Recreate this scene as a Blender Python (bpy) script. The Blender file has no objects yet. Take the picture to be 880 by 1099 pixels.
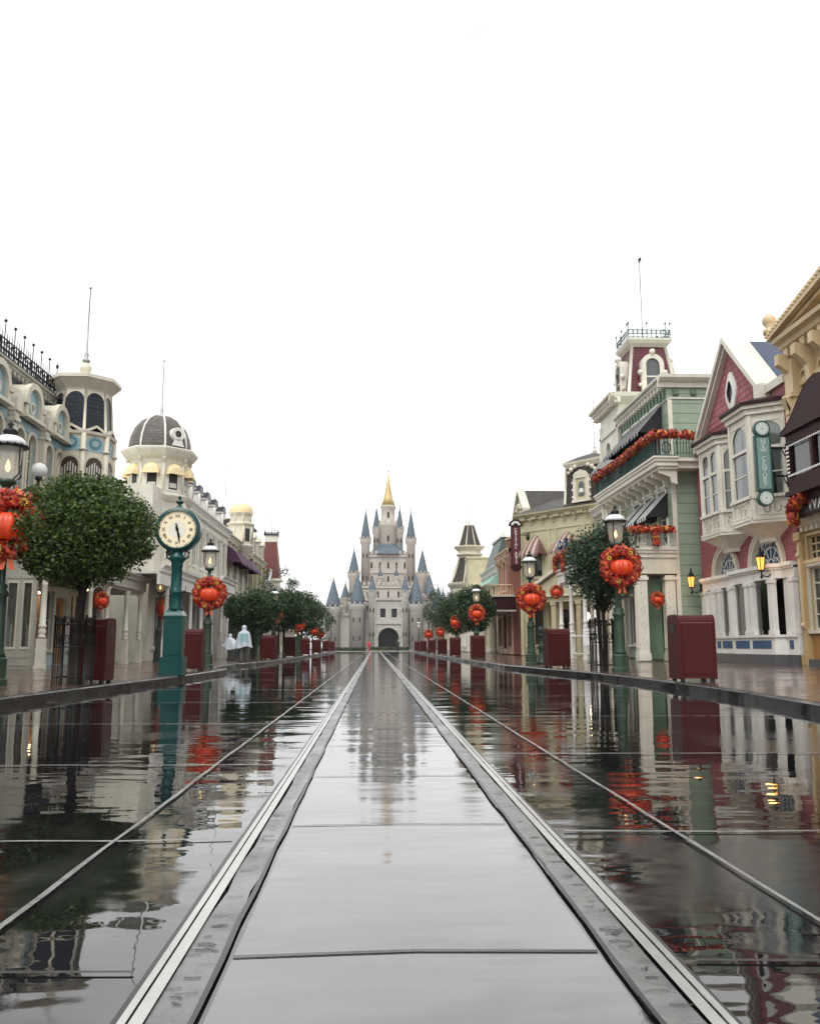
import bpy, math, random
from math import sin, cos, pi, radians, sqrt, atan2
from mathutils import Vector, Matrix
random.seed(7)
scene = bpy.context.scene
COL = scene.collection

# ------------------------------------------------------------------ materials
MATS = {}
def newmat(name):
    m = bpy.data.materials.new(name); m.use_nodes = True
    nt = m.node_tree; nt.nodes.clear()
    out = nt.nodes.new('ShaderNodeOutputMaterial')
    p = nt.nodes.new('ShaderNodeBsdfPrincipled')
    nt.links.new(p.outputs[0], out.inputs[0])
    MATS[name] = m
    return m, nt, p, out
def N(nt, t, **kw):
    n = nt.nodes.new(t)
    for k, v in kw.items():
        if k in n.inputs: n.inputs[k].default_value = v
        else: setattr(n, k, v)
    return n
def L(nt, a, b): nt.links.new(a, b)
def M2(nt, op, a, b=None, clamp=False):
    n = nt.nodes.new('ShaderNodeMath'); n.operation = op; n.use_clamp = clamp
    for i, v in enumerate((a, b)):
        if v is None: continue
        if isinstance(v, (int, float)): n.inputs[i].default_value = v
        else: nt.links.new(v, n.inputs[i])
    return n.outputs[0]
def mixc(nt, f, a, b, mode='MIX'):
    n = nt.nodes.new('ShaderNodeMix'); n.data_type = 'RGBA'; n.blend_type = mode
    if isinstance(f, (int, float)): n.inputs[0].default_value = f
    else: nt.links.new(f, n.inputs[0])
    for i, v in ((6, a), (7, b)):
        if isinstance(v, tuple): n.inputs[i].default_value = (*v[:3], 1)
        else: nt.links.new(v, n.inputs[i])
    return n.outputs[2]
def ramp(nt, v, p0, p1, c0=(0,0,0), c1=(1,1,1)):
    r = nt.nodes.new('ShaderNodeValToRGB'); e = r.color_ramp.elements
    e[0].position = p0; e[1].position = p1; e[0].color = (*c0, 1); e[1].color = (*c1, 1)
    nt.links.new(v, r.inputs[0]); return r.outputs[0]
def noise(nt, vec, scale, detail=4, rough=.55, dist=0):
    n = N(nt, 'ShaderNodeTexNoise'); n.inputs['Scale'].default_value = scale
    n.inputs['Detail'].default_value = detail; n.inputs['Roughness'].default_value = rough
    n.inputs['Distortion'].default_value = dist
    if vec is not None: nt.links.new(vec, n.inputs['Vector'])
    return n.outputs['Fac']
def objco(nt): return nt.nodes.new('ShaderNodeTexCoord').outputs['Object']
def geoco(nt): return nt.nodes.new('ShaderNodeNewGeometry').outputs['Position']
def mapping(nt, vec, sc=(1,1,1), loc=(0,0,0)):
    m = nt.nodes.new('ShaderNodeMapping'); nt.links.new(vec, m.inputs[0])
    m.inputs['Scale'].default_value = sc; m.inputs['Location'].default_value = loc
    return m.outputs[0]
def bump(nt, h, dist, p, strength=1.0):
    b = nt.nodes.new('ShaderNodeBump'); b.inputs['Distance'].default_value = dist
    b.inputs['Strength'].default_value = strength
    nt.links.new(h, b.inputs['Height']); nt.links.new(b.outputs[0], p.inputs['Normal'])
    return b
def facade_vec(nt):
    s = nt.nodes.new('ShaderNodeSeparateXYZ'); nt.links.new(objco(nt), s.inputs[0])
    c = nt.nodes.new('ShaderNodeCombineXYZ')
    nt.links.new(M2(nt, 'ADD', s.outputs[0], s.outputs[1]), c.inputs[0]); nt.links.new(s.outputs[2], c.inputs[1])
    return c.outputs[0], s
def tone(c, k): return tuple(max(0, min(1, v*k)) for v in c)

def paint(name, c, rough=.5, var=.16, bmp=.004, streak=True):
    m, nt, p, o = newmat(name)
    v = geoco(nt)
    n1 = noise(nt, v, 1.3, 5, .6)
    n2 = noise(nt, mapping(nt, v, (7, 7, .7)), 1.0, 4, .6)
    col = mixc(nt, ramp(nt, n1, .35, .7), tone(c, 1-var), tone(c, 1.04))
    if streak: col = mixc(nt, M2(nt, 'MULTIPLY', ramp(nt, n2, .52, .8), .45), col, tone((c[0]*.8, c[1]*.77, c[2]*.7), .7))
    L(nt, col, p.inputs['Base Color'])
    n3 = noise(nt, v, 26, 3)
    L(nt, M2(nt, 'ADD', M2(nt, 'MULTIPLY', n3, .25), rough-.12), p.inputs['Roughness'])
    bump(nt, n3, bmp, p)
    return m
def plain(name, c, rough=.5, metal=0, var=.12, emis=None, es=0):
    m, nt, p, o = newmat(name)
    v = geoco(nt); n1 = noise(nt, v, 6, 4, .6)
    L(nt, mixc(nt, n1, tone(c, 1-var), tone(c, 1+var)), p.inputs['Base Color'])
    p.inputs['Roughness'].default_value = rough; p.inputs['Metallic'].default_value = metal
    if emis: p.inputs['Emission Color'].default_value = (*emis, 1); p.inputs['Emission Strength'].default_value = es
    return m
def siding(name, c, pitch=.2):
    m, nt, p, o = newmat(name)
    vec, s = facade_vec(nt)
    fr = M2(nt, 'FRACT', M2(nt, 'DIVIDE', s.outputs[2], pitch))
    line = ramp(nt, fr, .0, .1)
    n1 = noise(nt, objco(nt), 1.7, 5, .6)
    col = mixc(nt, n1, tone(c, .82), tone(c, 1.12))
    col = mixc(nt, M2(nt, 'MULTIPLY', ramp(nt, noise(nt, mapping(nt, objco(nt), (6, 6, .5)), 1, 4), .5, .8), .4), col, tone(c, .6))
    L(nt, col, p.inputs['Base Color']); p.inputs['Roughness'].default_value = .5
    bump(nt, M2(nt, 'SUBTRACT', line, M2(nt, 'MULTIPLY', fr, .5)), .018, p)
    return m
def brickmat(name, c1, c2, mortar, bw=.24, bh=.075, ms=.012, bmp=.01, rough=.75):
    m, nt, p, o = newmat(name)
    vec, s = facade_vec(nt)
    b = nt.nodes.new('ShaderNodeTexBrick'); L(nt, vec, b.inputs['Vector'])
    b.inputs['Scale'].default_value = 1; b.inputs['Brick Width'].default_value = bw
    b.inputs['Row Height'].default_value = bh; b.inputs['Mortar Size'].default_value = ms
    b.inputs['Color1'].default_value = (*c1, 1); b.inputs['Color2'].default_value = (*c2, 1)
    b.inputs['Mortar'].default_value = (*mortar, 1); b.inputs['Mortar Smooth'].default_value = .3
    n1 = noise(nt, objco(nt), 2.2, 5, .65)
    L(nt, mixc(nt, n1, mixc(nt, .35, b.outputs[0], (0, 0, 0)), b.outputs[0]), p.inputs['Base Color'])
    p.inputs['Roughness'].default_value = rough
    bump(nt, M2(nt, 'SUBTRACT', 1.0, b.outputs['Fac']), bmp, p)
    return m
RIP = .009
def wetmat(name, dry, wet, puddle_scale=.5, r0=.03, r1=.22, ior=1.45, amp=.004, base2=None, crack=0, gravel=.0008, thr=(.42, .62), fine=9, center=False, b2=(11, .45, .7)):
    """rain-covered paving: film of water that thickens into puddles"""
    m, nt, p, o = newmat(name)
    v = geoco(nt)
    pud = noise(nt, mapping(nt, v, (1, .75, 1)), puddle_scale, 5, .6, .4)
    wetf = ramp(nt, pud, thr[0], thr[1])
    n2 = noise(nt, v, 2.6, 5, .65)
    n3 = noise(nt, v, 70, 3, .7)
    col = mixc(nt, wetf, dry, wet)
    col = mixc(nt, M2(nt, 'MULTIPLY', ramp(nt, n2, .3, .75), .5), col, tone(dry, .55))
    if base2: col = mixc(nt, ramp(nt, noise(nt, v, b2[0], 6, .7), b2[1], b2[2]), col, base2)
    L(nt, col, p.inputs['Base Color'])
    rg = mixc(nt, wetf, (r1,)*3, (r0,)*3)
    rg = mixc(nt, M2(nt, 'MULTIPLY', n2, .35), rg, (r1*1.3,)*3)
    L(nt, rg, p.inputs['Roughness'])
    p.inputs['IOR'].default_value = ior
    h = M2(nt, 'MULTIPLY', noise(nt, mapping(nt, v, (.55, 1.25, 1)), 1.1, 3, .5), amp)
    h = M2(nt, 'ADD', h, M2(nt, 'MULTIPLY', noise(nt, mapping(nt, v, (.8, 1.3, 1)), fine, 2, .5), amp*.08))
    dryf = M2(nt, 'SUBTRACT', 1.0, wetf)
    if center:
        sx = nt.nodes.new('ShaderNodeSeparateXYZ'); L(nt, v, sx.inputs[0])
        fx = M2(nt, 'ABSOLUTE', M2(nt, 'SUBTRACT', sx.outputs[0], .13))
        mask = M2(nt, 'SUBTRACT', 1.0, M2(nt, 'MULTIPLY', ramp(nt, M2(nt, 'DIVIDE', fx, 5), .30, .62), .82))
        rp = M2(nt, 'ADD', noise(nt, mapping(nt, v, (.8, 1.9, 1)), 1.1, 1.5, .45), M2(nt, 'MULTIPLY', noise(nt, mapping(nt, v, (1, 2.4, 1)), 3.2, 1, .5), .16))
        h = M2(nt, 'ADD', h, M2(nt, 'MULTIPLY', M2(nt, 'MULTIPLY', rp, mask), RIP))
    h = M2(nt, 'ADD', h, M2(nt, 'MULTIPLY', M2(nt, 'MULTIPLY', n3, dryf), gravel))
    bump(nt, h, 1.0, p)
    return m

paint('cream', (.70, .65, .53)); paint('white_trim', (.80, .785, .735), var=.12); paint('warm_white', (.75, .715, .61))
paint('yellow_cream', (.55, .50, .33)); paint('ochre', (.52, .36, .17)); paint('tan', (.56, .42, .24)); paint('pale_tan', (.66, .51, .30))
paint('pale_blue', (.30, .45, .49)); paint('pale_mint', (.50, .58, .56)); paint('teal_panel', (.09, .23, .27)); paint('olive', (.19, .18, .09)); paint('grey_cream', (.50, .48, .41))
paint('peach', (.62, .43, .3)); paint('wood_orange', (.42, .21, .06)); paint('green_trim', (.10, .17, .11)); paint('dark_green', (.03, .06, .045))
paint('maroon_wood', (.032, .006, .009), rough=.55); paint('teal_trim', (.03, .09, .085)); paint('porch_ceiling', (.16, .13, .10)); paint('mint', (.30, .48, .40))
paint('slate_blue_panel', (.04, .10, .20)); paint('red_panel', (.30, .08, .06)); paint('dusty_rose', (.34, .07, .085))
siding('green_siding', (.28, .35, .26), .42); siding('cream_siding', (.56, .53, .43), .22)
brickmat('rose_brick', (.36, .075, .09), (.25, .045, .058), (.40, .20, .20))
brickmat('rose_shingle', (.55, .19, .21), (.42, .13, .15), (.22, .07, .08), .34, .22, .02, .02)
brickmat('red_brick', (.33, .095, .06), (.25, .07, .05), (.35, .2, .15))
brickmat('slate', (.028, .036, .052), (.018, .022, .034), (.006, .007, .01), .3, .16, .012, .02, .35)
brickmat('slate_blue', (.03, .06, .14), (.02, .04, .10), (.008, .012, .03), .3, .14, .012, .02, .3)
brickmat('slate_brown', (.075, .065, .055), (.05, .043, .038), (.02, .018, .015), .3, .16, .012, .02, .45)
brickmat('slate_red', (.25, .06, .045), (.18, .045, .035), (.07, .02, .015), .3, .16, .012, .02, .45)
brickmat('maroon_shingle', (.16, .022, .035), (.11, .015, .025), (.05, .008, .01), .26, .16, .012, .015, .5)
brickmat('castle_stone', (.58, .55, .50), (.48, .455, .42), (.36, .34, .31), 1.5, .7, .04, .04, .8)
brickmat('castle_wall', (.66, .59, .52), (.58, .52, .46), (.46, .42, .37), 1.3, .6, .03, .03, .8)
brickmat('dome_grey', (.17, .16, .14), (.13, .12, .11), (.06, .055, .05), .3, .16, .012, .02, .45)
brickmat('castle_roof', (.14, .185, .225), (.10, .14, .175), (.05, .075, .10), .8, .5, .03, .03, .5)
plain('castle_gold', (.55, .40, .18), .4, .3)
plain('iron', (.018, .02, .02), .35, .4); plain('lamp_green', (.035, .062, .042), .35); plain('clock_green', (.003, .058, .056), .25)
plain('clock_dark_green', (.006, .055, .05), .25)
plain('bin_red', (.062, .0095, .010), .42, 0, .3); plain('bin_rim', (.16, .05, .045), .3); plain('pole_grey', (.35, .36, .36), .4, .3)
plain('steel', (.50, .50, .48), .24, .8, .25); plain('seal', (.012, .012, .013), .35)
plain('clock_face', (.82, .72, .50), .4, 0, .04, (1, .8, .5), .10); plain('clock_centre', (.80, .77, .66), .4, 0, .04); plain('black', (.008, .008, .008), .4)
plain('lamp_cap', (.72, .74, .74), .3); plain('flame', (1, .7, .3), .5, 0, .05, (1, .60, .22), 3.2)
plain('glow_glass', (1, .55, .15), .5, 0, .05, (1, .46, .09), .65)
plain('ceiling_lamp', (1, .9, .7), .5, 0, .05, (1, .72, .42), 9.0)
plain('pumpkin', (.52, .05, .012), .35, 0, .2, (1, .06, .012), .12); plain('stem_brown', (.10, .05, .02), .7)
plain('leaf_red', (.42, .02, .014), .5, 0, .4); plain('leaf_orange', (.55, .085, .015), .5, 0, .35); plain('leaf_rust', (.26, .035, .02), .55, 0, .35)
plain('leaf_yellow', (.60, .26, .04), .5, 0, .3); plain('flower_yellow', (.85, .62, .08), .5); plain('leaf_wine', (.14, .012, .014), .5, 0, .3)
plain('bark', (.02, .016, .013), .75, 0, .4)
plain('sign_maroon', (.09, .015, .02), .4); plain('sign_teal', (.20, .31, .29), .4); plain('sign_light', (.62, .70, .66), .4); plain('sign_yellow', (.72, .62, .32), .5)
plain('sign_white', (.8, .8, .8), .4); plain('letter_dark', (.05, .03, .02), .5); plain('navy', (.012, .02, .09), .4); plain('letter_white', (.82, .8, .76), .4)
plain('awning_yellow', (.80, .64, .38), .7); plain('awning_purple', (.10, .045, .09), .7); plain('awning_black', (.03, .03, .033), .7)
plain('awning_grey', (.42, .43, .43), .7); plain('awning_white', (.66, .66, .64), .7); plain('awning_brown', (.16, .08, .07), .7); plain('awning_tan', (.42, .34, .28), .7)
plain('awning_mint', (.34, .55, .47), .7)
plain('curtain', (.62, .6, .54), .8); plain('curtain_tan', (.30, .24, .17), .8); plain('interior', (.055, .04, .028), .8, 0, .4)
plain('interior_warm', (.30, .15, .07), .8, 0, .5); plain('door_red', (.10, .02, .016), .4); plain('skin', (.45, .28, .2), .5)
plain('trouser', (.10, .095, .085), .7); plain('shoe', (.02, .02, .02), .5); plain('coat_red', (.45, .03, .03), .6); plain('coat_dark', (.03, .03, .035), .7)
plain('print_teal', (.22, .48, .55), .4); plain('mulch', (.05, .035, .025), .9, 0, .4); plain('hedge', (.045, .06, .022), .8, 0, .5)
plain('plinth_stone', (.10, .10, .105), .3, 0, .3)

def poncho_mat():
    m, nt, p, o = newmat('poncho')
    p.inputs['Base Color'].default_value = (.62, .68, .74, 1); p.inputs['Roughness'].default_value = .25
    tr = nt.nodes.new('ShaderNodeBsdfTransparent'); mx = nt.nodes.new('ShaderNodeMixShader'); mx.inputs[0].default_value = .2
    L(nt, p.outputs[0], mx.inputs[1]); L(nt, tr.outputs[0], mx.inputs[2]); L(nt, mx.outputs[0], o.inputs[0])
poncho_mat()
def glassmat(name, tint, keep):
    m, nt, p, o = newmat(name)
    g = nt.nodes.new('ShaderNodeBsdfGlossy'); g.inputs['Roughness'].default_value = .04; g.inputs['Color'].default_value = (.95, .97, 1, 1)
    t = nt.nodes.new('ShaderNodeBsdfTransparent'); t.inputs['Color'].default_value = (*tint, 1)
    f = nt.nodes.new('ShaderNodeFresnel'); f.inputs[0].default_value = 1.5
    bm = nt.nodes.new('ShaderNodeBump'); bm.inputs['Distance'].default_value = 1
    L(nt, M2(nt, 'MULTIPLY', noise(nt, geoco(nt), 3, 2), .004), bm.inputs['Height']); L(nt, bm.outputs[0], g.inputs['Normal'])
    mx = nt.nodes.new('ShaderNodeMixShader')
    L(nt, M2(nt, 'ADD', f.outputs[0], keep, True), mx.inputs[0]); L(nt, t.outputs[0], mx.inputs[1]); L(nt, g.outputs[0], mx.inputs[2]); L(nt, mx.outputs[0], o.inputs[0])
glassmat('glass', (.72, .76, .76), .05); 
def lantern_mat():
    m, nt, p, o = newmat('lantern_glass')
    p.inputs['Base Color'].default_value = (.8, .83, .82, 1); p.inputs['Roughness'].default_value = .15
    tl = nt.nodes.new('ShaderNodeBsdfTranslucent'); tl.inputs[0].default_value = (.85, .88, .88, 1)
    tr = nt.nodes.new('ShaderNodeBsdfTransparent')
    a = nt.nodes.new('ShaderNodeMixShader'); a.inputs[0].default_value = .6; L(nt, p.outputs[0], a.inputs[1]); L(nt, tl.outputs[0], a.inputs[2])
    b = nt.nodes.new('ShaderNodeMixShader'); b.inputs[0].default_value = .52; L(nt, a.outputs[0], b.inputs[1]); L(nt, tr.outputs[0], b.inputs[2]); L(nt, b.outputs[0], o.inputs[0])
lantern_mat()
def leafmat(name, a, b):
    m, nt, p, o = newmat(name)
    oi = nt.nodes.new('ShaderNodeNewGeometry')
    r = oi.outputs['Random Per Island']
    c = mixc(nt, r, a, b)
    L(nt, c, p.inputs['Base Color']); p.inputs['Roughness'].default_value = .42
    tl = nt.nodes.new('ShaderNodeBsdfTranslucent'); L(nt, c, tl.inputs[0])
    mx = nt.nodes.new('ShaderNodeMixShader'); mx.inputs[0].default_value = .25
    L(nt, p.outputs[0], mx.inputs[1]); L(nt, tl.outputs[0], mx.inputs[2]); L(nt, mx.outputs[0], o.inputs[0])
leafmat('leaf_green', (.012, .036, .012), (.12, .18, .035))
leafmat('leaf_dark', (.012, .035, .016), (.07, .12, .04))
leafmat('leaf_blue', (.02, .045, .03), (.075, .12, .06))

# paving
wetmat('asphalt', (.026, .026, .027), (.006, .006, .007), .6, .002, .055, 1.66, .0022, gravel=.0004, center=True, thr=(.39, .48))
wetmat('slab', (.08, .082, .085), (.045, .047, .05), .55, .006, .05, 2.15, .0022, gravel=.00035, center=True, base2=(.05, .051, .054), b2=(1.3, .50, .66))
wetmat('strip', (.20, .20, .195), (.11, .11, .11), 1.6, .08, .4, 1.45, .004, base2=(.09, .09, .09), gravel=.004)
wetmat('kerb', (.024, .024, .025), (.014, .014, .015), 1.5, .08, .35, 1.45, .003, gravel=.002)
wetmat('joint', (.24, .24, .23), (.16, .16, .155), 3, .1, .4, 1.45, .003, base2=(.10, .10, .10), gravel=.002)
wetmat('joint_dark', (.012, .012, .013), (.008, .008, .008), 3, .08, .3, 1.45, .003)
wetmat('plaza', (.16, .155, .15), (.10, .098, .095), .2, .06, .28, 1.5, .004)
def brickwalk():
    m, nt, p, o = newmat('sidewalk')
    v = geoco(nt)
    s = nt.nodes.new('ShaderNodeSeparateXYZ'); L(nt, v, s.inputs[0])
    b = nt.nodes.new('ShaderNodeTexBrick'); L(nt, v, b.inputs['Vector'])
    b.inputs['Scale'].default_value = 1; b.inputs['Brick Width'].default_value = 1.6; b.inputs['Row Height'].default_value = 1.6
    b.offset = 0
    b.inputs['Mortar Size'].default_value = .012
    b.inputs['Color1'].default_value = (.15, .085, .065, 1); b.inputs['Color2'].default_value = (.12, .07, .055, 1); b.inputs['Mortar'].default_value = (.03, .022, .02, 1)
    n = noise(nt, v, .9, 5, .6)
    L(nt, mixc(nt, n, mixc(nt, .4, b.outputs[0], (.02, .015, .012)), b.outputs[0]), p.inputs['Base Color'])
    L(nt, ramp(nt, n, .35, .65, (.06,)*3, (.22,)*3), p.inputs['Roughness'])
    p.inputs['IOR'].default_value = 1.5
    h = M2(nt, 'ADD', M2(nt, 'MULTIPLY', noise(nt, v, 1.6, 3, .5), .003), M2(nt, 'MULTIPLY', b.outputs['Fac'], -.003))
    bump(nt, h, 1, p)
brickwalk()

for n_, s_ in (('bin_red', .18), ('maroon_wood', .2), ('bark', .15), ('iron', .35), ('awning_black', .15), ('awning_purple', .2), ('lamp_green', .35), ('clock_green', .4), ('slate', .3), ('slate_brown', .3), ('dome_grey', .3)):
    for q in MATS[n_].node_tree.nodes:
        if q.type == 'BSDF_PRINCIPLED': q.inputs['Specular IOR Level'].default_value = s_

# ------------------------------------------------------------------ mesh builder
class MB:
    def __init__(s): s.v = []; s.f = []; s.m = []; s.mats = []; s.cur = 0; s.sm = set(); s.smooth = False
    def mat(s, name):
        if name not in s.mats: s.mats.append(name)
        s.cur = s.mats.index(name); return s
    def face(s, idx):
        if s.smooth: s.sm.add(len(s.f))
        s.f.append(idx); s.m.append(s.cur)
    def quad(s, a, b, c, d):
        i = len(s.v); s.v += [a, b, c, d]; s.face((i, i+1, i+2, i+3))
    def poly(s, pts):
        i = len(s.v); s.v += list(pts); s.face(tuple(range(i, i+len(pts))))
    def box(s, x0, x1, y0, y1, z0, z1):
        if x0 > x1: x0, x1 = x1, x0
        if y0 > y1: y0, y1 = y1, y0
        if z0 > z1: z0, z1 = z1, z0
        i = len(s.v)
        s.v += [(x0,y0,z0),(x1,y0,z0),(x1,y1,z0),(x0,y1,z0),(x0,y0,z1),(x1,y0,z1),(x1,y1,z1),(x0,y1,z1)]
        for q in ((0,3,2,1),(4,5,6,7),(0,1,5,4),(1,2,6,5),(2,3,7,6),(3,0,4,7)): s.face(tuple(i+k for k in q))
        return s
    def ext(s, pts, axis, a, b):
        """2D outline extruded along an axis. axis x: pts=(y,z); y: pts=(x,z); z: pts=(x,y)"""
        f = {'x': lambda p, t: (t, p[0], p[1]), 'y': lambda p, t: (p[0], t, p[1]), 'z': lambda p, t: (p[0], p[1], t)}[axis]
        n = len(pts); i = len(s.v)
        s.v += [f(p, a) for p in pts] + [f(p, b) for p in pts]
        s.face(tuple(i+k for k in range(n))); s.face(tuple(i+n+k for k in reversed(range(n))))
        for k in range(n):
            j = (k+1) % n; s.face((i+k, i+n+k, i+n+j, i+j))
        return s
    def strip(s, A, Bp):
        for k in range(len(A)-1): s.quad(A[k], A[k+1], Bp[k+1], Bp[k])
    def lathe(s, prof, cx=0, cy=0, seg=12, ph=0, z=0, smooth=True, cap=True, sx=1, sy=1):
        o = s.smooth; s.smooth = smooth
        i = len(s.v); n = len(prof)
        for r, h in prof:
            for k in range(seg):
                a = ph+2*pi*k/seg; s.v.append((cx+r*cos(a)*sx, cy+r*sin(a)*sy, z+h))
        for q in range(n-1):
            for k in range(seg):
                j = (k+1) % seg
                s.face((i+q*seg+k, i+q*seg+j, i+(q+1)*seg+j, i+(q+1)*seg+k))
        s.smooth = False
        if cap:
            s.face(tuple(i+k for k in reversed(range(seg)))); s.face(tuple(i+(n-1)*seg+k for k in range(seg)))
        s.smooth = o
        return s
    def tube(s, pts, r, seg=6):
        pts = [Vector(p) for p in pts]; n = len(pts)
        rs = r if isinstance(r, (list, tuple)) else [r]*n
        i = len(s.v); o = s.smooth; s.smooth = True
        ref = Vector((0, 0, 1))
        for q, p in enumerate(pts):
            d = (pts[min(q+1, n-1)]-pts[max(q-1, 0)]).normalized()
            u = d.cross(ref)
            if u.length < .1: u = d.cross(Vector((0, 1, 0)))
            u.normalize(); w = d.cross(u)
            for k in range(seg):
                a = 2*pi*k/seg; s.v.append(tuple(p+(u*cos(a)+w*sin(a))*rs[q]))
        for q in range(n-1):
            for k in range(seg):
                j = (k+1) % seg; s.face((i+q*seg+k, i+q*seg+j, i+(q+1)*seg+j, i+(q+1)*seg+k))
        s.face(tuple(i+k for k in range(seg))); s.face(tuple(i+(n-1)*seg+k for k in reversed(range(seg))))
        s.smooth = o
        return s
    def ring(s, cx, y0, y1, cz, r0, r1, a0=0, a1=pi, n=12, sz=1.0):
        """half ring (arch moulding) in the x-z plane"""
        for k in range(n):
            t, u = a0+(a1-a0)*k/n, a0+(a1-a0)*(k+1)/n
            P = lambda r, a, y: (cx+r*cos(a), y, cz+r*sin(a)*sz)
            s.quad(P(r0,t,y0), P(r0,u,y0), P(r1,u,y0), P(r1,t,y0))
            s.quad(P(r1,t,y0), P(r1,u,y0), P(r1,u,y1), P(r1,t,y1))
            s.quad(P(r0,u,y0), P(r0,t,y0), P(r0,t,y1), P(r0,u,y1))
        return s
    def disc(s, cx, y, cz, r, n=16, a0=0, a1=2*pi, sz=1):
        s.poly([(cx+r*cos(a0+(a1-a0)*k/n), y, cz+r*sin(a0+(a1-a0)*k/n)*sz) for k in range(n if a1-a0 > 6.2 else n+1)])
    def sphere(s, c, r, seg=10, rings=6, sz=1):
        prof = [(max(.001, r*sin(pi*k/rings)), -r*cos(pi*k/rings)*sz) for k in range(rings+1)]
        return s.lathe(prof, c[0], c[1], seg, 0, c[2], True, True)
    def mesh(s, name, dz=0):
        me = bpy.data.meshes.new(name)
        me.from_pydata([(a, b, c-dz) for a, b, c in s.v], [], s.f)
        for mn in (s.mats or ['white_trim']): me.materials.append(MATS[mn])
        me.polygons.foreach_set('material_index', s.m)
        if s.sm: me.polygons.foreach_set('use_smooth', [k in s.sm for k in range(len(s.f))])
        me.update(); return me
    def build(s, name, parent=None, mat=None, dz=0):
        if mat and not s.mats: s.mats = [mat]
        o = bpy.data.objects.new(name, s.mesh(name, dz)); COL.objects.link(o)
        if parent is not None: o.parent = parent
        return o
def mb(mat): return MB().mat(mat)
def empty(name, label, cat, loc=(0,0,0), rz=0, group=None, kind=None):
    o = bpy.data.objects.new(name, None); COL.objects.link(o); o.location = loc; o.rotation_euler = (0, 0, rz)
    o.empty_display_size = .2
    return tag(o, label, cat, group, kind)
def tag(o, label=None, cat=None, group=None, kind=None):
    if label: o['label'] = label
    if cat: o['category'] = cat
    if group: o['group'] = group
    if kind: o['kind'] = kind
    return o
def copy_tree(o, parent=None):
    c = o.copy(); COL.objects.link(c)
    if parent is not None: c.parent = parent
    for ch in o.children: copy_tree(ch, c)
    return c
def place(proto, used, loc, rz, label, scale=1, group=None):
    o = proto if not used else copy_tree(proto)
    o.location = loc; o.rotation_euler = (0, 0, rz); o.scale = (scale,)*3; o['label'] = label
    if group: o['group'] = group
    return o
def text_mesh(body, size, mat, align='CENTER', ext=.008, space=1.0, line=1.0, shear=0):
    cu = bpy.data.curves.new('lettering', 'FONT'); cu.body = body; cu.size = size; cu.extrude = ext; cu.align_x = align; cu.align_y = 'CENTER'
    cu.space_character = space; cu.space_line = line; cu.shear = shear; cu.resolution_u = 3
    ob = bpy.data.objects.new('lettering', cu); COL.objects.link(ob)
    bpy.context.view_layer.update()
    me = bpy.data.meshes.new_from_object(ob); COL.objects.unlink(ob); bpy.data.objects.remove(ob); bpy.data.curves.remove(cu)
    me.materials.clear(); me.materials.append(MATS[mat]); return me
def text_obj(body, size, mat, parent, loc, rot=(pi/2, 0, 0), **kw):
    o = bpy.data.objects.new('lettering', text_mesh(body, size, mat, **kw)); COL.objects.link(o); o.parent = parent
    o.location = loc; o.rotation_euler = rot; return o

# ------------------------------------------------------------------ architecture kit (local: x along facade, -y to the street, z up)
class Bld:
    def __init__(s, name, label, cat, side, X, Ya, Yb, z0):
        s.Ya, s.Yb, s.side, s.z0, s.W = Ya, Yb, side, z0, Yb-Ya
        s.root = empty(name, label, cat, (X, Ya if side == 'L' else Yb, z0), pi/2 if side == 'L' else -pi/2)
    def x(s, Y): return Y-s.Ya if s.side == 'L' else s.Yb-Y
    def add(s, m, name, parent=None): return m.build(name, parent or s.root, dz=s.z0)
def wall_sheet(m, x0, x1, z0, z1, ops, y=0, th=.22):
    xs = sorted({x0, x1, *[v for o in ops for v in o[:2] if x0 < v < x1]}); zs = sorted({z0, z1, *[v for o in ops for v in o[2:4] if z0 < v < z1]})
    for a, b in zip(xs, xs[1:]):
        for c, d in zip(zs, zs[1:]):
            mx, mz = (a+b)/2, (c+d)/2
            if any(o[0] < mx < o[1] and o[2] < mz < o[3] for o in ops): continue
            m.quad((a,y,c),(b,y,c),(b,y,d),(a,y,d))
            m.quad((b,y+th,c),(a,y+th,c),(a,y+th,d),(b,y+th,d))
    for o in ops:
        a, b, c, d = o[:4]
        m.quad((a,y,c),(a,y,d),(a,y+th,d),(a,y+th,c)); m.quad((b,y,c),(b,y+th,c),(b,y+th,d),(b,y,d))
        m.quad((a,y,d),(b,y,d),(b,y+th,d),(a,y+th,d)); m.quad((a,y,c),(a,y+th,c),(b,y+th,c),(b,y,c))
def shell(m, x0, x1, z0, z1, D, ops, y=0, th=.22, roof=True):
    """front with openings + side walls, back and roof slab"""
    wall_sheet(m, x0, x1, z0, z1, ops, y, th)
    m.quad((x0,y,z0),(x0,y,z1),(x0,D,z1),(x0,D,z0)); m.quad((x1,y,z0),(x1,D,z0),(x1,D,z1),(x1,y,z1))
    m.quad((x0,D,z0),(x0,D,z1),(x1,D,z1),(x1,D,z0))
    m.quad((x0,y,z1),(x1,y,z1),(x1,D,z1),(x0,D,z1))
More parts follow.
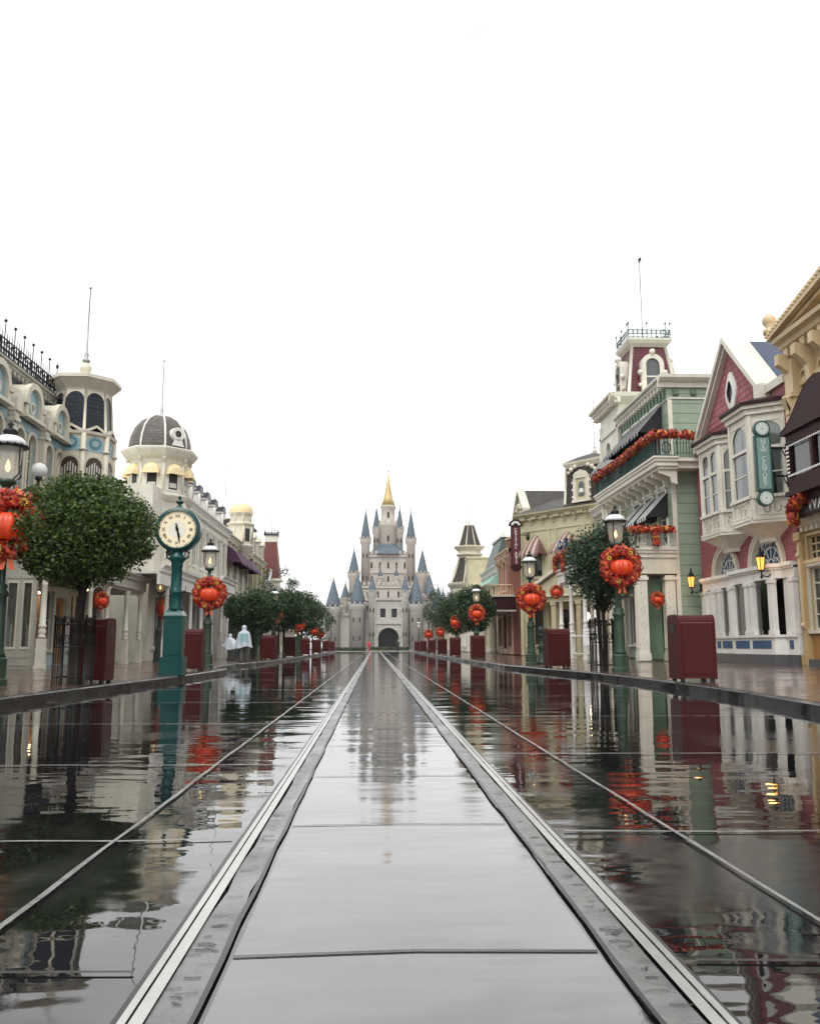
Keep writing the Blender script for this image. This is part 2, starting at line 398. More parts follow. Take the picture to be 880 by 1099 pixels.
def window(B, xa, xb, za, zb, y=0, arch=0, trim='white_trim', nx=1, nz=2, cas=.1, curt=None, depth=.12, sill=True, head=False, name='window', gl='glass', keystone=False):
    m = mb(trim); w = xb-xa; cx = (xa+xb)/2
    zs = zb
    if arch:
        rz = w/2*arch; zs = zb-rz; K = 12
        pts = [(cx-w/2*cos(pi*k/K), zs+rz*sin(pi*k/K)) for k in range(K+1)]
        for yy in (y+.006,):
            m.strip([(p[0], yy, p[1]) for p in pts], [(p[0], yy, zb) for p in pts])
        m.strip([(p[0], y+.006, p[1]) for p in pts], [(p[0], y+depth, p[1]) for p in pts])
        m.ring(cx, y-.06, y+.01, zs, w/2, w/2+cas, 0, pi, K, arch)
        if keystone: m.box(cx-.08, cx+.08, y-.12, y+.01, zb-.03, zb+cas+.1)
    else:
        m.box(xa-cas, xb+cas, y-.06, y+.012, zb, zb+cas)
        if head:
            m.box(xa-cas-.06, xb+cas+.06, y-.14, y+.012, zb+cas, zb+cas+.07)
            m.box(xa-cas-.02, xb+cas+.02, y-.10, y+.012, zb+cas-.05, zb+cas-.002)
    m.box(xa-cas, xa, y-.06, y+.012, za, zs); m.box(xb, xb+cas, y-.06, y+.012, za, zs)
    if sill: m.box(xa-cas-.04, xb+cas+.04, y-.13, y+.012, za-.1, za)
    t = .045
    yb0, yb1 = y+depth-.05, y+depth-.004
    m.box(xa, xa+t, yb0, yb1, za, zb); m.box(xb-t, xb, yb0, yb1, za, zb)
    m.box(xa+t, xb-t, yb0, yb1, za, za+t*1.5); m.box(xa+t, xb-t, yb0, yb1, zb-t, zb)
    for k in range(1, nx):
        x = xa+w*k/nx; m.box(x-.018, x+.018, yb0+.008, yb1-.004, za+t*1.5, zb-t)
    for k in range(1, nz):
        z = za+(zb-za)*k/nz; m.box(xa+t, xb-t, yb0+.004, yb1-.008, z-.022, z+.022)
    o = B.add(m, name)
    g = mb(gl); g.quad((xa,y+depth,za),(xb,y+depth,za),(xb,y+depth,zb),(xa,y+depth,zb)); B.add(g, 'pane', o)
    if curt:
        c = mb('curtain' if curt != 'tan' else 'curtain_tan'); K = 14; yy = y+depth+.09; H = zb-za
        if curt == 'lace':
            A = [(xa+w*k/K, yy+.02*sin(k*2.1), zb) for k in range(K+1)]
            Bt = [(xa+w*k/K, yy+.03*sin(k*2.1), za+H*(.45-.25*sin(pi*k/K))) for k in range(K+1)]; c.strip(A, Bt)
        else:
            for sgn in (0, 1):
                A = []; Bt = []
                for k in range(K+1):
                    u = k/K; x = xa+w*.42*u if not sgn else xb-w*.42*u
                    x2 = xa+w*.2*u if not sgn else xb-w*.2*u
                    A.append((x, yy+.025*sin(k*2.3), zb)); Bt.append((x2, yy+.025*sin(k*2.3), za))
                c.strip(A, Bt)
        B.add(c, 'curtain', o)
    return o
def cornice(m, x0, x1, z, h, out, y=0, n=0, dz=None, dent=True, ends=0):
    """stepped moulding whose top is at z"""
    prof = [(0, -h), (-out*.25, -h), (-out*.3, -h*.62), (-out*.62, -h*.5), (-out*.7, -h*.28), (-out, -h*.2), (-out*1.04, 0), (.03, 0)]
    m.ext([(y+a, z+b) for a, b in prof], 'x', x0-ends, x1+ends)
    if dent:
        k = max(2, int((x1-x0)/(n or .3)))
        for q in range(k):
            x = x0+(x1-x0)*(q+.5)/k; wd = (x1-x0)/k*.25
            m.box(x-wd, x+wd, y-out*.55, y-.002, z-h*.98, z-h*.55)
def brackets(m, x0, x1, z, h, out, k, y=0, w=.07):
    for q in range(k):
        x = x0+(x1-x0)*q/max(1, k-1)
        m.ext([(y, z-h), (y-out*.3, z-h*.9), (y-out*.4, z-h*.5), (y-out, z-h*.25), (y-out, z), (y, z)], 'x', x-w, x+w)
def pilaster(m, x, w, z0, z1, out=.08, y=0):
    m.box(x-w/2, x+w/2, y-out, y+.01, z0, z1)
    m.box(x-w/2-.04, x+w/2+.04, y-out-.04, y+.01, z0, z0+.25); m.box(x-w/2-.04, x+w/2+.04, y-out-.05, y+.01, z1-.16, z1)
    m.box(x-w/2-.025, x+w/2+.025, y-out-.025, y+.01, z1-.30, z1-.25)
def panel(m, x0, x1, z0, z1, y=0, t=.04, o=.035):
    m.box(x0, x1, y-o, y+.008, z0, z0+t); m.box(x0, x1, y-o, y+.008, z1-t, z1)
    m.box(x0, x0+t, y-o, y+.008, z0+t, z1-t); m.box(x1-t, x1, y-o, y+.008, z0+t, z1-t)
def awning(B, xa, xb, zt, zb, out, mats, n=8, y=0, bulge=0, name='awning', parent=None, val=.16):
    m = MB(); K = 6
    def P(x, t):
        yy = y-.02-out*t; zz = zt+(zb-zt)*t
        if bulge: zz += bulge*sin(pi*t)*.6; yy -= bulge*sin(pi*t)*.4
        return (x, yy, zz)
    for q in range(n):
        m.mat(mats[q % len(mats)])
        a, b = xa+(xb-xa)*q/n, xa+(xb-xa)*(q+1)/n
        for k in range(K): m.quad(P(a,k/K), P(b,k/K), P(b,(k+1)/K), P(a,(k+1)/K))
        mid = (a+b)/2; e = P(a,1)
        m.poly([(a,e[1],zb),(b,e[1],zb),(b,e[1],zb-val*.7),(mid,e[1],zb-val),(a,e[1],zb-val*.7)])
    m.mat(mats[0])
    for x in (xa, xb):
        m.poly([P(x,k/K) for k in range(K+1)]+[(x, y-.02, zb)])
    return B.add(m, name, parent)
def hood_awning(B, cx, w, zt, zb, out, mat, y=0, name='awning', mats=None):
    m = mb(mat); K, J = 9, 6
    def P(u, t):
        s_ = .30+.70*t**.55; return (cx+w/2*u*s_, y-.02-out*t**.85*(1-.25*u*u), zb+(zt-zb)*(1-t**1.35)*(1-.35*u*u*(1-t)))
    for k in range(K):
        if mats: m.mat(mats[k % len(mats)])
        u0, u1 = -1+2*k/K, -1+2*(k+1)/K
        for j in range(J): m.quad(P(u0,j/J), P(u1,j/J), P(u1,(j+1)/J), P(u0,(j+1)/J))
        a, b = P(u0,1), P(u1,1); c = ((a[0]+b[0])/2, (a[1]+b[1])/2, a[2]-.22)
        m.poly([a, b, (b[0], b[1], b[2]-.14), c, (a[0], a[1], a[2]-.14)])
    for u in (-1, 1): m.poly([P(u,j/J) for j in range(J+1)]+[(P(u,1)[0], y-.02, zb)])
    return B.add(m, name)
def hood_awning_round(B, cx, w, zt, zb, out, mat, y=0, name='awning', mats=None):
    """round-topped fabric hood over an arched window"""
    m = mb(mat); K, J = 10, 5
    rows = []
    for j in range(J+1):
        t = j/J
        yy = y-.02-out*sin(t*pi/2); s_ = 1
        row = []
        for k in range(K+1):
            a = pi*k/K
            row.append((cx-w/2*cos(a)*(1), yy*(1)+0, zb+(zt-zb)*sin(a)*cos(t*pi/2)**.8 if 0 < k < K else zb))
        rows.append(row)
    for j in range(J):
        for k in range(K):
            if mats: m.mat(mats[k % len(mats)])
            m.quad(rows[j][k], rows[j][k+1], rows[j+1][k+1], rows[j+1][k])
    for k in range(K):
        if mats: m.mat(mats[k % len(mats)])
        a, b = rows[J][k], rows[J][k+1]
        m.quad(a, b, (b[0], b[1], zb-.16), (a[0], a[1], zb-.16))
    for x in (cx-w/2, cx+w/2): m.quad((x,y-.02,zb),(x,y-.02-out,zb),(x,y-.02-out,zb-.16),(x,y-.02,zb-.16))
    return B.add(m, name)
POST = [(.1,0),(.1,.95),(.13,.96),(.13,1.02),(.085,1.05),(.12,1.12),(.12,1.2),(.085,1.26),(.13,1.30),(.13,1.34),(.095,1.38),(.085,2.6),(.11,2.64),(.08,2.68),(.1,2.8),(.13,2.86),(.13,2.92)]
def turned_post(B, x, y, z0, z1, mat='warm_white', name='post', s=1):
    m = mb(mat); H = z1-z0; k = H/2.92
    m.lathe([(r*s, h*k) for r, h in POST[2:]], x, y, 10, 0, z0)
    m.box(x-.125*s, x+.125*s, y-.125*s, y+.125*s, z0, z0+.94*k)
    m.box(x-.15*s, x+.15*s, y-.15*s, y+.15*s, z0, z0+.12)
    return B.add(m, name)
def balustrade(m, x0, x1, y0, y1, z, h=.8, step=.16, r=.025):
    m.tube([(x0,y0,z+h),(x1,y1,z+h)], .04, 5); m.tube([(x0,y0,z+.08),(x1,y1,z+.08)], .03, 5)
    d = sqrt((x1-x0)**2+(y1-y0)**2); n = max(1, int(d/step))
    for k in range(n+1):
        t = k/n; m.tube([(x0+(x1-x0)*t, y0+(y1-y0)*t, z+.08), (x0+(x1-x0)*t, y0+(y1-y0)*t, z+h*.5), (x0+(x1-x0)*t, y0+(y1-y0)*t, z+h)], [r*.7, r*1.5, r*.7], 5)
def cresting(m, x0, y0, x1, y1, z, h=.5, step=.3):
    d = sqrt((x1-x0)**2+(y1-y0)**2); n = max(2, int(d/step))
    P = lambda t, zz: (x0+(x1-x0)*t, y0+(y1-y0)*t, zz)
    for zz in (z+.04, z+h*.35, z+h*.7): m.tube([P(0, zz), P(1, zz)], .02, 4)
    for k in range(n+1):
        t = k/n; hh = h*(1.5 if k % 4 == 0 else 1)
        m.tube([P(t, z), P(t, z+hh*.7), P(t, z+hh)], [.02, .02, .004], 4)
        if k % 4 == 0: m.sphere(P(t, z+hh*.86), .06, 6, 4)
        if k < n:
            t2 = (k+.5)/n; c = P(t2, z+h*.52); rr = h*.16
            ux, uy = (x1-x0)/d, (y1-y0)/d
            m.tube([(c[0]+ux*rr*cos(a), c[1]+uy*rr*cos(a), c[2]+rr*sin(a)) for a in [2*pi*q/8 for q in range(9)]], .014, 3)
def flagpole(B, x, y, z0, z1, parent=None):
    m = mb('pole_grey')
    m.lathe([(.16,0),(.16,.08),(.07,.14),(.1,.3),(.05,.4),(.045,.6)], x, y, 8, 0, z0)
    m.tube([(x,y,z0+.5),(x,y,(z0+z1)/2),(x,y,z1)], [.04,.032,.018], 6); m.sphere((x,y,z1), .06, 8, 5)
    return B.add(m, 'flagpole', parent)
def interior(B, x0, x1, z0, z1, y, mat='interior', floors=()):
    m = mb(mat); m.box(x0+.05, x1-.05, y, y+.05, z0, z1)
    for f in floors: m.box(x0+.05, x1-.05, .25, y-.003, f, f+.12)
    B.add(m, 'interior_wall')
def storefront(B, ops, trim, z0, zt, y=0, base=.6, gl='glass'):
    """shop windows set in the ground-floor openings"""
    for (a, b, nx, nz, cur) in ops:
        window(B, a, b, z0+base, zt, y, 0, trim, nx, nz, .07, cur, .14, True, False, 'shop_window')
def door(B, xa, xb, z0, z1, mat, y=0, glass=True, parent=None):
    m = mb(mat); d = .14
    n = 2 if xb-xa > 1.3 else 1
    for k in range(n):
        a, b = xa+(xb-xa)*k/n, xa+(xb-xa)*(k+1)/n
        wall_sheet(m, a+.01, b-.01, z0, z1, [(a+.14, b-.14, z0+.9, z1-.15)] if glass else [], y+d, .05)
        panel(m, a+.14, b-.14, z0+.15, z0+.75, y+d, .03, .02)
    o = B.add(m, 'door', parent)
    if glass:
        g = mb('glass')
        for k in range(n):
            a, b = xa+(xb-xa)*k/n, xa+(xb-xa)*(k+1)/n
            g.quad((a+.14,y+d+.025,z0+.9),(b-.14,y+d+.025,z0+.9),(b-.14,y+d+.025,z1-.15),(a+.14,y+d+.025,z1-.15))
        B.add(g, 'pane', o)
    h = mb('steel'); h.tube([((xa+xb)/2+.07, y+d-.05, z0+1.0), ((xa+xb)/2+.07, y+d-.05, z0+1.2)], .015, 5); B.add(h, 'handle', o)
    return o
def ngon_pts(cx, cy, r, n, ph): return [(cx+r*cos(ph+2*pi*k/n), cy+r*sin(ph+2*pi*k/n)) for k in range(n)]
def ngon_ring(m, cx, cy, n, ph, prof):
    """faceted stack: prof = [(r,z)...]"""
    m.lathe(prof, cx, cy, n, ph, 0, False, True)

# ================================================================== SETTING
KL = [(-6.0,-14),(-5.75,6),(-5.49,13.1),(-5.38,15.5),(-5.20,18.7),(-4.97,22.7),(-4.82,27.7),(-4.84,28.9),(-5.1,29.8),(-5.75,31),(-5.85,37),(-5.5,41),(-5.32,43.5),(-5.23,53),(-5.05,95),(-5.0,120),(-6.5,127),(-14,134),(-45,140)]
KR = [(6.0,-14),(5.78,7),(5.84,11.2),(6.18,14.4),(6.33,17.3),(6.37,21.2),(6.21,25.3),(5.7,29),(5.18,34.5),(5.09,48),(5.02,81),(5.0,120),(6.5,127),(14,134),(45,140)]
def gz(X, Y=0):
    if X < 0: return .14+.02*min(1, max(0, (-X-5.3)/6))
    return .14+.17*min(1, max(0, (X-6.3)/6.5))
def struct(m, name): return tag(m.build(name), kind='structure')
def ribbon(m, pts, w, z, wob=0, rnd=random):
    P = []
    for k in range(len(pts)-1):
        (ax, ay), (bx, by) = pts[k], pts[k+1]
        d = sqrt((bx-ax)**2+(by-ay)**2); n = max(1, int(d/.35)) if wob else 1
        for q in range(n): P.append((ax+(bx-ax)*q/n, ay+(by-ay)*q/n))
    P.append(pts[-1]); A = []; Bt = []
    for k, (x, y) in enumerate(P):
        a, b = P[max(0, k-1)], P[min(len(P)-1, k+1)]
        dx, dy = b[0]-a[0], b[1]-a[1]; l = sqrt(dx*dx+dy*dy) or 1; nx, ny = -dy/l, dx/l
        o = rnd.uniform(-wob, wob); ww = w/2*(1+rnd.uniform(-.2, .2)*(1 if wob else 0))
        A.append((x+nx*(ww+o), y+ny*(ww+o), z)); Bt.append((x-nx*(ww-o), y-ny*(ww-o), z))
    m.strip(A, Bt)
g = mb('plaza'); g.quad((-1500,-300,-.06),(1500,-300,-.06),(1500,2500,-.06),(-1500,2500,-.06)); struct(g, 'ground')
r = mb('asphalt'); r.quad((-7.4,-14,0),(7.6,-14,0),(7.6,124,0),(-7.4,124,0)); struct(r, 'road')
r = mb('slab'); r.quad((-.405,-14,.004),(.665,-14,.004),(.665,124,.004),(-.405,124,.004))
struct(r, 'track_slab')
r = mb('plaza'); r.quad((-60,124,-.004),(60,124,-.004),(60,300,-.004),(-60,300,-.004)); struct(r, 'hub_plaza')
# rails, their concrete strips and the dark seals, in 2 m lengths that wander by millimetres
t = MB(); rr = random.Random(3)
for sx, x0 in ((1, -.60), (-1, .86)):
    X = lambda o: x0+sx*o
    for (o, w, z, mt, wob) in ((.005, .020, .016, 'steel', 0), (.040, .034, .016, 'steel', 0), (-.016, .018, .0085, 'seal', .004), (.0185, .012, .010, 'seal', 0),
                               (.112, .10, .009, 'strip', .003), (.166, .016, .0115, 'seal', .005)):
        t.mat(mt); ribbon(t, [(X(o), -3), (X(o), 30), (X(o), 124)] if not wob else [(X(o), -3), (X(o), 28)], w, z, wob, rr)
        if wob: ribbon(t, [(X(o), 28), (X(o), 124)], w, z)
t.mat('seal')
for k in range(260):
    y = 1.6+22*rr.random()**1.8; a = rr.uniform(.075, .12); l = rr.uniform(.02, .075); X0 = -.60+a if k % 2 else .86-a
    ribbon(t, [(X0-l/2, y), (X0, y+rr.uniform(-.012, .012)), (X0+l/2, y+rr.uniform(-.02, .02))], rr.uniform(.003, .009), .0125)
struct(t, 'tram_track')
j = mb('joint'); rr = random.Random(5)
for x in (-1.19, 1.46):
    ribbon(j, [(x, -3), (x, 30)], .022, .012, .005, rr); ribbon(j, [(x, 30), (x, 124)], .04, .012)
for y in (6.75, 4.2, 10.2, 14.0, 18.0, 23, 29, 37, 47, 60, 80, 100): ribbon(j, [(-.66, y+rr.uniform(-.05,.05)), (-1.17, y), ( -5.2, y+.12)], .022+.0012*y, .008, .006, rr)
for y in (7.35, 4.3, 11.2, 15.6, 20.5, 27, 35, 45, 58, 76, 98): ribbon(j, [(.93, y+rr.uniform(-.05,.05)), (1.44, y), (5.3, y-.10)], .022+.0012*y, .008, .006, rr)
struct(j, 'road_joint')
j = mb('joint_dark')
for y in (2.66, 4.49, 6.12, 7.93, 9.8, 11.7, 13.6, 15.6, 18, 21, 25, 30): ribbon(j, [(-.405, y+.02), (.13, y+.05), (.665, y+.02)], .018, .0075, .004, rr)
for y in (2.57,): ribbon(j, [(-.66, y), (-1.17, y+.02), (-2.2, y+.03)], .02, .0075, .004, rr); ribbon(j, [(.93, y+.03), (1.44, y), (3, y)], .02, .0075, .004, rr)
struct(j, 'slab_joint')
def side_paving(K, sg, name):
    k = mb('kerb'); n = len(K)
    def off(i, d):
        a, b = K[max(0, i-1)], K[min(n-1, i+1)]
        dx, dy = b[0]-a[0], b[1]-a[1]; l = sqrt(dx*dx+dy*dy)
        return (K[i][0]+sg*dy/l*d, K[i][1]-sg*dx/l*d)
    prof = [(0, -.05), (0, .115), (.02, .137), (.045, .144), (.17, .144), (.17, .1)]
    rows = [[(*off(i, d), z) for i in range(n)] for d, z in prof]
    for a, b in zip(rows, rows[1:]): k.strip(a, b)
    struct(k, 'kerb')
    s = mb('sidewalk')
    A = [(*off(i, .168), .141) for i in range(n)]
    mid = [(sg*13, max(-14, K[i][1]) if K[i][1] < 134 else 200, .141+(.02 if sg < 0 else .17)) for i in range(n)]
    mid = [(sg*13 if abs(A[i][0]) < 13 else A[i][0], A[i][1] if abs(A[i][0]) < 13 else 240, .16 if sg < 0 else .31) for i in range(n)]
    s.strip(A, mid)
    Mx = [(sg*60, p[1], p[2]) for p in mid]; s.strip(mid, Mx)
    struct(s, 'sidewalk')
side_paving(KL, -1, 'left'); side_paving(KR, 1, 'right')

# ================================================================== FOLIAGE KIT
def leaf_cloud(m, c, R, n, size, rnd, clumps=60, spread=.24, shell=.55, flat=0):
    """many leaf-sized faces gathered in clumps through an ellipsoid volume"""
    cl = []
    while len(cl) < clumps:
        v = Vector((rnd.uniform(-1,1), rnd.uniform(-1,1), rnd.uniform(-1,1)))
        if shell < v.length < 1: cl.append(v)
    for k in range(n):
        q = rnd.choice(cl); v = q+Vector((rnd.gauss(0,spread), rnd.gauss(0,spread), rnd.gauss(0,spread*.8)))
        if v.length > 1.12: v *= 1.08/v.length*rnd.uniform(.85, 1)
        p = Vector((c[0]+v.x*R[0], c[1]+v.y*R[1], c[2]+v.z*R[2]))
        s = size*rnd.uniform(.6, 1.35)
        d = Vector((rnd.gauss(0,1), rnd.gauss(0,1), rnd.gauss(0,.7))).normalized()
        u = d.cross(Vector((rnd.gauss(0,1), rnd.gauss(0,1), rnd.gauss(0,1)))).normalized()
        m.quad(tuple(p-d*s), tuple(p+u*s*.42), tuple(p+d*s), tuple(p-u*s*.42))
def star_leaf(m, p, nrm, s, rnd):
    u = nrm.cross(Vector((rnd.gauss(0,1), rnd.gauss(0,1), rnd.gauss(0,1)))).normalized(); w = nrm.cross(u)
    pts = []
    a0 = rnd.uniform(0, 6.28)
    for k in range(10):
        r = s*(1 if k % 2 == 0 else .48)*(rnd.uniform(.8, 1.15)); a = a0+2*pi*k/10
        pts.append(tuple(p+u*r*cos(a)+w*r*sin(a)+nrm*(.15*s if k % 2 else -.1*s)))
    m.poly(pts)
def autumn(m, pts, R, n, size, rnd, mats=('leaf_red','leaf_orange','leaf_rust','leaf_yellow','leaf_red','leaf_wine'), jit=None):
    """maple leaves bunched along a path"""
    pts = [Vector(p) for p in pts]; seg = len(pts)-1
    for k in range(n):
        t = rnd.uniform(0, seg); i = min(int(t), seg-1); f = t-i
        c = pts[i].lerp(pts[i+1], f); d = (pts[i+1]-pts[i]).normalized()
        o = Vector((rnd.gauss(0,1), rnd.gauss(0,1), rnd.gauss(0,1))); o -= d*o.dot(d); o.normalize()
        m.mat(rnd.choice(mats)); star_leaf(m, c+o*R*rnd.uniform(.55, 1.15), (o+Vector((rnd.gauss(0,.4), rnd.gauss(0,.4), rnd.gauss(0,.4)))).normalized(), size*rnd.uniform(.7, 1.3), rnd)
def daisy(m, p, s, rnd):
    m.mat('flower_yellow')
    for k in range(9):
        a = 2*pi*k/9; m.quad(p, (p[0]+s*.5*cos(a-.25), p[1]-.01, p[2]+s*.5*sin(a-.25)), (p[0]+s*cos(a), p[1]-.02, p[2]+s*sin(a)), (p[0]+s*.5*cos(a+.25), p[1]-.01, p[2]+s*.5*sin(a+.25)))
    m.mat('letter_dark'); m.sphere((p[0], p[1]-.02, p[2]), s*.28, 8, 4)

# ---------------- wreath (faces -y, hangs round a post behind it)
def make_wreath(seed, n=900):
    rnd = random.Random(seed)
    root = empty('wreath', 'wreath', 'wreath')
    m = MB(); circ = [(.43*cos(2*pi*k/20), -.02, .43*sin(2*pi*k/20)) for k in range(21)]
    autumn(m, circ, .17, n, .062, rnd, ('leaf_red','leaf_orange','leaf_rust','leaf_orange','leaf_red','leaf_red'))
    autumn(m, [(c[0]*1.12, c[1], c[2]*1.12) for c in circ], .14, n//2, .062, rnd, ('leaf_orange','leaf_yellow','leaf_red','leaf_rust','leaf_red'))
    m.mat('leaf_wine'); m.tube([(c[0]*1.0, 0, c[2]*1.0) for c in circ], .11, 6)
    m.build('leaves', root)
    for a in (1.0, 2.6, 4.4): f = MB(); daisy(f, (.44*cos(a), -.20, .44*sin(a)), .085, rnd); f.build('flower', root)
    p = mb('pumpkin'); p.smooth = True; i = len(p.v); seg, rg = 40, 12
    for q in range(rg+1):
        th_ = pi*q/rg
        for k in range(seg):
            a = 2*pi*k/seg; rad = .31*(.74+.26*abs(cos(a*5))**.7)*sin(th_)**.85 if 0 < q < rg else .02
            p.v.append((rad*cos(a)*1.05, rad*sin(a)*.8-.16, -.225*cos(th_)+(.0 if q < rg else -.02)-.04))
    for q in range(rg):
        for k in range(seg):
            jn = (k+1) % seg; p.face((i+q*seg+k, i+q*seg+jn, i+(q+1)*seg+jn, i+(q+1)*seg+k))
    po = p.build('pumpkin', root)
    st = mb('stem_brown'); st.tube([(0,-.16,.13),(.01,-.165,.2),(.04,-.17,.25)], [.035,.028,.022], 6); st.build('stem', po)
    b = mb('leaf_orange')
    for sx in (-1, 1):
        b.quad((0,-.05,-.5),(sx*.06,-.06,-.52),(sx*.13,-.08,-.78),(sx*.04,-.09,-.76))
    b.build('ribbon', root)
    return root

# ---------------- street lamp 4.7 m
def make_lamp():
    root = empty('street_lamp', 'lamp', 'street lamp')
    m = mb('lamp_green')
    m.lathe([(.26,0),(.26,.10),(.23,.13),(.235,.46),(.20,.50)], 0, 0, 8, pi/8, 0, False)
    m.lathe([(.20,.5),(.165,.58),(.155,.75),(.15,1.35),(.145,1.55),(.18,1.60),(.18,1.66),(.14,1.70),(.16,1.76),(.12,1.82)], 0, 0, 14)
    m.build('base', root)
    m = mb('lamp_green'); m.smooth = False; seg = 20; i0 = len(m.v); prof = [(.10,1.82),(.092,2.4),(.08,3.3)]
    for r_, h_ in prof:
        for k in range(seg):
            a = 2*pi*k/seg; q = r_*(1 if k % 2 else .86); m.v.append((q*cos(a), q*sin(a), h_))
    for q in range(2):
        for k in range(seg): m.face((i0+q*seg+k, i0+q*seg+(k+1) % seg, i0+(q+1)*seg+(k+1) % seg, i0+(q+1)*seg+k))
    m.lathe([(.08,3.3),(.12,3.33),(.12,3.38),(.07,3.42),(.06,3.55),(.10,3.6),(.17,3.64),(.18,3.70)], 0, 0, 14)
    m.build('column', root)
    m = mb('iron')
    for k in range(4):
        a = pi/4+k*pi/2; c_, s_ = cos(a), sin(a)
        m.tube([(.12*c_,.12*s_,3.68),(.30*c_,.30*s_,3.80),(.29*c_,.29*s_,4.0),(.285*c_,.285*s_,4.32)], .014, 5)
    m.lathe([(.31,4.30),(.33,4.31),(.33,4.345),(.30,4.35)], 0, 0, 16)
    for k in range(16):
        a = 2*pi*k/16; m.sphere((.325*cos(a), .325*sin(a), 4.335), .03, 5, 3)
    m.build('lantern_frame', root)
    m = mb('lantern_glass'); m.lathe([(.13,3.70),(.19,3.80),(.24,4.31)], 0, 0, 14, 0, 0, True, False); m.build('lantern_glass', root)
    m = mb('flame'); m.lathe([(.012,3.86),(.04,3.90),(.045,3.95),(.024,4.03),(.004,4.09)], 0, 0, 8); m.build('flame', root)
    m = mb('lamp_cap'); m.lathe([(.30,4.35),(.285,4.42),(.23,4.49),(.15,4.53),(.11,4.54)], 0, 0, 16)
    m.mat('iron'); m.lathe([(.12,4.535),(.12,4.60),(.14,4.61),(.10,4.66),(.05,4.68),(.035,4.72),(.06,4.75),(.03,4.79),(.004,4.84)], 0, 0, 10)
    m.build('cap', root)
    return root
# ---------------- litter bin
def make_bin():
    root = empty('litter_bin', 'bin', 'litter bin')
    m = mb('bin_red')
    r_ = .13; PR = [(-.30, .07)]+[(-.30+r_+r_*cos(pi-pi/2*k/5), 1.33-r_+r_*sin(pi-pi/2*k/5)) for k in range(6)]+[(.30-r_+r_*cos(pi/2-pi/2*k/5), 1.33-r_+r_*sin(pi/2-pi/2*k/5)) for k in range(6)]+[(.30, .07)]
    m.ext(PR, 'x', -.34, .34)
    cy_, cz_ = 0, .7; PB = [((a-cy_)*1.045+cy_, (b-cz_)*1.02+cz_) for a, b in PR]
    m.ext(PB, 'x', -.385, -.339); m.ext(PB, 'x', .339, .385)
    def prof(w, z0, z1, r):
        P = [(-w, z0)]
        for k in range(5): a = pi-pi/2*k/4; P.append((-w+r+r*cos(a), z1-r+r*sin(a)))
        for k in range(5): a = pi/2-pi/2*k/4; P.append((w-r+r*cos(a), z1-r+r*sin(a)))
        return P+[(w, z0)]
    m.build('body', root)
    d = mb('bin_red')
    d.box(-.30, .30, -.312, -.301, .15, 1.12); d.box(-.27, .27, -.318, -.311, .18, 1.09)
    d.build('side_panel', root)
    l = mb('bin_red')
    P = [(-.335, 1.19), (-.345, 1.21), (-.335, 1.27), (-.29, 1.325), (-.22, 1.345), (.22, 1.345), (.29, 1.325), (.335, 1.27), (.345, 1.21), (.335, 1.19)]
    l.mat('bin_rim'); l.box(-.335, .335, -.312, -.29, 1.165, 1.185)
    lid = l.build('lid', root)
    for s_ in (-1, 1): f = mb('black'); f.box(s_*.386, s_*.392, -.16, .16, .98, 1.14); f.build('flap', root)
    k = mb('iron')
    for x in (-.3, .3):
        for y in (-.24, .24): k.box(x-.04, x+.04, y-.04, y+.04, 0, .07)
    k.build('foot', root)
    return root
# ---------------- iron tree guard
def make_guard():
    root = empty('tree_guard', 'guard', 'tree guard')
    m = mb('iron'); w = .34
    for k in range(4):
        a = k*pi/2; c_, s_ = cos(a), sin(a)
        T = lambda x, y, z: (x*c_-y*s_, x*s_+y*c_, z)
        for q in range(5):
            x = -w+2*w*q/4; m.tube([T(x,-w,0), T(x,-w,1.5)], .014 if q % 4 else .024, 5)
            if q % 4 == 0: m.sphere(T(x,-w,1.53), .04, 6, 4)
        for z in (.18, .85, 1.36): m.tube([T(-w,-w,z), T(w,-w,z)], .016, 5)
        for q in range(4):
            x = -w+2*w*(q+.5)/4; m.tube([T(x+.06*cos(b), -w, 1.46+.06*sin(b)) for b in [2*pi*i/8 for i in range(9)]], .009, 4)
            m.tube([T(x+.05*cos(b), -w, 1.02+.1*sin(b)) for b in [2*pi*i/8 for i in range(9)]], .008, 4)
    m.build('railing', root); return root
# ---------------- trees
def make_tree(label, crown, R, n, size, trunk_h, tr=.09, lean=(0,0), seed=1, mat='leaf_green', clumps=70, multi=1, group=None, spread=.22, shell=.5):
    rnd = random.Random(seed); root = empty('street_tree', label, 'tree', group=group)
    t = mb('bark'); cz = crown[2]
    for q in range(multi):
        ox, oy = (rnd.uniform(-.12, .12), rnd.uniform(-.12, .12)) if multi > 1 else (0, 0)
        t.tube([(lean[0]+ox, lean[1]+oy, 0), (lean[0]*.7+ox*1.2, lean[1]*.7+oy, trunk_h*.4), (ox*1.6, oy*1.5, trunk_h), (crown[0]*.6+ox*2, crown[1]*.6+oy*2, cz)], [tr*1.35, tr, tr*.85, tr*.3], 8)
    for k in range(9):
        a = rnd.uniform(0, 6.28); z0 = trunk_h*rnd.uniform(.85, 1.12); e = .75
        p1 = (crown[0]+R[0]*e*cos(a), crown[1]+R[1]*e*sin(a), cz+R[2]*rnd.uniform(-.4, .5))
        mid = (p1[0]*.5, p1[1]*.5, (z0+p1[2])/2+rnd.uniform(-.1, .1))
        t.tube([(0, 0, z0), mid, p1], [tr*.45, tr*.28, tr*.1], 5)
        for q in range(2):
            p2 = (p1[0]+rnd.uniform(-.3, .3), p1[1]+rnd.uniform(-.3, .3), p1[2]+rnd.uniform(-.1, .4)); t.tube([mid, p2], [tr*.2, tr*.06], 4)
    t.build('trunk', root)
    c = mb(mat); leaf_cloud(c, crown, R, n, size, rnd, clumps, spread, shell); c.build('crown', root)
    return root

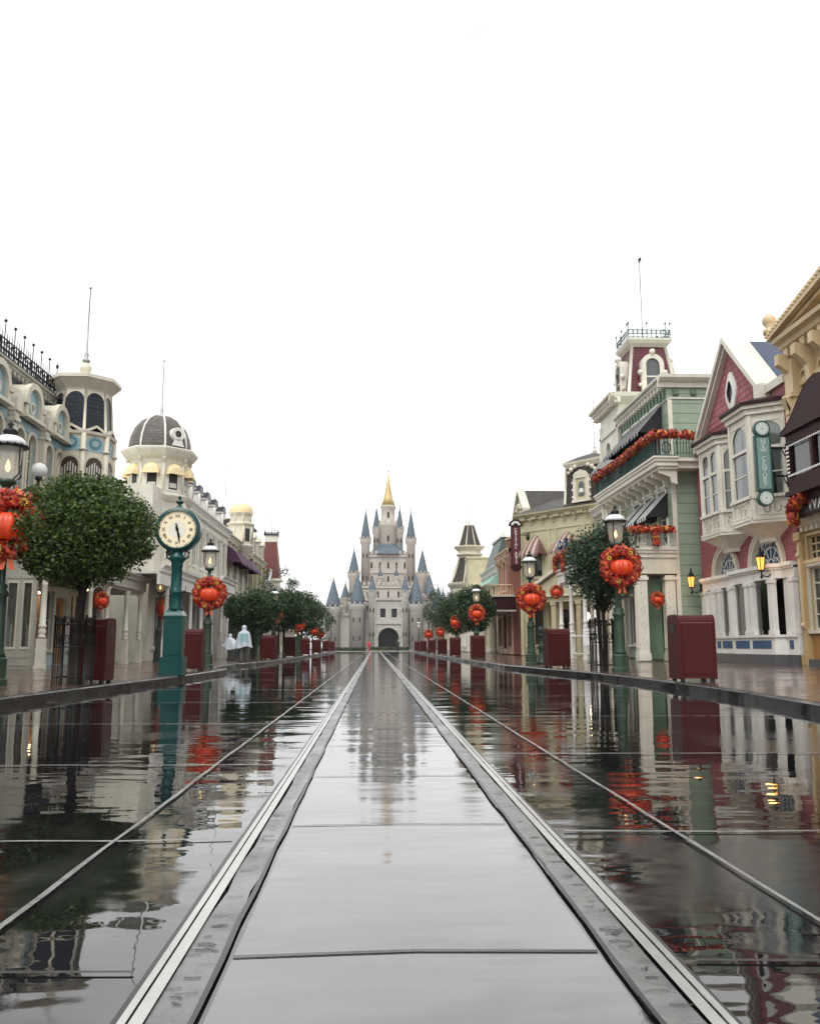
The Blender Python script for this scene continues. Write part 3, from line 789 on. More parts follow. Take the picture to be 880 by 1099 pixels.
# ================================================================== STREET FURNITURE
lamp = make_lamp()
LG = 'lamps along the street'
lamps = [ # x, y, scale, label
 (-7.30, 17.0, 1.08, 'nearest left street lamp, its white-capped lantern cut by the left edge of the photo'),
 (-5.78, 30.2, .93, 'green street lamp with lit lantern just right of the green post clock'),
 (-9.95, 40.3, .86, 'street lamp set back by the white porch posts, seen left of the green post clock'),
 (-6.02, 52, .88, 'street lamp rising out of the left trees, first one beyond the two people in ponchos'),
 (-5.52, 63, .86, 'street lamp in front of the left trees, second one beyond the two people in ponchos'),
 (-5.75, 92, .86, 'small street lamp at the far end of the left row of trees'),
 (7.02, 24.6, 1.0, 'tallest street lamp on the right, dark green, in front of the balcony tree'),
 (6.10, 33.6, .93, 'street lamp below the tall vertical maroon sign, beside the short ornate bollard'),
 (6.15, 52, .92, 'street lamp over the right kerb in front of the pointed octagonal turret'),
 (6.35, 66, .84, 'street lamp behind the turned wreath on the right, just beyond the turret tree'),
 (5.75, 92, .84, 'small street lamp near the far end of the right kerb'),
 (-6.2, 124, .9, 'farthest street lamp on the left, standing before the castle wall'),
 (6.3, 124, .9, 'farthest street lamp on the right, standing before the castle wall'),
]
for i, (x, y, s, lb) in enumerate(lamps): place(lamp, i, (x, y, gz(x)), .3, lb, s, LG)
wre = [make_wreath(11), ]
wr = [ # x,y,z,scale,rz,label
 (-7.0, 16.62, 3.20, 1.14, .15, 'biggest autumn wreath with orange pumpkin, cut by the left edge of the photo'),
 (-5.70, 29.95, 2.68, .97, .1, 'orange wreath with glowing pumpkin on the lamp right of the green clock'),
 (-9.70, 40.1, 2.6, .80, 1.15, 'wreath seen turned sideways beside the white porch posts left of the clock'),
 (-6.05, 51.7, 2.66, .95, 0, 'round orange wreath in front of the left trees, nearer of the pair beyond the ponchos'),
 (-5.50, 62.7, 2.4, .85, 0, 'round orange wreath in front of the left trees, farther of the pair beyond the ponchos'),
 (-5.72, 91.7, 2.15, .80, 0, 'tiny wreath at the far end of the left tree row'),
 (7.02, 24.22, 3.14, 1.0, 0, 'large red and orange wreath with lit pumpkin on the tallest right lamp'),
 (6.08, 33.3, 2.72, .97, 0, 'wreath with lit pumpkin below the vertical maroon sign'),
 (6.13, 51.7, 2.82, .9, 0, 'round wreath on the lamp in front of the turret on the right'),
 (6.2, 65.8, 2.68, .9, -.9, 'wreath turned sideways toward the street, just left of the turret lamp on the right'),
 (5.72, 91.7, 2.1, .85, 0, 'tiny wreath near the far end of the right kerb'),
]
for i, (x, y, z, s, rz, lb) in enumerate(wr): place(wre[0], i, (x, y, z), rz, lb, s, 'autumn wreaths hung on the lamps')
# plain small hanging wreaths by the shops
def small_wreath(x, y, z, s, rz, label):
    w = copy_tree(wre[0]); w.location = (x, y, z); w.rotation_euler = (0, 0, rz); w.scale = (s,)*3; w['label'] = label; w['group'] = 'autumn wreaths hung by the shops'
small_wreath(-10.1, 32.2, 2.55, .55, .9, 'small red wreath on a porch post above the near left litter bin')
small_wreath(-5.4, 78, 2.2, .7, -.4, 'little wreath between the far left litter bins and the trees')
small_wreath(11.2, 33.72, 2.72, .5, 0, 'small red wreath on the pale pier beside the green double door')
small_wreath(9.72, 45.6, 3.75, .6, -.3, 'small red wreath hung at the far corner of the white-posted veranda')
small_wreath(5.9, 78, 2.1, .75, .3, 'little wreath above the far right litter bins, beyond the turned wreath')
binp = make_bin(); BG = 'maroon litter bins along the kerbs'
bins = [(-5.80, 18.1, .0, .98, 'large maroon litter bin beside the near left tree trunk'),
 (-5.55, 26.6, .0, .95, 'maroon litter bin partly hidden behind the green clock pedestal'),
 (-5.72, 47.5, -.2, .98, 'maroon litter bin below the nearer wreath of the left tree row'),
 (-5.62, 58, 0, 1, 'maroon litter bin just left of the second left lamp beyond the ponchos'),
 (-5.5, 69, 0, 1, 'maroon litter bin just beyond the second left lamp past the ponchos'),
 (-5.55, 84, 0, 1, 'maroon litter bin below the far end of the left trees'),
 (-5.6, 100, 0, 1, 'small far maroon litter bin on the left, last but one before the plaza'),
 (-5.7, 116, 0, 1, 'tiny farthest maroon litter bin on the left kerb'),
 (6.72, 18.15, .0, 1.04, 'biggest maroon litter bin at the right, in front of the bay-window brick house'),
 (6.28, 29.7, .06, 1.0, 'maroon litter bin in front of the cream portico, left of the balcony tree'),
 (5.98, 50.2, .1, 1.0, 'maroon litter bin at the foot of the lamp before the turret'),
 (5.72, 61.5, 0, 1, 'maroon litter bin left of the turret lamp, beneath the turned wreath'),
 (5.62, 72, 0, 1, 'maroon litter bin fourth along the right kerb, left of the turned wreath'),
 (5.6, 85, 0, 1, 'small maroon litter bin fifth along the right kerb'),
 (5.62, 100, 0, 1, 'small far maroon litter bin sixth along the right kerb'),
 (5.7, 116, 0, 1, 'tiny farthest maroon litter bin on the right kerb')]
for i, (x, y, rz, s, lb) in enumerate(bins): place(binp, i, (x, y, gz(x)), rz, lb, s, BG)

# bollard (short ornate post)
def bollard(x, y, label):
    root = empty('bollard', label, 'bollard', (x, y, gz(x)))
    m = mb('lamp_green'); m.lathe([(.2,0),(.2,.12),(.16,.16),(.17,.3),(.13,.36),(.11,.6),(.15,.66),(.15,.74),(.11,.8),(.10,1.1),(.14,1.15),(.13,1.22)], 0, 0, 12); m.build('post', root)
    m = mb('lamp_green'); m.lathe([(.09,1.22),(.12,1.28),(.13,1.36),(.09,1.45),(.02,1.5)], 0, 0, 12); m.build('knob', root)
bollard(6.62, 34.2, 'short dark green ornate bollard right of the lamp under the vertical sign')

# post clock
def make_clock():
    root = empty('street_clock', 'tall teal green post clock with cream face and Roman numerals at half past five', 'clock', (-5.24, 22.9, .144), 0)
    m = mb('clock_green')
    m.box(-.29, .29, -.29, .29, 0, .42); m.box(-.31, .31, -.31, .31, .0, .07); m.box(-.30, .30, -.30, .30, .40, .46)
    m.box(-.235, .235, -.235, .235, .46, 1.48)
    m.box(-.26, .26, -.26, .26, 1.48, 1.53)
    m.lathe([(.36,1.53),(.30,1.62),(.225,1.68)], 0, 0, 4, pi/4, 0, False)
    for s_ in (-1, 1):
        for (ax) in ('f', 's'):
            pass
    m.ring(0, -.26, -.23, 1.24, .15, .205, 0, pi, 10); m.box(-.205, -.15, -.26, -.23, .52, 1.24); m.box(.15, .205, -.26, -.23, .52, 1.24); m.box(-.15, .15, -.26, -.23, .52, .58)
    m.build('pedestal', root)
    m = mb('clock_green')
    m.lathe([(.20,1.66),(.165,1.74),(.155,2.1),(.17,2.12),(.17,2.17),(.15,2.2),(.135,2.8),(.16,2.84),(.15,2.9),(.19,3.0),(.22,3.05),(.20,3.10),(.14,3.16),(.16,3.30)], 0, 0, 16)
    for s_ in (-1, 1): m.tube([(s_*.15,0,2.98),(s_*.28,0,3.08),(s_*.30,0,3.2),(s_*.20,0,3.25)], .03, 6)
    m.build('column', root)
    cz = 3.80
    d = mb('clock_dark_green'); K = 48
    for (r0, y0, r1, y1) in ((.0,.2,.52,.2),(.52,.2,.56,.14),(.56,.14,.60,.12),(.60,.12,.60,-.12),(.60,-.12,.56,-.14),(.56,-.14,.55,-.20),(.55,-.20,.50,-.215),(.50,-.215,.485,-.17)):
        d.smooth = True
        for k in range(K):
            a, b = 2*pi*k/K, 2*pi*(k+1)/K
            d.quad((r0*cos(a),y0,cz+r0*sin(a)),(r0*cos(b),y0,cz+r0*sin(b)),(r1*cos(b),y1,cz+r1*sin(b)),(r1*cos(a),y1,cz+r1*sin(a)))
    dr = d.build('drum', root)
    f = mb('clock_face'); f.disc(0, -.165, cz, .49, 48); f.mat('clock_centre'); f.disc(0, -.168, cz, .24, 40)
    f.mat('clock_dark_green'); f.ring(0, -.170, -.166, cz, .455, .46, 0, 2*pi, 48)
    fc = f.build('dial', root)
    for k, rn in enumerate(('XII','I','II','III','IIII','V','VI','VII','VIII','IX','X','XI')):
        a = pi/2-2*pi*k/12; o = text_obj(rn, .118, 'black', fc, (.355*cos(a), -.172, cz+.355*sin(a)), (pi/2, pi/2-a if True else 0, 0), ext=.004)
        o.rotation_euler = Matrix.Rotation(pi/2-a, 3, 'Y').to_euler() if False else (Matrix.Rotation(-(a-pi/2), 3, 'Y') @ Matrix.Rotation(pi/2, 3, 'X')).to_euler()
    def hand(ang, ln, w, tail):
        h = mb('black'); dx, dz = sin(ang), cos(ang)
        P = lambda l, s_: (dx*l+dz*s_, -.182, cz+dz*l-dx*s_)
        h.poly([P(-tail, w*1.2), P(-tail, -w*1.2), P(0, -w*.6), P(ln*.75, -w), P(ln, 0), P(ln*.75, w), P(0, w*.6)])
        h.disc(0, -.184, cz, w*1.3, 12); h.build('hand', fc)
    hand(2*pi*28/60, .40, .022, .16); hand(2*pi*(5+28/60)/12, .26, .034, .08)
    for k in range(60):
        if k % 5 == 0:
            a = 2*pi*k/60; h = mb('black'); P = lambda r_, o: (r_*cos(a)-o*sin(a), -.1715, cz+r_*sin(a)+o*cos(a)); h.quad(P(.455,-.008), P(.485,-.008), P(.485,.008), P(.455,.008)); h.build('minute_mark', fc)
    t = mb('clock_dark_green'); t.lathe([(.12,cz+.58),(.10,cz+.62),(.05,cz+.65),(.04,cz+.70),(.10,cz+.74),(.11,cz+.77),(.03,cz+.80),(.025,cz+.86)], 0, 0, 12); t.sphere((0,0,cz+.88), .05, 10, 6); t.build('finial', root)
make_clock()

# trees and guards
tr = make_tree('round clipped evergreen tree beside the near left litter bin', (-.06, 0, 3.02), (1.33, 1.25, 1.06), 42000, .048, 1.95, .095, (-.10, 0), 4, 'leaf_green', 190, spread=.15, shell=.3)
tr.location = (-5.75, 17.2, .144)
gd = make_guard(); GG = 'iron tree guards'
place(gd, 0, (-5.88, 17.25, .144), .05, 'black iron tree guard round the near left tree trunk', .86, GG)
tr = make_tree('loose dark leafy tree behind the tallest right lamp, in front of the green balcony house', (.05, .2, 3.2), (1.08, 1.1, 1.3), 13000, .06, 1.9, .055, (.02, 0), 9, 'leaf_blue', 46, multi=3, spread=.18, shell=.15)
tr.location = (6.85, 25.6, .15)
place(gd, 1, (6.82, 25.5, .15), .0, 'black iron tree guard left of the tallest right lamp', 1.0, GG)
TG = 'evergreen trees along the kerbs'
def ktree(x, y, h, R, n, seed, lb, mat='leaf_dark', cl=70, sp=.2):
    t_ = make_tree(lb, (0, 0, h-R[2]), R, n, .085, h-2*R[2]+.3, .09, (.05, 0), seed, mat, cl, group=TG, spread=sp, shell=.35); t_.location = (x, y, gz(x))
ktree(-6.9, 49.5, 3.95, (1.55, 1.4, 1.25), 11000, 21, 'dark evergreen tree just right of the two people in ponchos')
ktree(-5.95, 57, 4.5, (1.5, 1.4, 1.4), 10000, 22, 'evergreen tree between the two wreath lamps beyond the ponchos')
ktree(-5.9, 70, 5.1, (1.75, 1.5, 1.6), 10000, 23, 'tallest round evergreen of the left row, beyond the second wreath lamp')
ktree(-6.3, 88, 5.1, (2.0, 1.8, 1.7), 8000, 24, 'last evergreen of the left row, next to the castle')
ktree(-8.4, 76, 7.6, (1.9, 1.7, 2.4), 4200, 25, 'taller sparse tree rising behind the left row of evergreens', 'leaf_blue', 38, .13)
ktree(6.55, 56.5, 4.6, (1.3, 1.3, 1.45), 11000, 31, 'dark evergreen tree around the turret lamp on the right')
ktree(6.4, 68, 4.9, (1.55, 1.4, 1.6), 9000, 32, 'dark evergreen left of the turret, behind the turned wreath')
ktree(7.3, 92, 6.9, (2.1, 1.8, 2.5), 9000, 33, 'tall dark tree beyond the turret, next to the castle')

# A-frame notice on the right pavement
def notice():
    root = empty('notice_stand', 'small white notice on a black stand between the white posts and the tree guard', 'notice', (8.75, 34.6, gz(8.75)), .05)
    m = mb('black'); m.lathe([(.2,0),(.2,.03),(.03,.05),(.025,1.0)], 0, 0, 10); m.build('stand', root)
    m = mb('sign_white'); m.box(-.36, .36, -.02, .02, .72, 1.38); b_ = m.build('board', root)
    m = mb('letter_dark')
    for k, w in enumerate((.5, .42, .46, .3)): m.box(-w/2, w/2, -.024, -.021, 1.24-k*.12, 1.26-k*.12)
    m.build('rule', b_)
notice()

# ================================================================== LEFT BUILDINGS
def arch_pair(B, xc, w, gap, za, zb, trim, **kw):
    for s_ in (-1, 1): window(B, xc+s_*(gap/2+w/2)-w/2, xc+s_*(gap/2+w/2)+w/2, za, zb, trim=trim, arch=1, **kw)
def round_dormer(B, xc, w, z0, z1, y, depth, trim, wallm, roofm='cream'):
    """deep round-topped dormer: barrel roof, front arch with panel"""
    r = w/2; zs = z1-r; K = 12; m = mb(roofm)
    arc = [(xc-r*cos(pi*k/K), zs+r*sin(pi*k/K)) for k in range(K+1)]
    m.strip([(a, y-.12, b) for a, b in arc], [(a, y+depth, b) for a, b in arc])
    for s_ in (-1, 1): m.quad((xc+s_*r, y-.12, z0), (xc+s_*r, y+depth, z0), (xc+s_*r, y+depth, zs), (xc+s_*r, y-.12, zs))
    m.ring(xc, y-.16, y+.02, zs, r-.17, r+.04, 0, pi, K)
    m.mat(trim); m.box(xc-r-.04, xc-r+.17, y-.16, y+.02, z0, zs); m.box(xc+r-.17, xc+r+.04, y-.16, y+.02, z0, zs)
    m.box(xc-r-.12, xc+r+.12, y-.24, y+.02, z0-.12, z0)
    m.box(xc-r-.16, xc-r+.1, y-.22, y+.02, zs-.12, zs+.06); m.box(xc+r-.1, xc+r+.16, y-.22, y+.02, zs-.12, zs+.06)
    m.mat(wallm); m.poly([(a, y-.02, b) for a, b in [(xc-r+.1, z0)]+[(xc-(r-.1)*cos(pi*k/K), zs+(r-.1)*sin(pi*k/K)) for k in range(K+1)]+[(xc+r-.1, z0)]])
    m.mat(trim); m.ring(xc, y-.07, y-.02, zs-.1, .14, .22, 0, 2*pi, 16)
    return B.add(m, 'dormer')

def build_L1():
    B = Bld('corner_emporium', 'pale blue and cream building with iron cresting and an octagonal turret, nearest on the left', 'building', 'L', -12, 14, 38.6, .16)
    x = B.x
    ops = []; dor = [x(y) for y in (18.0, 20.8, 23.6, 26.4, 29.15, 31.75)]
    for d in dor:
        for s_ in (-1, 1): ops.append((d+s_*.52-.34, d+s_*.52+.34, 5.5, 8.15))
    gnd = [(x(a), x(a)+2.2, .75, 3.0) for a in (15, 18.2, 21.4, 24.6)]
    far = [(x(a), x(a)+1.65, .75, 2.9) for a in (29.0, 31.0, 34.4, 36.5)]
    w = mb('pale_mint'); shell(w, 0, B.W, .16, 8.5, 9, ops+gnd+far+[(x(33), x(34.1), .2, 2.7)]); B.add(w, 'wall')
    for d in dor:
        arch_pair(B, d, .68, .36, 5.5, 8.15, 'cream', nz=3, cas=.13, curt='lace', depth=.16)
    for a, b, c, d in gnd: window(B, a, b, c, d, 0, 0, 'grey_cream', 2, 1, .1, 'lace', name='shop_window')
    for a, b, c, d in far: window(B, a, b, c, d, 0, 0, 'cream', 2, 2, .1, 'tan', name='shop_window')
    door(B, x(33), x(34.1), .2, 2.7, 'wood_orange')
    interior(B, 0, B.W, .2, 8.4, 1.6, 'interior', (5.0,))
    m = mb('pale_blue')
    for d in dor: m.box(d-1.15, d+1.15, -.035, .01, 8.16, 8.62)
    m.box(0, B.W, -.03, .01, 4.9, 5.25)
    B.add(m, 'frieze')
    m = mb('cream')
    for q in range(len(dor)+1):
        xx = (dor[0]-1.4) if q == 0 else (dor[-1]+1.25 if q == len(dor) else (dor[q-1]+dor[q])/2)
        pilaster(m, xx, .28, 5.31, 8.5, .2); m.box(xx-.22, xx+.22, -.34, .01, 8.5, 8.95); m.box(xx-.15, xx+.15, -.26, .01, 8.95, 9.25)
        m.box(xx-.19, xx+.19, -.3, .01, 8.16, 8.3)
    m.mat('grey_cream'); cornice(m, 0, B.W-5.6, 5.3, .35, .3, dent=False)
    B.add(m, 'pilaster')
    # mansard
    m = mb('slate'); e = x(33.2)
    m.quad((0,-.05,8.5),(e,-.05,8.5),(e,.72,10.2),(0,.72,10.2)); m.quad((e,-.05,8.5),(e,9,8.5),(e-.6,8,10.2),(e,.72,10.2)); m.quad((0,.72,10.2),(e,.72,10.2),(e-.6,8,10.2),(0,8,10.2))
    rf = B.add(m, 'mansard_roof')
    m = mb('grey_cream'); cornice(m, 0, e+.1, 10.52, .34, .26, .7, .35); m.box(e-.2, e+.12, .5, 8, 10.2, 10.5); B.add(m, 'ridge_cornice')
    m = mb('iron'); cresting(m, 0, .62, e, .62, 10.5, 1.05, .2); cresting(m, 0, .62, e, .62, 10.5, .5, .13); cresting(m, e, .62, e, 6, 10.5, 1.0, .25); B.add(m, 'iron_cresting')
    for d in dor: round_dormer(B, d, 1.45, 8.62, 9.8, -.12, 1.1, 'cream', 'pale_blue')
    # projecting shop block facing up the street + veranda
    yb = -1.08; xf = x(28.2)
    m = mb('grey_cream')
    m.box(xf, xf+.16, yb, 0, .16, .78); m.box(xf, xf+.16, yb, 0, 2.98, 5.62)
    for q, (a, b) in enumerate([(-.02, -.16), (-.52, -.66), (-.98, -1.08)]): m.box(xf, xf+.16, b, a, .78, 2.98)
    m.box(xf-.03, xf, yb, -.02, 3.05, 3.15); m.box(xf-.04, xf, yb, -.02, 3.6, 3.72)
    for q, (a, b) in enumerate([(-.06, -.56), (-.60, -1.04)]):
        for z_ in (.26, .52): m.box(xf-.025, xf, b, a, z_, z_+.03)
        m.box(xf-.03, xf, a-.04, a, .24, .7); m.box(xf-.03, xf, b, b+.04, .24, .7)
    m.box(xf-.10, xf+.18, yb-.12, .0, 5.62, 5.80); m.box(xf-.16, xf+.18, yb-.18, .0, 5.80, 5.88)
    B.add(m, 'bay_wall')
    for a, b in ((-.16, -.52), (-.66, -.98)):
        m = mb('cream'); m.box(xf-.02, xf+.03, b, b+.04, .78, 2.98); m.box(xf-.02, xf+.03, a-.04, a, .78, 2.98); m.box(xf-.02, xf+.03, b+.04, a-.04, 2.9, 2.98); m.box(xf-.04, xf+.03, b+.04, a-.04, .78, .86)
        o = B.add(m, 'shop_window'); g_ = mb('glass'); g_.quad((xf+.06,a,.78),(xf+.06,b,.78),(xf+.06,b,2.98),(xf+.06,a,2.98)); B.add(g_, 'pane', o)
        c = mb('curtain_tan'); K = 8
        c.strip([(xf+.2+.02*sin(k*2), a+(b-a)*k/K, 2.95) for k in range(K+1)], [(xf+.2+.02*sin(k*2), a+(b-a)*k/K, 1.9-.35*sin(pi*k/K)) for k in range(K+1)]); B.add(c, 'curtain', o)
    # veranda
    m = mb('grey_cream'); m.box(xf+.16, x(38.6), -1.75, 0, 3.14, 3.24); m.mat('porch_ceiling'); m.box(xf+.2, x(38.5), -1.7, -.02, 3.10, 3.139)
    m.mat('grey_cream'); m.box(xf+.16, x(38.6), -1.86, -1.58, 3.24, 3.62); cornice(m, xf+.1, x(38.6), 3.86, .24, .2, -1.86, .3)
    m.mat('slate'); m.quad((xf+.1,-1.95,3.87),(x(38.6),-1.95,3.87),(x(38.6),-.02,4.6),(xf+.1,-.02,4.6)); m.poly([(xf+.1,-1.95,3.6),(xf+.1,-.02,4.6),(xf+.1,-.02,3.6)])
    B.add(m, 'veranda_roof')
    for yy, oo in ((28.0, -1.42), (31.6, -1.7), (33.6, -1.7), (36.2, -1.7), (38.3, -1.7)): turned_post(B, x(yy), oo, .16, 3.14)
    m = mb('warm_white')
    for a, b in ((31.6, 33.6), (36.2, 38.3)):
        for k in range(7): # fretwork brackets
            t = (k+.5)/7; xx = x(a)+(x(b)-x(a))*t; hh = .34-.3*sin(pi*t); m.box(xx-.02, xx+.02, -1.72, -1.68, 3.14-hh, 3.14)
        m.tube([(x(a)+(x(b)-x(a))*k/8, -1.7, 3.14-.36+.32*sin(pi*k/8)) for k in range(9)], .02, 4)
    B.add(m, 'fretwork')
    m = mb('ceiling_lamp'); m.sphere((x(33.5), -.9, 3.02), .09, 8, 5, .6); B.add(m, 'ceiling_light')
    m = mb('ceiling_lamp'); m.box(x(33.2), x(35.8), .9, 1.1, 2.9, 2.95); B.add(m, 'ceiling_light'); m = mb('ceiling_lamp'); m.box(x(29.6), x(31.5), .9, 1.1, 2.9, 2.95); B.add(m, 'ceiling_light')
    m = mb('interior_warm'); m.box(x(29), x(37.9), 1.3, 1.35, .2, 2.95); B.add(m, 'shop_display')
    # octagonal turret
    cx, cy = x(33.7), -.32
    t = mb('cream'); ngon_ring(t, cx, cy, 8, pi/8, [(1.22, 4.5), (1.22, 8.95), (1.33, 8.97), (1.36, 9.08), (1.16, 9.12)])
    for k in range(8):
        a = pi/8+k*pi/4; t.lathe([(.10, 0), (.10, 3.9)], cx+1.24*cos(a), cy+1.24*sin(a), 6, 0, 5.1)
        for (zz, r_) in ((8.3, .15), (7.2, .13), (5.9, .13)): t.lathe([(r_, 0), (r_, .1)], cx+1.24*cos(a), cy+1.24*sin(a), 6, 0, zz)
        t.tube([(cx+1.17*cos(a), cy+1.17*sin(a), 9.1), (cx+1.02*cos(a), cy+1.02*sin(a), 10.85)], [.06, .05], 5)
    ngon_ring(t, cx, cy, 8, pi/8, [(1.02, 10.78), (1.06, 10.86), (1.36, 11.16), (1.42, 11.2), (1.42, 11.34), (1.3, 11.38), (.35, 11.55)])
    tw = B.add(t, 'turret')
    s = mb('slate'); ngon_ring(s, cx, cy, 8, pi/8, [(1.14, 9.1), (1.0, 10.8)]); B.add(s, 'turret_roof', tw)
    p = MB()
    for k in range(8):
        a = k*pi/4; ap = 1.22*cos(pi/8)
        def Q(u, z, o=0): return (cx+(ap+o)*cos(a)-u*sin(a), cy+(ap+o)*sin(a)+u*cos(a), z)
        p.mat('teal_panel'); 
        pts = [Q(.26*cos(2*pi*i/14), 8.62+.22*sin(2*pi*i/14), .03) for i in range(14)]; p.poly(pts)
        p.mat('pale_blue'); p.poly([Q(-.36, 8.3, .012), Q(.36, 8.3, .012), Q(.36, 8.75, .012), Q(0, 8.95, .012), Q(-.36, 8.75, .012)])
        pts = [Q(.15*cos(2*pi*i/12), 8.62+.13*sin(2*pi*i/12), .04) for i in range(12)]; p.poly(pts)
        p.mat('letter_dark'); p.poly([Q(-.32, 6.0, .01), Q(.32, 6.0, .01)]+[Q(.32*cos(pi*i/8), 7.75+.32*sin(pi*i/8), .01) for i in range(9)])
        p.mat('curtain'); 
        for i in range(6):
            u0, u1 = -.30+.1*i, -.26+.1*i; p.poly([Q(u0, 6.3+.1*i % .3, .016), Q(u1, 6.4, .016), Q(u1+.02, 7.9-abs(u1)*.9, .016), Q(u0+.01, 7.9-abs(u0)*.9, .016)])
        p.mat('cream')
        for i in range(8):
            b0, b1 = pi*i/8, pi*(i+1)/8
            p.poly([Q(.34*cos(b0), 7.75+.34*sin(b0), .05), Q(.42*cos(b0), 7.75+.42*sin(b0), .05), Q(.42*cos(b1), 7.75+.42*sin(b1), .05), Q(.34*cos(b1), 7.75+.34*sin(b1), .05)])
        # gabled eyebrow moulding over the face and arch rim on the mansard face
        for sgn in (-1, 1):
            p.poly([Q(sgn*.48, 8.98, .10), Q(0, 9.25, .10), Q(0, 9.36, .10), Q(sgn*.48, 9.1, .10)]); p.poly([Q(sgn*.48, 9.1, .10), Q(0, 9.36, .10), Q(0, 9.36, -.1), Q(sgn*.48, 9.1, -.1)])
    B.add(p, 'turret_panel', tw)
    p = mb('cream')
    for k in range(8):
        a = k*pi/4
        def Q(u, t_, o=.03):
            ap = (1.14-(1.14-1.0)*t_)*cos(pi/8)+o; return (cx+ap*cos(a)-u*sin(a), cy+ap*sin(a)+u*cos(a), 9.1+1.7*t_)
        for i in range(10):
            b0, b1 = pi*i/10, pi*(i+1)/10; f = lambda b, r_: Q(r_*cos(b), .72+r_*sin(b)*.62)
            p.quad(f(b0, .36), Q(.43*cos(b0), .99), Q(.43*cos(b1), .99), f(b1, .36))
        for sgn in (-1, 1): p.quad(Q(sgn*.38, .02), Q(sgn*.43, .02), Q(sgn*.43, .75), Q(sgn*.36, .75))
    B.add(p, 'arch_trim', tw)
    f = mb('ochre' if False else 'cream'); f.lathe([(.42, 11.42), (.42, 11.5), (.30, 11.56), (.16, 11.72), (.20, 11.8), (.24, 11.92), (.18, 12.06), (.08, 12.18), (.10, 12.24), (.05, 12.4)], cx, cy, 14); B.add(f, 'finial', tw)
    flagpole(B, cx, cy, 12.2, 15.35, tw)
build_L1()

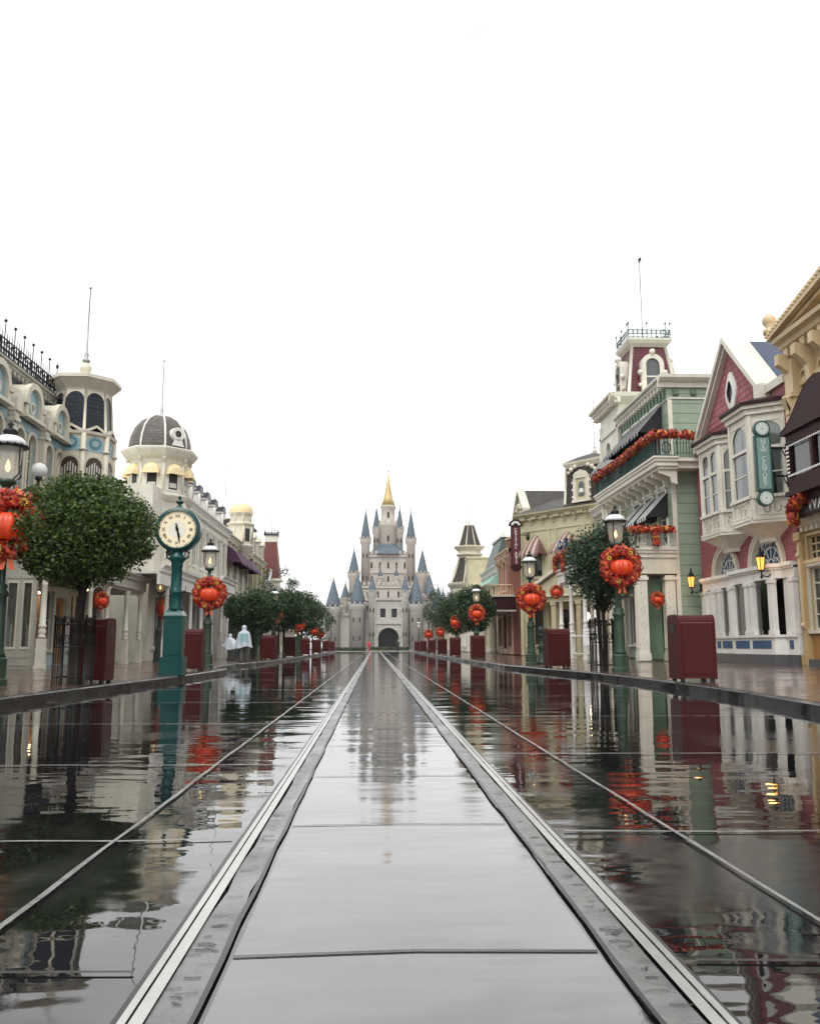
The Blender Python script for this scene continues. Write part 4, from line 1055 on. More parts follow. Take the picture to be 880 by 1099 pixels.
def globe_lamp():
    root = empty('globe_lamp', 'white globe lamp on a short dark stem above the near left tree', 'lamp', (-11.05, 28.1, 5.88))
    m = mb('iron'); m.lathe([(.12,0),(.05,.08),(.04,.35),(.13,.42),(.11,.5)], 0, 0, 10); m.build('stem', root)
    m = mb('lamp_cap'); m.sphere((0,0,.72), .25, 16, 10); m.build('globe', root)
globe_lamp()
def build_L2():
    B = Bld('domed_confectionery', 'white building with a domed corner tower and pale yellow window hoods, behind the green clock', 'building', 'L', -10.8, 41.5, 62.6, .16)
    x = B.x
    up = [(x(a), x(a)+1.0, 5.6, 8.0) for a in (48.6, 50.6, 52.6, 54.6, 56.6, 58.6, 60.6)]
    gw = [(x(a), x(a)+2.3, .8, 3.3) for a in (42.6, 45.3, 49.9, 52.6)]
    w = mb('warm_white'); shell(w, 0, B.W, .16, 8.7, 10, up+gw+[(x(48), x(49.5), .2, 2.8)]); B.add(w, 'wall')
    for a, b, c, d in up: window(B, a, b, c, d, 0, 0, 'white_trim', 1, 2, .12, 'lace', head=True)
    for a, b, c, d in gw: window(B, a, b, c, d, 0, 0, 'white_trim', 2, 1, .1, 'tan', name='shop_window')
    door(B, x(48), x(49.5), .2, 2.8, 'wood_orange')
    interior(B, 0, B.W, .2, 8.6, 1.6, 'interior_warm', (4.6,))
    for a in (48.1, 50.1, 52.1, 54.1, 56.1, 58.1, 60.1, 62.1): m = mb('warm_white'); pilaster(m, x(a), .2, 5.21, 8.3, .1); B.add(m, 'pilaster')
    m = mb('white_trim'); cornice(m, x(47), B.W, 9.1, .5, .42, 0, .5); cornice(m, x(47), B.W, 5.2, .3, .22, dent=False); B.add(m, 'cornice')
    m = mb('slate'); m.quad((x(47),-.05,9.1),(B.W,-.05,9.1),(B.W,1.6,10.0),(x(47),1.6,10.0)); m.quad((x(47),1.6,10.0),(B.W,1.6,10.0),(B.W,9.8,9.4),(x(47),9.8,9.4)); B.add(m, 'roof')
    for q, yy in enumerate((49.6, 51.8, 54.2, 56.8, 59.8)):
        xc = x(yy); m = mb('white_trim'); m.box(xc-.5, xc+.5, -.1, 1.3, 9.1, 10.0); m.box(xc-.62, xc+.62, -.22, 1.3, 10.0, 10.1)
        m.mat('slate'); m.ext([(xc-.66,10.1),(xc-.3,10.48),(xc+.3,10.48),(xc+.66,10.1)], 'y', -.26, 1.4)
        m.mat('white_trim'); m.lathe([(.05,10.48),(.09,10.56),(.03,10.7),(.012,10.95)], xc, -.1, 6); m.lathe([(.1,9.1),(.06,9.3),(.1,9.75),(.04,9.9)], xc-.75, -.25, 6)
        o = B.add(m, 'dormer'); m = mb('white_trim'); m.box(xc-.3, xc+.3, -.14, -.101, 9.25, 9.9); f = B.add(m, 'window', o); g_ = mb('glass'); g_.mat('black'); g_.box(xc-.24, xc+.24, -.15, -.141, 9.31, 9.84); B.add(g_, 'pane', f)
    # ground floor canopy and end piers
    m = mb('white_trim'); m.box(x(41.5)-4.5, x(53), -1.6, 0.0, 3.95, 4.05); m.box(x(41.5)-4.5, x(53), -1.66, -1.5, 3.5, 3.95)
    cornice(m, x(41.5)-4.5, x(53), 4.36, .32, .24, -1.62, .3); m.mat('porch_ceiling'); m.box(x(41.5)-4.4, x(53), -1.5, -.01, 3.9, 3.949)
    B.add(m, 'canopy')
    for yy in (38.9, 41.4, 43.9, 46.6, 49.6, 52.6): turned_post(B, x(yy), -1.5, .16, 3.52, 'white_trim', s=1.05)
    for yy in (54.2, 56.4): 
        m = mb('white_trim')
        m.box(x(yy)-.35, x(yy)+.35, -1.25, -.01, .16, 4.3); m.box(x(yy)-.4, x(yy)+.4, -1.3, -.01, .16, .5); m.box(x(yy)-.4, x(yy)+.4, -1.3, -.01, 4.0, 4.1); panel(m, x(yy)-.3, x(yy)+.3, .7, 3.8, -1.25); B.add(m, 'pier')
    m = mb('white_trim'); m.box(x(53), x(58.5), -1.35, 0, 4.3, 4.9); cornice(m, x(53), x(58.5), 5.15, .3, .25, -1.35, .4); B.add(m, 'entablature')
    # tower
    cx, cy = x(45), .65
    t = mb('warm_white')
    ngon_ring(t, cx, cy, 8, pi/8, [(1.62, 3.9), (1.62, 8.2), (1.72, 8.24), (1.86, 8.42), (1.9, 8.5), (1.55, 8.56), (1.5, 8.7), (1.48, 10.2), (1.52, 10.25), (1.55, 10.42), (1.8, 10.6), (1.98, 10.84), (2.02, 10.94), (2.0, 11.0), (1.62, 11.06)])
    for k in range(8):
        a = pi/8+k*pi/4; t.lathe([(.07, 8.7), (.07, 10.2)], cx+1.5*cos(a), cy+1.5*sin(a), 6); t.lathe([(.05,10.3),(.1,10.45),(.12,10.6)], cx+1.62*cos(a), cy+1.62*sin(a), 6)
        t.lathe([(.09, 4.6), (.09, 8.2)], cx+1.63*cos(a), cy+1.63*sin(a), 6)
    tw = B.add(t, 'tower')
    d = mb('dome_grey'); d.smooth = True
    ngon_ring(d, cx, cy, 16, pi/8, [(1.60, 11.05), (1.60, 11.3), (1.52, 11.75), (1.32, 12.25), (1.0, 12.65), (.55, 12.92), (.15, 13.0)]); dm = B.add(d, 'dome', tw)
    r_ = mb('white_trim')
    for k in range(8):
        a = pi/8+k*pi/4; r_.tube([(cx+q*cos(a), cy+q*sin(a), z_) for q, z_ in ((1.62,11.05),(1.62,11.3),(1.54,11.75),(1.34,12.26),(1.02,12.67),(.56,12.95),(.1,13.03))], .055, 5)
    r_.lathe([(.2,12.95),(.24,13.02),(.1,13.12)], cx, cy, 10)
    B.add(r_, 'dome_rib', dm)
    for a in (-pi/2, -3*pi/4-.0, -pi/4, pi, 0): # round lucarnes on the dome faces and hooded windows on the drum
        if a in (-3*pi/4, 0):
            l = mb('white_trim'); ox, oy = cx+1.62*cos(a), cy+1.62*sin(a)
            c_, s_ = cos(a), sin(a)
            for (r0, r1, o0) in ((.18, .36, .1),):
                for i in range(16):
                    b0, b1 = 2*pi*i/16, 2*pi*(i+1)/16
                    P = lambda r, b, o: (ox+c_*o-s_*r*cos(b), oy+s_*o+c_*r*cos(b), 11.75+r*sin(b))
                    l.quad(P(r0,b0,o0), P(r1,b0,o0), P(r1,b1,o0), P(r0,b1,o0)); l.quad(P(r1,b0,o0), P(r1,b0,-.6), P(r1,b1,-.6), P(r1,b1,o0))
                l.mat('letter_dark'); l.poly([P(.19, 2*pi*i/16, .06) for i in range(16)])
                l.mat('white_trim'); l.quad(P(0,0,.12), P(0,0,.12), P(0,0,.12), P(0,0,.12)) if False else None; l.poly([(ox+c_*.1-s_*u, oy+s_*.1+c_*u, z) for u, z in ((-.36,11.12),(.36,11.12),(.28,11.3),(.22,11.5),(-.22,11.5),(-.28,11.3))])
            B.add(l, 'lucarne', dm)
    for k in range(8):
        a = k*pi/4; ap = 1.48*cos(pi/8); c_, s_ = cos(a), sin(a)
        P = lambda u, z, o: (cx+(ap+o)*c_-u*s_, cy+(ap+o)*s_+u*c_, z)
        l = mb('white_trim')
        for (u0, u1, z0, z1) in ((-.32,-.25,8.85,9.7),(.25,.32,8.85,9.7),(-.36,.36,8.78,8.86)): l.quad(P(u0,z0,.04), P(u1,z0,.04), P(u1,z1,.04), P(u0,z1,.04)); l.quad(P(u0,z1,.04), P(u1,z1,.04), P(u1,z1,-.02), P(u0,z1,-.02)); l.quad(P(u0,z0,.04), P(u0,z1,.04), P(u0,z1,-.02), P(u0,z0,-.02)); l.quad(P(u1,z0,.04), P(u1,z1,.04), P(u1,z1,-.02), P(u1,z0,-.02))
        wn = B.add(l, 'window', tw)
        g_ = mb('black'); g_.quad(P(-.25,8.86,.03), P(.25,8.86,.03), P(.25,9.8,.03), P(-.25,9.8,.03)); g_.mat('curtain'); g_.quad(P(-.2,8.95,.034), P(.2,8.95,.034), P(.2,9.2,.034), P(-.2,9.2,.034)); B.add(g_, 'pane', wn)
        h = mb('awning_yellow'); R_ = 5
        for j in range(R_):
            for i in range(8):
                f = lambda i_, j_: P(-.42*cos(pi*i_/8), 9.72+.5*sin(pi*i_/8)*cos(j_/R_*pi/2)**.7 if 0 < i_ < 8 else 9.72, .03+.42*sin(j_/R_*pi/2)*(.25+.75*sin(pi*i_/8)**.3 if 0 < i_ < 8 else 1))
                h.quad(f(i,j), f(i+1,j), f(i+1,j+1), f(i,j+1))
        for i in range(8):
            u0, u1 = -.42+.84*i/8, -.42+.84*(i+1)/8; h.quad(P(u0,9.74,.45), P(u1,9.74,.45), P(u1,9.6,.46), P(u0,9.6,.46))
        for u in (-.42, .42): h.quad(P(u,9.74,.03), P(u,9.74,.45), P(u,9.6,.46), P(u,9.6,.03))
        B.add(h, 'window_hood', tw)
    for k in (5, 6, 7):
        a = k*pi/4; ap = 1.62*cos(pi/8); c_, s_ = cos(a), sin(a)
        P = lambda u, z, o: (cx+(ap+o)*c_-u*s_, cy+(ap+o)*s_+u*c_, z)
        l = mb('white_trim')
        for (u0, u1, z0, z1) in ((-.42,-.32,5.4,7.6),(.32,.42,5.4,7.6),(-.42,.42,7.6,7.75),(-.46,.46,5.28,5.4),(-.32,.32,6.45,6.5)): l.quad(P(u0,z0,.05), P(u1,z0,.05), P(u1,z1,.05), P(u0,z1,.05)); l.quad(P(u0,z1,.05), P(u1,z1,.05), P(u1,z1,-.02), P(u0,z1,-.02))
        wn = B.add(l, 'window', tw); g_ = mb('black'); g_.quad(P(-.32,5.4,.012), P(.32,5.4,.012), P(.32,7.6,.012), P(-.32,7.6,.012)); g_.mat('curtain'); g_.quad(P(-.28,6.6,.018), P(.28,6.6,.018), P(.28,7.5,.018), P(-.28,7.5,.018)); B.add(g_, 'pane', wn)
    flagpole(B, cx, cy, 13.05, 16.1, tw)
build_L2()

def facade(name, label, side, X, Ya, Yb, z0, H, wallm, trim, rows, gnd, gm='cream', depth=9, corn=(.5,.4), roof=None, canopy=None, intm='interior', bays=None):
    """plain Victorian shop house: rows=[(za,zb,width,count,arch,curtain)], gnd=[(count,za,zb,door)]"""
    B = Bld(name, label, 'building', side, X, Ya, Yb, z0); W = B.W; ops = []; wins = []
    for (za, zb, w, n, ar, cu) in rows:
        for q in range(n):
            c = W*(q+.5)/n; ops.append((c-w/2, c+w/2, za, zb)); wins.append((c-w/2, c+w/2, za, zb, ar, cu))
    n, za, zb, dr = gnd; gw = []; dd = None
    for q in range(n):
        a, b = W*q/n+.25, W*(q+1)/n-.25
        if q == dr: dd = (W*(q+.5)/n-.75, W*(q+.5)/n+.75, z0+.02, zb); ops.append(dd)
        else: gw.append((a, b, za, zb)); ops.append((a, b, za, zb))
    w_ = mb(wallm); shell(w_, 0, W, z0, H, depth, ops); B.add(w_, 'wall')
    for a, b, c, d, ar, cu in wins: window(B, a, b, c, d, 0, ar, trim, 1, 2, .11, cu, head=not ar)
    for a, b, c, d in gw: window(B, a, b, c, d, 0, 0, gm, 2 if b-a > 1.4 else 1, 1, .1, 'tan', name='shop_window')
    if dd: door(B, *dd, 'door_red')
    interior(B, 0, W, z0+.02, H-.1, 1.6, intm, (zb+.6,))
    for q in range(n+1): m = mb(gm); pilaster(m, min(max(W*q/n, .14), W-.14), .24, z0, zb+.35, .1); B.add(m, 'pilaster')
    m = mb(gm); m.box(0, W, -.07, .01, z0, za-.12); B.add(m, 'base_board')
    m = mb(trim); cornice(m, 0, W, H+.1, corn[0], corn[1], 0, .45); cornice(m, 0, W, zb+.75, .35, .25, dent=False); m.box(0, W, -.05, .01, zb+.35, zb+.5); brackets(m, .15, W-.15, H-.38, .5, .28, max(3, int(W/1.4))); B.add(m, 'cornice')
    return B
# yellow-domed house
B = facade('oriel_house', 'cream house with purple awnings and a yellow domed oriel, beyond the long white cornice', 'L', -11, 62.9, 75.2, .16, 9.0, 'cream', 'cream', [(5.0, 7.9, 1.1, 4, 1, 'lace')], (4, .8, 3.0, 2), 'dark_green')
x = B.x
for q in range(4): m = mb('red_panel'); m.box(B.W*(q+.5)/4-.5, B.W*(q+.5)/4+.5, -.05, .0, 4.1, 4.85); B.add(m, 'spandrel_panel')
for a, b in ((.5, 3.6), (3.9, 6.2), (6.6, 11.8)): awning(B, a, b, 8.3, 7.0, 1.15, ['awning_purple'], 8, bulge=.2)
cx = x(69.3)
m = mb('cream'); ngon_ring(m, cx, -.1, 8, pi/8, [(.3, 7.6), (.75, 8.2), (1.1, 8.7), (1.15, 8.85), (1.0, 8.95), (1.0, 10.4), (1.12, 10.5), (1.16, 10.62), (.98, 10.7), (.82, 10.8), (.82, 11.3), (.95, 11.35), (.98, 11.5)])
for k in range(8): a = pi/8+k*pi/4; m.lathe([(.08, 8.95), (.08, 10.4)], cx+1.0*cos(a), -.1+1.0*sin(a), 6); m.lathe([(.07, 10.7), (.07, 11.35)], cx+.83*cos(a), -.1+.83*sin(a), 6)
o = B.add(m, 'oriel')
m = mb('awning_yellow'); ngon_ring(m, cx, -.1, 16, 0, [(.98, 11.48), (.95, 11.8), (.82, 12.1), (.5, 12.3), (.1, 12.36)]); B.add(m, 'dome', o)
m = mb('black')
for k in (5, 6, 7):
    a = k*pi/4; c_, s_ = cos(a), sin(a); P = lambda u, z: (cx+.935*c_-u*s_, -.1+.935*s_+u*c_, z); m.quad(P(-.22, 9.15), P(.22, 9.15), P(.22, 10.2), P(-.22, 10.2))
B.add(m, 'pane', o); flagpole(B, cx, 1.2, 11.0, 15.5)
m = mb('dark_green'); m.box(0, B.W, -1.45, 0, 3.25, 3.9); cornice(m, 0, B.W, 4.05, .2, .15, -1.45, dent=False)
for yy in (.2, 3, 6.2, 9, 12.0): m.box(yy-.12, yy+.12, -1.4, -1.15, .16, 3.3)
m.box(-.2, 0, -1.5, 0, 3.25, 4.4)
B.add(m, 'shop_canopy')
# brown mansard house
B = facade('mansard_house', 'narrow olive and cream house with a dark brown mansard roof, beyond the purple awnings', 'L', -11, 75.4, 84.6, .16, 8.8, 'olive', 'yellow_cream', [(4.6, 7.9, 1.2, 3, 0, 'lace')], (3, .8, 3.0, 1), 'olive')
m = mb('slate_brown'); m.quad((0,-.1,8.9),(B.W,-.1,8.9),(B.W,.8,12.0),(0,.8,12.0)); m.quad((0,-.1,8.9),(0,8.9,8.9),(0,8,12.0),(0,.8,12.0)); m.quad((B.W,-.1,8.9),(B.W,8.9,8.9),(B.W,8,12.0),(B.W,.8,12.0)); m.quad((0,.8,12),(B.W,.8,12),(B.W,8,12),(0,8,12)); B.add(m, 'mansard_roof')
m = mb('slate_brown'); m.box(0, B.W, .66, .9, 12.0, 12.14); 
B.add(m, 'ridge')
for xx in (.3, 3.1, 6.1, 8.9): m = mb('yellow_cream'); pilaster(m, xx, .36, 3.9, 8.4, .3); B.add(m, 'column')
for q in range(3):
    xc = B.W*(q+.5)/3; m = mb('cream'); m.box(xc-.45, xc+.45, -.22, .8, 9.0, 10.4); m.ext([(xc-.6,10.4),(xc,10.95),(xc+.6,10.4)], 'y', -.3, .9); o = B.add(m, 'dormer'); m = mb('black'); m.box(xc-.28, xc+.28, -.235, -.221, 9.2, 10.2); B.add(m, 'pane', o)
# red-roofed turret house
B = facade('turret_house', 'white gabled house with a steep red turret roof, far end of the left row', 'L', -10.9, 84.8, 99, .16, 7.2, 'warm_white', 'white_trim', [(4.2, 6.5, 1.0, 5, 1, 'lace')], (5, .8, 2.8, 2), 'white_trim')
m = mb('cream'); m.ext([(3, 7.2), (6.0, 9.8), (9.0, 7.2)], 'y', -.05, 5); m.mat('white_trim'); m.ext([(2.7,7.1),(6,10.0),(9.3,7.1),(9.3,7.3),(6,10.3),(2.7,7.3)], 'y', -.3, -.04); m.mat('slate_brown'); m.quad((2.9,-.3,7.2),(6,-.3,10.05),(6,6,10.05),(2.9,6,7.2)); m.quad((9.1,-.3,7.2),(6,-.3,10.05),(6,6,10.05),(9.1,6,7.2)); B.add(m, 'gable')
cx, cy = B.x(90), .0
m = mb('warm_white'); m.box(cx-.95, cx+.95, cy-.95, cy+.95, 6.4, 7.6); m.box(cx-1.2, cx+1.2, cy-1.2, cy+1.2, 7.5, 7.75); m.box(cx-.62, cx+.62, cy-.62, cy+.62, 11.6, 12.3); t = B.add(m, 'turret')
m = mb('slate_red'); m.lathe([(1.45, 7.75), (.82, 11.7)], cx, cy, 4, pi/4, 0, False); B.add(m, 'turret_roof', t)
m = mb('iron'); m.box(cx-.72, cx+.72, cy-.72, cy+.72, 12.3, 12.42); 
for a, b, c, d in ((-1,-1,1,-1),(1,-1,1,1),(1,1,-1,1),(-1,1,-1,-1)): cresting(m, cx+.68*a, cy+.68*b, cx+.68*c, cy+.68*d, 12.42, .3, .25)
B.add(m, 'iron_cresting', t); flagpole(B, cx, cy, 12.3, 15.6, t)
facade('low_shop', 'low cream shop hidden behind the far left evergreens', 'L', -11.2, 99.4, 120, .16, 6.2, 'cream', 'white_trim', [(3.9, 5.5, 1.0, 6, 0, 'lace')], (6, .8, 2.8, 2), 'cream')

# signs on the left
def flat_sign(name, label, loc, rz, w, h, t, back, rim, txt=None, tmat='letter_dark', size=.3, shear=0, z0=0, **kw):
    root = empty(name, label, 'sign', loc, rz)
    m = mb(rim); m.box(-w/2, w/2, -t/2, t/2, 0, h); m.mat(back); m.box(-w/2+.06, w/2-.06, -t/2-.012, -t/2+.01, .06, h-.06); b = m.build('board', root)
    if txt: text_obj(txt, size, tmat, b, (0, -t/2-.014, h/2), ext=.006, shear=shear, **kw)
    return root
flat_sign('shop_sign', 'yellow board with dark script above the dark green shopfront behind the people in ponchos', (-9.62, 58.3, 3.52), .0, 2.0, .66, .12, 'sign_yellow', 'dark_green', 'Penny Arcade', size=.36, shear=.25)
flat_sign('shop_sign', 'small dark red board hung beneath the white canopy left of the green clock column', (-9.75, 41.9, 3.42), .05, 1.25, .34, .08, 'sign_maroon', 'maroon_wood')

# ================================================================== RIGHT BUILDINGS
def oct_bay(B, xa, xb, out, z0, z1, trim, cant=.75, y=0, rows=((.9, 2.9),), roofm='maroon_wood', foot=.5, panelz=None, curt='lace', arch=True):
    """canted bay window: three glazed faces on a moulded foot"""
    pts = [(xa, y), (xa+cant, y-out), (xb-cant, y-out), (xb, y)]
    m = mb(trim); faces = [(pts[0], pts[1]), (pts[1], pts[2]), (pts[2], pts[3])]; glaz = []; pan = []
    def F(a, b, u, o, z):
        dx, dy = b[0]-a[0], b[1]-a[1]; l = sqrt(dx*dx+dy*dy); nx, ny = dy/l, -dx/l
        return (a[0]+dx*u/l+nx*o, a[1]+dy*u/l+ny*o, z)
    for fi, (a, b) in enumerate(faces):
        l = sqrt((b[0]-a[0])**2+(b[1]-a[1])**2); nw = 2 if l > 1.6 else 1
        def fb(u0, u1, za, zb, o0=0, o1=.05, mm=None):
            c = [F(a,b,u0,o0,za),F(a,b,u1,o0,za),F(a,b,u1,o1,za),F(a,b,u0,o1,za),F(a,b,u0,o0,zb),F(a,b,u1,o0,zb),F(a,b,u1,o1,zb),F(a,b,u0,o1,zb)]
            i = len(m.v); m.v += c
            for q in ((0,1,2,3),(4,7,6,5),(0,4,5,1),(1,5,6,2),(2,6,7,3),(3,7,4,0)): m.face(tuple(i+k for k in q))
        fb(0, l, z0, rows[0][0], -.08, 0); fb(0, l, rows[-1][1], z1, -.08, 0); fb(0, .11, z0, z1, -.001, .04); fb(l-.11, l, z0, z1, -.001, .04)
        fb(0, l, z0, z0+.10, .0, .1); fb(0, l, rows[0][0]-.1, rows[0][0], .0, .10)
        for q in range(nw):
            u0, u1 = .10+(l-.2)*q/nw, .10+(l-.2)*(q+1)/nw
            for (za, zb) in rows:
                fb(u0, u0+.09, za, zb, -.08, 0); fb(u1-.09, u1, za, zb, -.08, 0); fb(u0+.09, u1-.09, za+(zb-za)*.62, za+(zb-za)*.62+.10, -.07, .02); fb(u0+.09, u1-.09, za+(zb-za)*.30, za+(zb-za)*.30+.04, -.07, -.02)
                glaz.append([F(a,b,u0+.09,-.05,za), F(a,b,u1-.09,-.05,za), F(a,b,u1-.09,-.05,zb), F(a,b,u0+.09,-.05,zb)])
                if arch:
                    K = 8; mu, hw = (u0+u1)/2, (u1-u0)/2-.09; zs = zb-hw*.9
                    A = [F(a,b,mu-hw*cos(pi*k/K),-.02,zs+hw*.9*sin(pi*k/K)) for k in range(K+1)]; T = [(p[0], p[1], zb) for p in A]; m.strip(A, T)
                if curt:
                    for s_ in (0, 1):
                        v0, v1 = (u0+.1, mu if arch else (u0+u1)/2) if not s_ else ((u0+u1)/2, u1-.1)
                        K = 6; A = [F(a,b,v0+(v1-v0)*k/K,-.13+.012*sin(k*2.2),zb) for k in range(K+1)]; w0 = (v1-v0)*.55
                        T = [F(a,b,(v0 if not s_ else v1-w0)+w0*k/K,-.13+.012*sin(k*2.2),za) for k in range(K+1)]; pan.append((A, T))
            fb(u0+.08, u1-.08, z0+.16, z0+.20, 0, .03); fb(u0+.08, u1-.08, rows[0][0]-.2, rows[0][0]-.16, 0, .03)
            mu = (u0+u1)/2; zc = (z0+rows[0][0])/2+.02; rr = min((rows[0][0]-z0)*.22, (u1-u0)*.22)
            for s_ in (-1, 1):
                pts_ = [F(a,b,mu+s_*(rr*.9+rr*.55*cos(t)),.02,zc+rr*sin(t)) for t in [2*pi*i/10 for i in range(11)]]; m.tube(pts_, .022, 4)
    o = B.add(m, 'bay_window')
    g_ = mb('glass')
    for q in glaz: g_.quad(*q)
    B.add(g_, 'pane', o)
    if pan:
        c = mb('curtain')
        for A, T in pan: c.strip(A, T)
        B.add(c, 'curtain', o)
    it = mb('interior'); it.ext([(xa+.25, y-.0), (xa+cant, y-out+.32), (xb-cant, y-out+.32), (xb-.25, y)], 'z', z0+.1, z1-.1); B.add(it, 'bay_interior', o)
    def outline(o_): return [(xa-o_*1.2, y), (xa+cant-o_*.4, y-out-o_), (xb-cant+o_*.4, y-out-o_), (xb+o_*1.2, y)]
    r = mb(trim); r.ext(outline(.10), 'z', z1, z1+.18); r.ext(outline(.2), 'z', z1+.18, z1+.30); r.mat(roofm); r.ext(outline(.28), 'z', z1+.30, z1+.40)
    A, T = outline(.24), outline(-.35)
    for k in range(3): r.quad((*A[k], z1+.40), (*A[k+1], z1+.40), (*T[k+1], z1+.62), (*T[k], z1+.62))
    B.add(r, 'bay_roof', o)
    f = mb(trim); f.ext(outline(.08), 'z', z0-.10, z0)
    A, T = outline(-.02), [(p[0]*.35+(xa+xb)/2*.65, y-(y-p[1])*.35) for p in outline(0)]
    for k in range(3): f.quad((*T[k], z0-foot), (*T[k+1], z0-foot), (*A[k+1], z0-.1), (*A[k], z0-.1))
    xm = (xa+xb)/2; f.ext([(p[0]*.35+xm*.65, p[1]*.35+y*.65-.0) for p in outline(.02)], 'z', z0-foot-.12, z0-foot); B.add(f, 'bay_foot', o)
    return o
def tracery(B, cx, z, r, y, name='fan_window', rz=1.0):
    m = mb('white_trim'); a_ = mb('slate_blue_panel'); K = 16
    m.ring(cx, y-.02, y+.05, z, r-.07, r, 0, pi, K, rz)
    for k in range(1, 6): t = pi*k/6; m.tube([(cx+.32*r*cos(t), y, z+.32*r*rz*sin(t)), (cx+.66*r*cos(t), y, z+.66*r*rz*sin(t))], .022, 4)
    for k in range(6):
        t = pi*(k+.5)/6; c = (cx+.76*r*cos(t), z+.76*r*rz*sin(t)); q = .13*r
        m.tube([(c[0]+q*cos(b), y, c[1]+q*sin(b)) for b in [2*pi*i/10 for i in range(11)]], .018, 4)
    for s_ in (-1, 0, 1): m.tube([(cx+s_*.34*r+.2*r*cos(b), y-.01, z+.02+.26*r*sin(b)) for b in [pi*i/8 for i in range(9)]], .03, 4)
    m.ring(cx, y-.01, y+.02, z, .62*r, .66*r, 0, pi, K, rz)
    o = B.add(m, name)
    a_.poly([(cx+r*cos(pi*k/K), y+.045, z+r*rz*sin(pi*k/K)) for k in range(K+1)]); B.add(a_, 'stained_glass', o); return o

